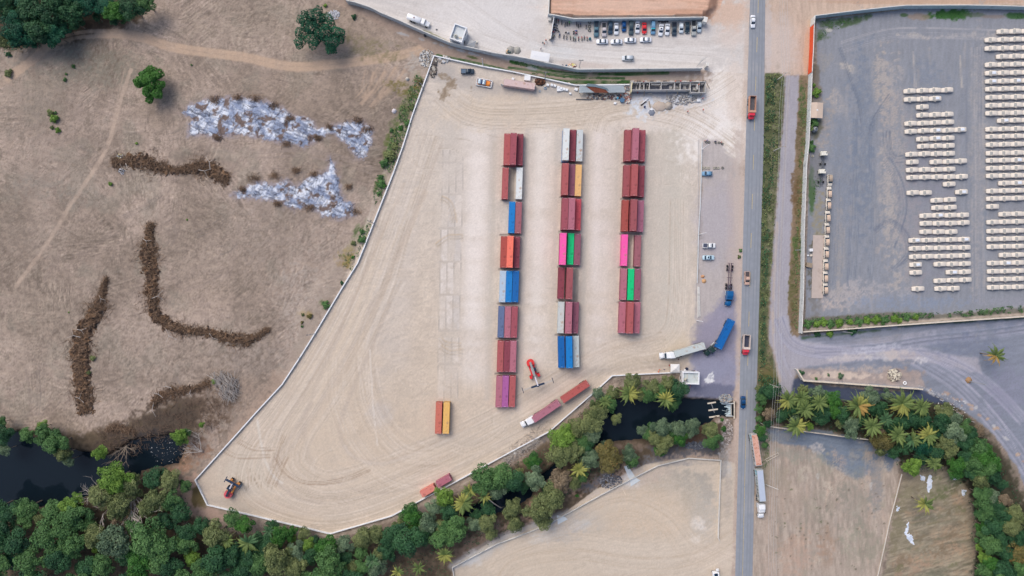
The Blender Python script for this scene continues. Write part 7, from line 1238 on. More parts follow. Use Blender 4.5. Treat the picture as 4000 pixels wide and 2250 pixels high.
mound(2546, 440, 13, .4, (128, 134, 148), "wet dark mortar patch piled in front of the shell building"); mound(1591, 309, 8, .9, (200, 194, 186), "small round pale sand pile outside the yard corner"); mound(2745, 1080, 8, .6, (200, 150, 112), "upper orange soil pile by the kerb", ry=6); mound(2750, 1098, 9, .6, (206, 162, 118), "lower orange soil pile by the kerb"); mound(3784, 1485, 13, .7, (160, 128, 96), "brown brush mound round the slate lot's pole"); mound(3187, 1471, 24, .15, (178, 162, 152), "flat tan soil bed in the rubble plot", ry=12)
mound(1540, 434, 10, .8, (206, 200, 204), "white trash pile outside the upper west wall")
# ---------------------------------------------------------------- planks, tyres, blocks
def bar(name, label, cat, a, b2, w_, h0, h1, m, z=0, za=None, parent=None):
    (ax, ay), (bx, by) = W(*a, z), W(*b2, z); l = math.hypot(bx-ax, by-ay); return tag(MB().box(0, l, -w_/2, w_/2, h0, h1).build(name, m, loc=(ax, ay, z), rz=math.atan2(by-ay, bx-ax)), label, cat)
for a, b2, w_, m, lb in (((2288, 1574), (2318, 1536), .25, steel, "right pale post leaning on ground outside the south wall"), ((2284, 1562), (2306, 1540), .22, steel, "left pale post beside another outside the south wall"), ((2376, 1548), (2405, 1512), .12, bleach, "thin pale pole lying across the pool's upper left trees"), ((2540, 424), (2535, 395), .3, wood, "plank lying beside the sand pile"), ((2504, 410), (2532, 384), .45, white_p, "white beam leaning diagonally before the shell building"), ((2503, 412), (2524, 396), .4, wood_d, "dark beam beside the white diagonal beam"), ((2627, 381), (2640, 400), .25, wood, "timber post lying in the cement rubble"), ((2530, 367), (2547, 366), .25, cream_c, "short cream board before the shell building"), ((2250, 388), (2310, 390), .3, grey_d, "long dark rod pile on the sand below the tin shed"), ((2395, 380), (2415, 390), .25, white_p, "pale board right of the tin shed scrap"), ((2340, 386), (2390, 379), .3, wood, "long timber plank below the tin shed"), ((2220, 322), (2256, 342), .22, cream_c, "cream beam leaning on the wall left of the tin shed"), ((2078, 312), (2082, 298), .2, steel, "pale pipe beside the white boxes"), ((2432, 1910), (2443, 1932), .25, cream_c, "short white post lying inside the lower yard"), ((2276, 2018), (2276, 2010), .15, wood, "")):
    if lb: bar("beam", lb, "beam", a, b2, w_, .05, .3, m)
for i, (a, b2, lb) in enumerate((((2763, 1576), (2796, 1571), "upper white board floating in the pool"), ((2767, 1603), (2804, 1598), "middle white board floating in the pool"), ((2770, 1630), (2810, 1624), "lowest white board half on the pool bank"))): bar("board", lb, "board", a, b2, .55, 0, .12, cream_c, -1.13)
bar("pole", "thin pole floating across two white boards in the pool", "pole", (2778, 1576), (2790, 1612), .16, .13, .26, steel, -1.13)
for i, dx in enumerate((0, 3.3, 6.4)): bar("concrete_beam", "%s white concrete beam from left in the bundle along the kerb" % ORD[i], "beam", (2725+dx*.8, 1119+i), (2725+dx*1.4, 1241-i*3), .24, .02, .3+.02*i, conc_l)
for i, (fx_, fy_) in enumerate(((2140, 331), (2156, 331), (2168, 334), (2181, 340), (2192, 344), (2203, 347), (2214, 350))):
    tag(MB().box(-.5, .5, -.45, .45, 0, .8).build("white_box", white_p, loc=(*W(fx_, fy_, .8), 0), rz=-.3, bevel=.04), "%s white box from left in the row by the lane wall" % ORD[i], "box", "white boxes by the lane wall")
for fx_, fy_, s_, lb in ((2182, 352, .7, "grey-white carton block under the white box row"), (2194, 352, .5, "small pale block under the white box row"), (2250, 350, .65, "white box leaning at the tin shed's left end"), (2227, 366, .45, "tall cream box left of the tin shed"), (2402, 404, .5, "white crate on the sand below the tin shed"), (2456, 397, .5, "cream bag right of the blue drum heap"), (2544, 428, .5, "white drum on the wet mortar"), (2728, 393, .7, "white block at the shell building's right front"), (2060, 308, 1.2, "white slab pile behind the faded container"), (2004, 309, .5, "small white sheet behind the faded container"), (3166, 977, .7, "white round bag beside the concrete slab"), (3155, 998, .35, "small white item beside the concrete slab"), (3167, 998, .45, "cream crate beside the concrete slab"), (3157, 1036, 1.1, "flat brown pallet beside the concrete slab"), (2703, 118, .3, ""), (2011, 1770, .45, "white block outside the south wall"), (1706, 116, .3, "dark box near the white tanker truck"), (2675, 1445, .4, "grey box between tent and gatehouse")):
    if lb: tag(MB().box(-s_, s_, -s_*.8, s_*.8, 0, s_).build("crate", {"d": grey_d, "f": wood, "c": cream_c}.get(lb[0], white_p), loc=(*W(fx_, fy_), 0), rz=fx_*.7 % .6-.3, bevel=.05), lb, "box")
def tyre_(fx, fy, R, label, m=None, z=0, name="tyre", group=None, cat="tyre"):
    x, y = W(fx, fy, z); o = MB().torus(0, 0, R*.32, R*.72, R*.3, 20, 8).build(name, m or mat("dusty tyre", (120, 120, 116), .95, noise=.1), loc=(x, y, z), smooth=True); return tag(o, label, cat, group)
pt = mat("pale dusty tyre", (178, 174, 160), .95, noise=.08)
for i, fx_ in enumerate((2745, 2756.5, 2768, 2789, 2797.5, 2805, 2822)): tyre_(fx_, 656+(0, 1, 1, 1, 1, 1, 0)[i], .52 if i not in (4,) else .45, "%s tyre from left in the row above the light blue hatchback" % ORD[i], pt if i not in (4, 6) else None, group="tyres marking the gravel strip")
for i, (fx_, fy_) in enumerate(((2759, 555), (2769, 556), (2795, 557), (2808, 558), (2821, 562))): tyre_(fx_, fy_, .52, "%s tyre from left in the upper tyre row by the sand" % ORD[i], group="tyres marking the gravel strip")
for i, fy_ in enumerate((88, 104, 119)): tyre_(2303-.5*i, fy_, .65, "%s big tyre from top left of the parked row" % ORD[i], group="big tyres left of the parked row")
tyre_(3174, 611, .5, "pale tyre lying under the round green shrub", pt); tyre_(3533, 1496, .75, "white concrete ring in the rubble plot", white_p, name="concrete_ring", cat="ring"); tyre_(2108, 357, .45, "pale blue tyre ring on the sand by the boxes", mat("blue grey ring", (150, 166, 180), .8), name="ring", cat="ring"); tyre_(2130, 345, .6, "round grey basin near the white box row", mat("grey basin", (140, 160, 180), .7), name="basin", cat="basin")
def drum(fx, fy, r0, h, col, label): return tag(MB().cyl(0, 0, 0, h, r0, n=14).build("drum", mat("drum %d %d %d" % col, col, .5, noise=.05), loc=(*W(fx, fy, h), 0)), label, "drum")
drum(2684, 1441, .5, 1.0, (36, 42, 66), "dark blue drum above the gatehouse"); drum(2305, 150, .45, .9, (20, 96, 110), "teal drum right of the motorcycles"); drum(2431, 390, .9, 1.0, (78, 116, 150), "large blue drum right of the tin shed"); drum(2413, 382, .4, .8, (90, 170, 200), "small light blue drum right of the tin shed"); drum(1659, 137, .45, .9, (44, 48, 60), "dark drum outside the lane wall"); drum(1862, 163, .35, .8, (226, 222, 210), "cream drum beside the grey canopy"); drum(1983, 201, .3, .8, (90, 100, 110), "grey drum left of the gravel piles"); drum(2198, 255, .35, .9, (60, 50, 90), "purple drum left of the scrap behind the lane wall"); drum(2212, 256, .4, .9, (40, 70, 100), "dark blue drum left of the scrap behind the lane wall"); drum(2519, 416, .35, .8, (20, 40, 90), "dark blue drum in the cement dust"); drum(2893, 2235, .2, .5, (206, 206, 206), "") if 0 else None
for i in range(4): drum(1987+(i % 2)*6, 198+(i//2)*6, .28, .7, (20, 66, 70), "%s green-black drum of four by the gravel piles" % ("upper left", "upper right", "lower left", "lower right")[i])
# ---------------------------------------------------------------- lorries
red_p, wht = (206, 50, 66), (236, 238, 242)
def frame_(o, x0, x1, z=.75):
    for s_ in (-1, 1): MB().box(x0, x1, s_*.42-.07, s_*.42+.07, z, z+.25).build("chassis_rail", grey_d, o)
def axle(o, x, dual=True, R=.5, hw=1.22):
    for s_ in (-1, 1): wheel(0, x, s_*(hw-.22 if dual else hw-.15), R, .5 if dual else .3, o)
def tractor(fx, fy, head, col, label, sleeper=True, roof=None, rear=3.0):
    x, y = W(fx, fy, 2.0); o = empty("tractor_unit", x, y, 0, math.radians(90-head), label, "truck"); p = paint(col); pr = paint(roof or col)
    frame_(o, -2.4-rear, 3.0); h = MB(); h.loft([ring(1.5, .98, .7, 1.95, .15), ring(2.6, .9, .7, 1.8, .15), ring(3.3, .8, .65, 1.55, .15), ring(3.45, .7, .65, 1.35, .1)]); h.build("hood", p, o, True)
    for s_ in (-1, 1): MB().box(2.0, 3.35, s_*1.05-.17, s_*1.05+.17, .85, 1.2, taper=.06).build("fender", p, o); MB().box(3.2, 3.42, s_*.95-.18, s_*.95+.18, .85, 1.1).build("headlight", lampm, o); MB().tube([(-2.3, s_*1.1, .8), (-.6, s_*1.1, .8)], .3, 10).build("fuel_tank", steel, o); MB().box(1.15, 1.3, s_*1.42-.14, s_*1.42+.14, 1.9, 2.5).build("wing_mirror", blackp, o)
    c = MB(); c.loft([ring(-.5, 1.18, .8, 2.75, .12), ring(.9, 1.15, .8, 2.75, .14), ring(1.52, 1.08, .8, 1.98, .12)]); c.build("cab", p, o)
    MB().add([], []); w_ = MB(); w_.add([(1.0, -1.0, 2.64), (1.0, 1.0, 2.64), (1.56, .98, 2.02), (1.56, -.98, 2.02), (.9, -1.0, 2.6), (.9, 1.0, 2.6), (1.46, .98, 1.98), (1.46, -.98, 1.98)], [(0, 3, 2, 1), (4, 5, 6, 7), (0, 1, 5, 4), (3, 7, 6, 2), (0, 4, 7, 3), (1, 2, 6, 5)]); w_.build("windscreen", glass, o)
    if sleeper: s = MB(); s.loft([ring(-2.3, 1.2, .85, 3.3, .12), ring(-.52, 1.2, .85, 3.4, .12), ring(.3, 1.05, 2.7, 3.0, .1)]); s.build("sleeper", pr, o)
    for s_ in (-1, 1): MB().tube([(-2.45, s_*.95, 1), (-2.45, s_*.95, 3.5)], .08, 8).build("exhaust_stack", steel, o)
    axle(o, 2.55, False); axle(o, -2.5-rear*.35, True); axle(o, -2.5-rear*.35-1.3, True); MB().cyl(-2.5-rear*.35-.6, 0, 1.0, 1.12, .5, n=14).build("fifth_wheel", grey_d, o); return o
def chassis(fx, fy, head, label, L=12.2, col=(70, 60, 66)):
    x, y = W(fx, fy, 1.2); o = empty("trailer", x, y, 0, math.radians(90-head), label, "trailer"); m = mat("trailer steel %d %d %d" % col, col, .7, noise=.08)
    for s_ in (-1, 1): MB().box(-L/2, L/2, s_*.45-.08, s_*.45+.08, .85, 1.15).build("rail", m, o)
    for xx in (-L/2+.1, -L/4, 0, L/4, L/2-.1): MB().box(xx-.08, xx+.08, -1.2, 1.2, 1.151, 1.2).build("cross_member", m, o)
    axle(o, -L/2+1.3); axle(o, -L/2+2.6)
    for s_ in (-1, 1): MB().box(L/2-2.6, L/2-2.45, s_*.7-.07, s_*.7+.07, .05, .84).build("landing_leg", m, o)
    return o
def loaded(fx, fy, head, ck, clabel, tlabel):
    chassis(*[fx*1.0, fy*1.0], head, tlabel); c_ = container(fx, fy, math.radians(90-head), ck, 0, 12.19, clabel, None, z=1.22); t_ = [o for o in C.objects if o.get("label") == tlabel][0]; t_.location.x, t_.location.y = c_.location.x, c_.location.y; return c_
loaded(2694.8, 1367.7, 254, 'greywhite', "grey-white container behind the white tractor at the gate", "trailer under the grey-white container at the gate"); tractor(2612, 1388, 264, wht, "white tractor unit turning at the yard gate")
loaded(2834.5, 1306, 206, 'dblue', "long blue container on a trailer on the purple gravel", "trailer under the long blue container"); tractor(2783, 1363, 230, (36, 60, 58), "dark green tractor unit in front of the blue container", sleeper=False)
loaded(2134, 1607, 236, 'pinkroof', "pink-topped red container right behind the white tractor in the yard", "trailer under the pink-topped container"); loaded(2247, 1531, 236, 'trailerred', "brick red container on the rear trailer of the yard lorry", "rear trailer under the brick red container"); tractor(2066, 1646, 240, wht, "white tractor unit pulling two red containers in the yard")
c1 = loaded(2956, 1758, 171.6, 'rustwhite', "peach-rusted white container with black lettering on the road edge", "rear trailer under the peach-rusted container"); c2 = loaded(2974.5, 1898, 174.6, 'greywhite', "grey-topped container with black lettering behind the white roadside tractor", "front trailer under the grey-topped container on the road"); tractor(2974, 1990, 177, wht, "white tractor unit parked on the right road shoulder")
peach = mat("peach rusty roof", (214, 168, 150), .8, noise=.06, dirt=(176, 110, 88), dirt_amt=.6, dirt_scale=.8); MB().box(-5.9, 5.9, -1.1, 1.1, 2.6, 2.615).build("roof_rust", peach, c1)
MB().box(-5.9, 5.9, -1.1, 1.1, 2.6, 2.615).build("roof_sheet", mat("pale blue grey roof", (182, 192, 210), .6, noise=.04), c2)
ink = mat("black lettering", (40, 48, 64), .6); tealm = mat("teal emblem", (80, 176, 196), .5)
for c_ in (c1, c2):
    cu = bpy.data.curves.new("lettering", 'FONT'); cu.body = "MAERSK"; cu.size = 1.9; cu.extrude = .01; cu.align_x = 'CENTER'; cu.align_y = 'CENTER'; cu.space_character = 1.25; ob = bpy.data.objects.new("lettering_tmp", cu); C.objects.link(ob); bpy.context.view_layer.update()
    me = bpy.data.meshes.new_from_object(ob.evaluated_get(bpy.context.evaluated_depsgraph_get())); bpy.data.objects.remove(ob); me.materials.clear(); me.materials.append(ink); lo = bpy.data.objects.new("lettering", me); C.objects.link(lo); lo.parent = c_; lo.location = (.8, -1.245, 1.35); lo.rotation_euler = (math.radians(90), 0, 0)
    e_ = MB(); n_ = 7
    pts_ = [((.62 if i % 2 == 0 else .3)*math.cos(math.pi*i/n_+.3), (.62 if i % 2 == 0 else .3)*math.sin(math.pi*i/n_+.3)) for i in range(2*n_)]
    e_.box(-.75, .75, -.02, 0, -.75, .75); e_.build("emblem", tealm, c_, loc=(-4.9, -1.222, 1.35)); e2 = MB(); e2.add([(0, -.045, 0)]+[(p[0], -.045, p[1]) for p in pts_], [(0, 1+i, 1+(i+1) % (2*n_)) for i in range(2*n_)]); e2.build("emblem_star", white_p, c_, loc=(-4.9, -1.222, 1.35))
chassis(2851, 1085, 183, "empty skeletal trailer on the purple gravel behind the blue tractor", 11.5, (84, 66, 84)); tractor(2849, 1160, 183, (16, 92, 150), "bright blue tractor unit with an empty trailer on the gravel", rear=2.6)
def dump(fx, fy, head, L, colside, colcab, inside_c, label, load=None):
    x, y = W(fx, fy, 1.8); o = empty("dump_truck", x, y, 0, math.radians(90-head), label, "truck"); a = L/2; frame_(o, -a+.2, a-.6); ms = mat("dump side %d %d %d" % colside, colside, .7, noise=.06, dirt=DK(colside, .7), dirt_amt=.4); mi = mat("dump inside %d %d %d" % inside_c, inside_c, .9, noise=.12)
    b0, b1 = -a, a-2.9
    for s_ in (-1, 1): MB().box(b0, b1, s_*1.2-.09, s_*1.2+.09, 1.2, 2.7).build("bed_side", ms, o)
    MB().box(b0, b0+.14, -1.1, 1.1, 1.2, 2.69).build("tailgate", ms, o); MB().box(b1-.14, b1+.7, -1.28, 1.28, 1.3, 2.85).build("headboard", ms, o); MB().box(b0+.14, b1-.14, -1.1, 1.1, 1.2, 1.45).build("bed_floor", mi, o)
    p = paint(colcab); c = MB(); c.loft([ring(a-2.1, 1.12, .7, 2.6, .12), ring(a-1.1, 1.1, .7, 2.6, .14), ring(a-.75, 1.05, .7, 1.85, .12), ring(a, .9, .6, 1.55, .12)]); c.build("cab", p, o)
    MB().box(a-1.15, a-.85, -.95, .95, 1.95, 2.5, tx=.12, ty=.05).build("windscreen", glass, o)
    for s_ in (-1, 1): MB().box(a-.12, a+.03, s_*.75-.15, s_*.75+.15, .75, .95).build("headlight", lampm, o)
    axle(o, a-1.0, False); axle(o, -a+1.3); axle(o, -a+2.6); return o
dump(2937.5, 420, 182, 8.7, (196, 150, 128), (214, 52, 72), (92, 92, 98), "red dump truck with a dark load driving at the upper road")
dump(2915, 1347, 182.5, 7.8, (216, 200, 190), (214, 60, 76), (66, 70, 88), "red cab dump truck with a pale empty bed on the lower road")
# white water tanker
x, y = W(1635, 78, 2); o = empty("tank_truck", x, y, 0, math.radians(90-111), "white tanker truck parked behind the grey lane wall", "truck"); frame_(o, -4.6, 3.6)
b_ = MB(); b_.loft([[(xx, 1.2*math.cos(t_)*k_, 1.75+.85*math.sin(t_)*k_) for t_ in [2*math.pi*i/16 for i in range(16)]] for xx, k_ in ((-4.7, .8), (-4.5, 1), (.7, 1), (.9, .8))]); b_.build("tank", paint(wht), o, True); MB().cyl(-1.8, 0, 2.55, 2.72, .32, n=14).build("hatch", mat("brown hatch", (160, 140, 140), .7), o)
b_ = MB(); b_.loft([ring(1.2, 1.12, .7, 2.5, .12), ring(2.5, 1.1, .7, 2.5, .14), ring(3.0, 1.05, .7, 1.8, .12), ring(4.4, .85, .6, 1.5, .12)]); b_.build("cab", paint(wht), o); MB().box(2.5, 2.85, -.95, .95, 1.85, 2.4, tx=.12).build("windscreen", glass, o); axle(o, 3.3, False); axle(o, -3.0); axle(o, -1.7)
# partly hidden white vehicle at the bottom edge
x, y = W(2796, 2246, 1.5); o = empty("loader", x, y, 0, .1, "white vehicle with a raised bucket cut by the bottom edge", "vehicle"); b_ = MB(); b_.loft([ring(-1.2, 1.3, .5, 2.4, .15), ring(1.1, 1.25, .5, 2.4, .15)]); b_.build("body", paint(wht), o); MB().box(.3, 1.4, 1.5, 2.3, 1.2, 1.9, taper=.15).build("bucket", white_p, o); axle(o, -.7, False, .6); axle(o, .7, False, .6); MB().tube([(.6, .8, 1.6), (.9, 1.7, 1.6)], .1).build("arm", steel, o); MB().box(-.8, .6, -1.0, 1.0, 2.41, 2.45).build("cab_window", glass, o)
# orange twin machine on a white tray
x, y = W(1891.4, 322.3, 1); o = empty("tray", x, y, 0, math.radians(-10.6), "white rectangular tray holding the orange machine", "tray")
MB().box(-3.0, 3.0, -1.35, 1.35, 0, .25).build("floor", conc_l, o)
for s_ in (-1, 1): MB().box(-3.0, 3.0, s_*1.35-.1, s_*1.35+.1, .251, .8).build("side", white_p, o); MB().box(s_*3.0-.1, s_*3.0+.1, -1.24, 1.24, .251, .79).build("end", white_p, o)
o2 = empty("roller_machine", x, y, .26, math.radians(-10.6), "orange machine with two silver drums on the white tray", "machine"); orp = mat("orange machine paint", (240, 144, 56), .5, noise=.05); sil = mat("silver drum", (178, 198, 212), .35, metal=.2, noise=.03)
b_ = MB(); b_.box(-2.5, 2.2, -.95, .95, 0, .55, taper=.08); b_.box(1.2, 2.3, -.7, .7, .55, .9, taper=.1); b_.build("body", orp, o2)
for xx in (-1.75, -.05): MB().tube([(xx, -.85, .85), (xx, .85, .85)], .72, 18).build("drum", sil, o2)
MB().box(-1.02, -.82, -.9, .9, .5, 1.3).build("divider", mat("navy bar", (40, 60, 120), .5), o2)
# reach stackers
def stacker(fx, fy, head, body_c, cw_c, boom_c, label, sp_half, ext, boom_len, fr_x):
    x, y = W(fx, fy, 2.0); o = empty("reach_stacker", x, y, 0, math.radians(90-head), label, "reach stacker"); pb, pc = mat("machine paint %d %d %d" % body_c, body_c, .5, noise=.05), mat("machine paint %d %d %d" % cw_c, cw_c, .5, noise=.05); bm_ = mat("boom paint %d %d %d" % boom_c, boom_c, .5, noise=.05); nv = mat("navy steel", (40, 58, 84), .5, noise=.06)
    n = 9; b_ = MB(); rr = [(-2.6+1.35*-math.sin(math.pi*i/n), 1.5*math.cos(math.pi*i/n)) for i in range(n+1)]+[(-1.6, -1.4), (-1.6, 1.4)]
    b_.add([(p[0], p[1], .7) for p in rr]+[(p[0], p[1], 2.2) for p in rr], [tuple(range(len(rr)-1, -1, -1)), tuple(range(len(rr), 2*len(rr)))]+[(i, (i+1) % len(rr), len(rr)+(i+1) % len(rr), len(rr)+i) for i in range(len(rr))]); b_.build("counterweight", pc, o)
    for s_ in (-1, 1):
        MB().box(-1.59, 2.6, s_*.85-.3, s_*.85+.3, .8, 1.5).build("side_frame", pb, o); MB().box(2.3, 3.5, s_*1.55-.5, s_*1.55+.5, 1.55, 1.75).build("fender", pb, o); wheel(0, 2.9, s_*1.55, .78, .8, o); wheel(0, -2.3, s_*1.15, .7, .5, o); MB().tube([(-.5, s_*.45, 1.6), (2.4, s_*.3, 3.3)], .14, 8).build("hydraulic_ram", steel, o)
    MB().box(-1.55, 2.2, -.5, .5, .9, 1.35).build("deck", mat("dark deck", (70, 54, 66), .8), o); c = MB(); c.box(-.5, 1.0, .55, 1.45, 1.5, 3.0, taper=.1); c.build("cab", glass, o)
    z1 = 4.2; b_ = MB(); d = boom_len; b_.loft([[(-3.0, -.38, 2.5), (-3.0, .38, 2.5), (-3.0, .38, 3.1), (-3.0, -.38, 3.1)], [(-3.0+d*.62, -.34, 3.5), (-3.0+d*.62, .34, 3.5), (-3.0+d*.62, .34, 4.1), (-3.0+d*.62, -.34, 4.1)]]); b_.build("boom", bm_, o)
    b_ = MB(); b_.loft([[(-3.0+d*.6, -.24, 3.5), (-3.0+d*.6, .24, 3.5), (-3.0+d*.6, .24, 3.98), (-3.0+d*.6, -.24, 3.98)], [(-3.0+d, -.24, 4.0), (-3.0+d, .24, 4.0), (-3.0+d, .24, 4.5), (-3.0+d, -.24, 4.5)]]); b_.build("boom_extension", mat("boom tip", (206, 204, 214), .5), o)
    sx = -3.0+d; MB().box(sx-.35, sx+.35, -sp_half, sp_half, 3.2, 3.7).build("spreader", nv, o); MB().cyl(sx, 0, 3.71, 4.0, .6, n=12).build("rotator", nv, o)
    for s_ in (-1, 1):
        for dx in (-.18, .18): MB().box(sx+dx-.05, sx+dx+.05, min(s_*sp_half, s_*ext), max(s_*sp_half, s_*ext), 3.3, 3.5).build("extension_beam", steel, o)
        MB().box(sx-1.15, sx+1.15, s_*ext-.13, s_*ext+.13, 3.2, 3.6).build("end_beam", nv, o)
    return o
stacker(2080, 1442, 161.6, (220, 56, 60), (226, 64, 64), (140, 146, 148), "red reach stacker with wide spreader between the left and middle columns", 2.7, 6.1, 9.4, 0)
stacker(902, 1910, 28.6, (222, 150, 84), (214, 96, 106), (52, 62, 80), "orange and red reach stacker parked in the yard's lower left corner", 2.9, 3.2, 6.0, 0)
# ---------------------------------------------------------------- motorcycles
_mt = {}
def moto(fx, fy, rz, col, label):
    if col in _mt: o = copy_tree(_mt[col])
    else:
        o = empty("motorcycle", 0, 0); _mt[col] = o; p = paint(col)
        for xx in (-.62, .62): MB().tube([(xx, -.06, .31), (xx, .06, .31)], .31, 14).build("wheel", tyre, o)
        MB().tube([(-.6, 0, .35), (-.1, 0, .5), (.45, 0, .75), (.6, 0, .35)], .07, 6).build("frame", grey_d, o); MB().box(-.22, .25, -.12, .12, .4, .65).build("engine", steel, o)
        b_ = MB(); b_.loft([ring(-.05, .12, .65, .84, .04), ring(.2, .17, .66, .92, .05), ring(.45, .12, .7, .88, .04)]); b_.build("tank", p, o); b_ = MB(); b_.loft([ring(-.8, .1, .7, .84, .03), ring(-.3, .15, .68, .82, .03), ring(-.04, .12, .68, .8, .03)]); b_.build("seat", blackp, o)
        MB().tube([(.42, -.36, 1.0), (.5, 0, .95), (.42, .36, 1.0)], .025, 5).build("handlebar", grey_d, o); MB().box(.3, .85, -.09, .09, .63, .68).build("mudguard", p, o); MB().box(.55, .68, -.1, .1, .75, .92).build("headlight", lampm, o)
    x, y = W(fx, fy, .8); o.location = (x, y, 0); o.rotation_euler = (0, 0, rz); tag(o, label, "motorcycle", "parked motorcycles"); return o
MT = [(215, 190, 90, (40, 44, 60)), (265, 195, 90, (190, 60, 84)), (350, 225, 85, (40, 60, 70)), (435, 275, 75, (60, 62, 80)), (490, 262, 88, (44, 44, 58)), (545, 250, 90, (90, 210, 60)), (195, 290, -20, (40, 60, 110)), (200, 370, -5, (36, 44, 60)), (240, 442, -10, (48, 46, 54)), (155, 425, 35, (50, 60, 120)), (130, 480, 20, (200, 50, 70)), (725, 270, 95, (96, 80, 110)), (770, 312, 90, (50, 46, 60)), (825, 292, 95, (60, 70, 130)), (965, 330, 85, (56, 44, 64)), (490, 485, 0, (226, 230, 240)), (690, 450, 15, (60, 84, 190)), (690, 510, 10, (170, 50, 80)),
      (290, 555, 75, (50, 80, 130)), (400, 580, 80, (90, 92, 100)), (475, 600, 85, (60, 70, 80)), (565, 612, 95, (96, 120, 60)), (640, 635, 90, (40, 60, 66)), (685, 640, 95, (130, 190, 196)), (770, 630, 90, (156, 44, 64)), (855, 632, 92, (190, 60, 56)), (915, 612, 90, (50, 54, 100)), (988, 635, 92, (190, 40, 70)), (152, 590, 70, (130, 120, 50)), (80, 640, 40, (110, 100, 70))]
nm_ = lambda c: ("dark" if max(c) < 85 else "green" if c[1] > c[0]+15 and c[1] > c[2]+15 else "red" if c[0] > c[1]+60 else "blue" if c[2] > c[0]+30 else "white" if min(c) > 200 else "teal" if c[1] > 150 else "olive" if c[0] > c[2]+30 else "grey")
rows_ = {"upper": [m for m in MT if m[1] < 335 and m[0] > 220 or (m[1] < 200)], "middle": [m for m in MT if 335 <= m[1] < 530 and m[0] > 300], "lower": [m for m in MT if m[1] >= 530]}
used_ = set(sum([[id(m) for m in v] for v in rows_.values()], [])); rows_["side wall"] = [m for m in MT if id(m) not in used_]
for rn, L_ in rows_.items():
    for i, (cx_, cy_, an, col) in enumerate(sorted(L_, key=lambda m: m[0] if rn != "side wall" else m[1])):
        moto(2140+cx_/6.44, 50+cy_/6.44, math.radians(an), col, "%s motorcycle, %s from the %s in the %s group" % (nm_(col), ORD[i], "left" if rn != "side wall" else "top", rn))
# ---------------------------------------------------------------- people
def person_mesh():
    J = [((0, 0, .95), .15), ((0, 0, 1.15), .135), ((0, 0, 1.38), .16), ((0, 0, 1.52), .06), ((0, .01, 1.66), .105), ((.19, 0, 1.42), .07), ((.26, -.05, 1.15), .05), ((.24, .12, .95), .038), ((-.19, 0, 1.42), .07), ((-.27, .03, 1.15), .05), ((-.25, .1, .93), .038), ((.1, 0, .88), .1), ((.12, .1, .5), .07), ((.12, .02, .1), .045), ((.12, .16, .05), .045), ((-.1, 0, .88), .1), ((-.12, -.05, .5), .07), ((-.12, -.16, .1), .045), ((-.12, -.02, .05), .045)]
    E = [(0, 1), (1, 2), (2, 3), (3, 4), (2, 5), (5, 6), (6, 7), (2, 8), (8, 9), (9, 10), (0, 11), (11, 12), (12, 13), (13, 14), (0, 15), (15, 16), (16, 17), (17, 18)]
    me = bpy.data.meshes.new("b"); me.from_pydata([j[0] for j in J], E, []); ob = bpy.data.objects.new("tmp", me); C.objects.link(ob); md = ob.modifiers.new("s", 'SKIN'); ob.modifiers.new("u", 'SUBSURF').levels = 1
    for v, j in zip(me.skin_vertices[0].data, J): v.radius = (j[1], j[1]*.85)
    me.skin_vertices[0].data[0].use_root = True; bpy.context.view_layer.update(); out = bpy.data.meshes.new_from_object(ob.evaluated_get(bpy.context.evaluated_depsgraph_get())); bpy.data.objects.remove(ob); return out
skin = mat("skin", (172, 124, 98), .6); jean = mat("dark trousers", (52, 58, 78), .9); PM = person_mesh(); PM.name = "body"
def sub_mesh(lo, hi, grow_by, name, arms):
    m2 = PM.copy(); bm = bmesh.new(); bm.from_mesh(m2); bm.normal_update()
    for v in bm.verts: v.co += v.normal*grow_by
    bmesh.ops.delete(bm, geom=[v for v in bm.verts if not (lo < v.co.z < hi) or (not arms and abs(v.co.x) > .23)], context='VERTS'); bm.to_mesh(m2); bm.free(); m2.name = name; m2.materials.clear(); return m2
VEST, TRO, HAT = sub_mesh(.92, 1.52, .018, "shirt", True), sub_mesh(.09, .98, .016, "trousers", False), sub_mesh(1.66, 2, .02, "hair", True)
PM.materials.append(skin)
def person(fx, fy, col, hat, label, rz=0, z=0):
    x, y = W(fx, fy, z+1.2); o = empty("person", x, y, z, rz, label, "person")
    for me, m, nm in ((PM, skin, "body"), (VEST, mat("shirt %d %d %d" % col, col, .8), "shirt"), (TRO, jean, "trousers"), (HAT, mat("headwear %d %d %d" % hat, hat, .7), "headwear")):
        q = bpy.data.objects.new(nm, me); C.objects.link(q); q.parent = o
        if me is not PM:
            if not me.materials: me.materials.append(None)
            q.material_slots[0].link = 'OBJECT'; q.material_slots[0].material = m
    return o
ORG, DKH, WHT_ = (244, 104, 52), (44, 36, 34), (230, 230, 226)
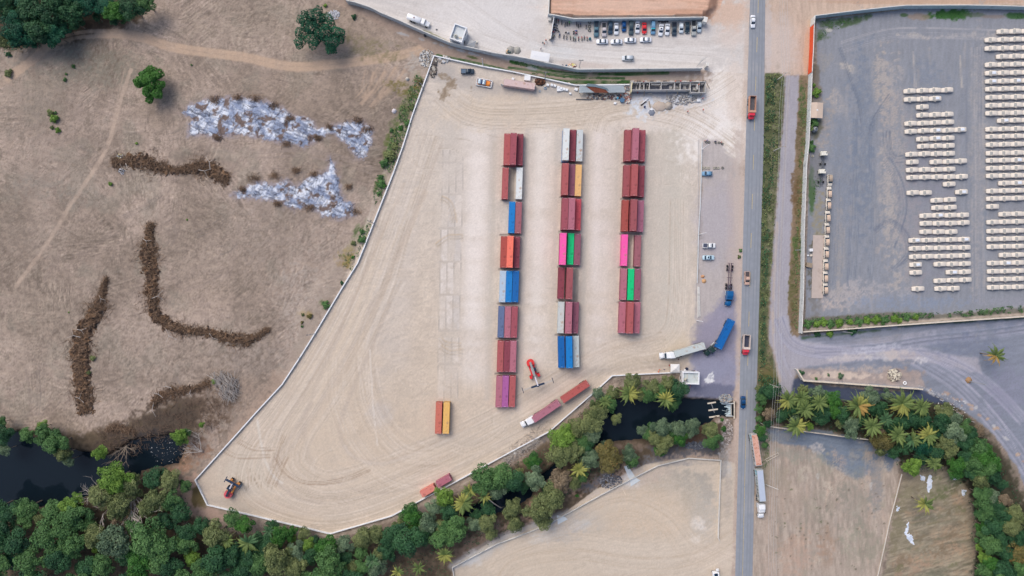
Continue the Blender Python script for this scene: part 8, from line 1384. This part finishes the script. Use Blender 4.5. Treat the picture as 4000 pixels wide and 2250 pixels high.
PP = [(2133, 156, ORG, DKH, "upper person in orange vest left of the motorcycles"), (2127, 168, ORG, DKH, "lower person in orange vest left of the motorcycles"), (2121, 165, (40, 110, 110), DKH, "person in teal shirt beside the orange vests"), (2113, 189, (76, 44, 110), DKH, "person in purple shirt above the long white canopy"),
      (2616, 1428, (236, 60, 50), WHT_, "person in red with a white cap beside the white tent"), (2577, 1445, ORG, ORG, "upper of two people in orange by the south wall"), (2573, 1452, ORG, ORG, "lower of two people in orange by the south wall"), (2596, 1444, (80, 80, 140), DKH, "person in blue shirt left of the white tent"), (2651, 1403, (110, 40, 60), DKH, "person in maroon below the gate lorry"), (2713, 1448, (110, 60, 84), DKH, "person in dark red behind the gatehouse"),
      (2754, 549, (244, 150, 140), DKH, "person in salmon shirt at the upper tyre row"), (2764, 548, (150, 140, 190), DKH, "person in lilac shirt at the upper tyre row"), (2795, 551, (50, 80, 140), DKH, "person in dark blue bending at the upper tyre row"), (2818, 555, (206, 90, 100), (50, 60, 120), "person in red shirt at the right end of the upper tyre row"),
      (2425, 371, ORG, WHT_, "worker in orange right of the tin shed"), (2747, 383, (240, 110, 110), (226, 80, 70), "worker in red at the right of the cement rubble"), (2748, 428, (240, 110, 110), (226, 80, 70), "right worker in red on the open sand"), (2688, 434, (240, 100, 90), (226, 80, 70), "left worker in red on the open sand"), (2491, 361, (216, 70, 80), (226, 80, 70), "worker in red at the shell building's left front")]
for i, (fx_, fy_, c, h_, lb) in enumerate(PP): person(fx_, fy_, c, h_, lb, i*1.3)
for i, (fx_, fy_, lb) in enumerate(((2516, 318, "worker in red on the shell wall, first from the left"), (2639, 317, "worker in orange on the shell wall, second from the left"), (2660, 316, "worker in red on the shell wall, third from the left"), (2699, 316, "worker in pale red on the shell wall, fourth from the left"), (2731, 329, "worker in orange between the shell's right rooms"))): person(fx_, fy_, ORG if i in (1, 4) else (226, 70, 80), (226, 80, 70), lb, i, 3.0)
person(2713, 331, (190, 30, 70), DKH, "worker in crimson inside the shell's large right room", 1)
# ---------------------------------------------------------------- poles, wires
def pole(base, h, label, arm=None, r0=.16, name="utility_pole", cat="pole", tip=None, m=None, group=None, heads=None):
    x, y = W(*base); o = empty(name, x, y, 0, 0, label, cat, group); tx, ty = (0, 0)
    if tip: a = W(*tip, h); tx, ty = a[0]-x, a[1]-y
    MB().tube([(0, 0, -.3), (tx*.5, ty*.5, h*.5), (tx, ty, h)], [r0, r0*.85, r0*.65], 8).build("shaft", m or conc_l, o)
    if arm: a = math.radians(arm[0]); l = arm[1]; MB().box(-l, l, -.07, .07, h-.5, h-.36, rz=a, at=(tx, ty, 0)).build("crossarm", wood, o); [MB().cyl(tx+q*l*.9*math.cos(a), ty+q*l*.9*math.sin(a), h-.36, h-.12, .06, n=8).build("insulator", white_p, o) for q in (-1, 0, 1)]
    if heads: [MB().box(.1, .9, -.14, .14, h-.05, h+.08, rz=math.radians(q), at=(tx, ty, 0)).build("lamp_head", grey_d, o) for q in heads]
    return o
UP = [((3036, 312), 8.5, "roadside pole at the top of the green verge"), ((3022, 590), 8.5, "roadside pole in the middle of the green verge"), ((3003, 1499), 8.5, "roadside pole above the palm grove")]
tops = []
for b_, h_, lb in UP: pole(b_, h_, lb, (0, 1.6)); tops.append((*W(*b_), h_-.15))
pole((2989, 1892), 7.5, "leaning roadside pole beside the parked double trailer", tip=(3040, 1912))
pole((2972, 2340), 8.5, "roadside pole below the bottom edge") if 0 else None
pts_w = [(*W(3061, -250, 8.4), 8.4)]+tops+[(*W(3024, 1860, 8.2), 8.2), (*W(3020, 2330, 8.4), 8.4)]
wirem = mat("aluminium wire", (190, 190, 192), .5)
for k, dx in enumerate((-1.4, -.5, .5, 1.4)):
    mb = MB(); P_ = []
    for a, b2 in zip(pts_w[:-1], pts_w[1:]):
        for i in range(10): f = i/10; P_.append((a[0]*(1-f)+b2[0]*f+dx, a[1]*(1-f)+b2[1]*f, a[2]*(1-f)+b2[2]*f-1.2*math.sin(math.pi*f)))
    mb.tube(P_, .03, 4); tag(mb.build("power_line", wirem), "%s power line from left running along the roadside poles" % ORD[k], "wire", "wires along the road")
for b_, h_, tp, hd, lb in (((1887, 258), 8.5, None, None, "white pole on the north yard wall above the blue pickup"), ((2128, 309), 8.0, None, (0, 180), "lamp pole on the north yard wall beside the brown scrap"), ((1653, 347), 6.5, None, (150,), "lamp pole on the upper west wall"), ((1461, 873), 8, None, (160, 20), "lamp pole halfway down the west wall"), ((1230, 1303), 8, None, (180,), "lamp pole on the lower west wall"), ((2733, 916), 8.5, None, None, "white pole above the white pickup"), ((2742, 584), 8.5, None, None, "white pole left of the upper tyre row"), ((2722, 1252), 8.0, None, None, "white pole below the concrete beam bundle"), ((3285, 1295), 8.5, None, None, "pale pole outside the lot's south wall"), ((3784, 1489), 9.0, None, None, "pale pole rising from the brown mound on the slate lot"), ((2262, 262), 7.5, None, (0, 180), "twin lamp pole beside the scrap behind the lane wall"), ((1171, 1396), 3.0, None, None, "short post on the lower west wall"), ((3128, 976), 6, (3107, 977), None, "leaning pale post over the lot wall"), ((2844, 1478), .1, None, None, "")):
    if lb: pole(b_, h_, lb, name="lamp_pole" if hd else "post_pole", tip=tp, heads=hd, cat="pole", m=white_p if "white" in lb else steel, r0=.17)
pole((2699, 1503), 7, "thin pink flag pole at the gatehouse's south side", tip=(2692, 1521), m=mat("pink pole", (190, 110, 110), .7), r0=.1, name="flag_pole")
t = empty("mast", *W(2744, 262), 0, 0, "white lattice gate arch at the lane wall's right end", "gate"); 
for k in range(5): MB().tube([(-2.8+k*.5, -.4+k*.8, 0+k*.3), (-.2+k*.3, 2.2+k*.2, 2.5)], .07, 5).build("strut", steel, t)
MB().box(.6, 1.6, -.6, .6, 0, 3.2).build("gate_pier", conc_l, t)
x, y = W(2756, 76, 3.4); tag(MB().box(-.7, .7, -1.0, 1.0, 0, 3.5).build("gate_pier", conc_l, loc=(x, y, 0), rz=-.3), "pale pier ending the retaining wall beside the road", "pier"); x, y = W(2148, 72, 1.5); tag(MB().box(-.55, .55, -.6, .6, 0, 1.5).build("meter_box", conc_l, loc=(x, y, 0)), "small pale block left of the motorcycles' side wall", "block")
# metal ladder frame lying beside the road
(ax, ay), (bx, by) = W(2990, 1796), W(3039, 1771); l = math.hypot(bx-ax, by-ay); o = empty("ladder_frame", ax, ay, .2, math.atan2(by-ay, bx-ax), "cream ladder-like frame leaning beside the lower road", "frame")
for s_ in (-1, 1): MB().box(0, l, s_*.45-.07, s_*.45+.07, .3, .45).build("rail", cream_c, o)
for k in range(5): MB().box(l*k/4-.06, l*k/4+.06, -.379, .379, .32, .43).build("rung", cream_c, o)
# fence posts of the curving wire fence
for i in range(11):
    f = i/10; fx_, fy_ = 3636+f*100+f*f*60, 1526+f*120; tag(MB().box(-.07, .07, -.07, .07, 0, 1.3).build("fence_post", white_p, loc=(*W(fx_, fy_), 0)), "%s white fence post from the upper left along the curving slate lot edge" % ORD[i], "post", "posts of the curving fence")
# plastic sheets on the brown plot
for k_, (pts, lb) in enumerate((([(3592, 1852), (3606, 1855), (3620, 1858), (3612, 1882), (3595, 1880)], "small pale ash patch under the lime tree"), ([(3626, 1858), (3638, 1855), (3646, 1900), (3630, 1926), (3616, 1920), (3620, 1880)], "long pale ash patch right below the lime tree"), ([(3546, 2030), (3556, 2034), (3546, 2092), (3528, 2096), (3536, 2062)], "narrow pale ash strip in the brown plot"), ([(3535, 2090), (3554, 2078), (3568, 2103), (3572, 2128), (3546, 2118)], "wide pale ash patch below the narrow strip in the brown plot"), ([(3498, 1976), (3522, 1973), (3520, 1994), (3502, 2000)], "pale ash patch beside the slanting plot wall"), ([(3714, 1856), (3754, 1850), (3752, 1878), (3722, 1874)], "pale ash patch at the right trees"), ([(3754, 1908), (3774, 1915), (3770, 1946), (3756, 1942)], "greyish ash patch left of the right-hand trees"))):
    heap("ash_patch", lb, "ash", [(a/O, b2/O) for a, b2 in pts], lambda x, y, d, n1, s: mixw(A_(196, 206, 222), A_(226, 232, 242), smooth(-.4, .4, n1)), .15, 300+k_*9, 2.4, "ash", 4, rough=.1, wob_=2.5)
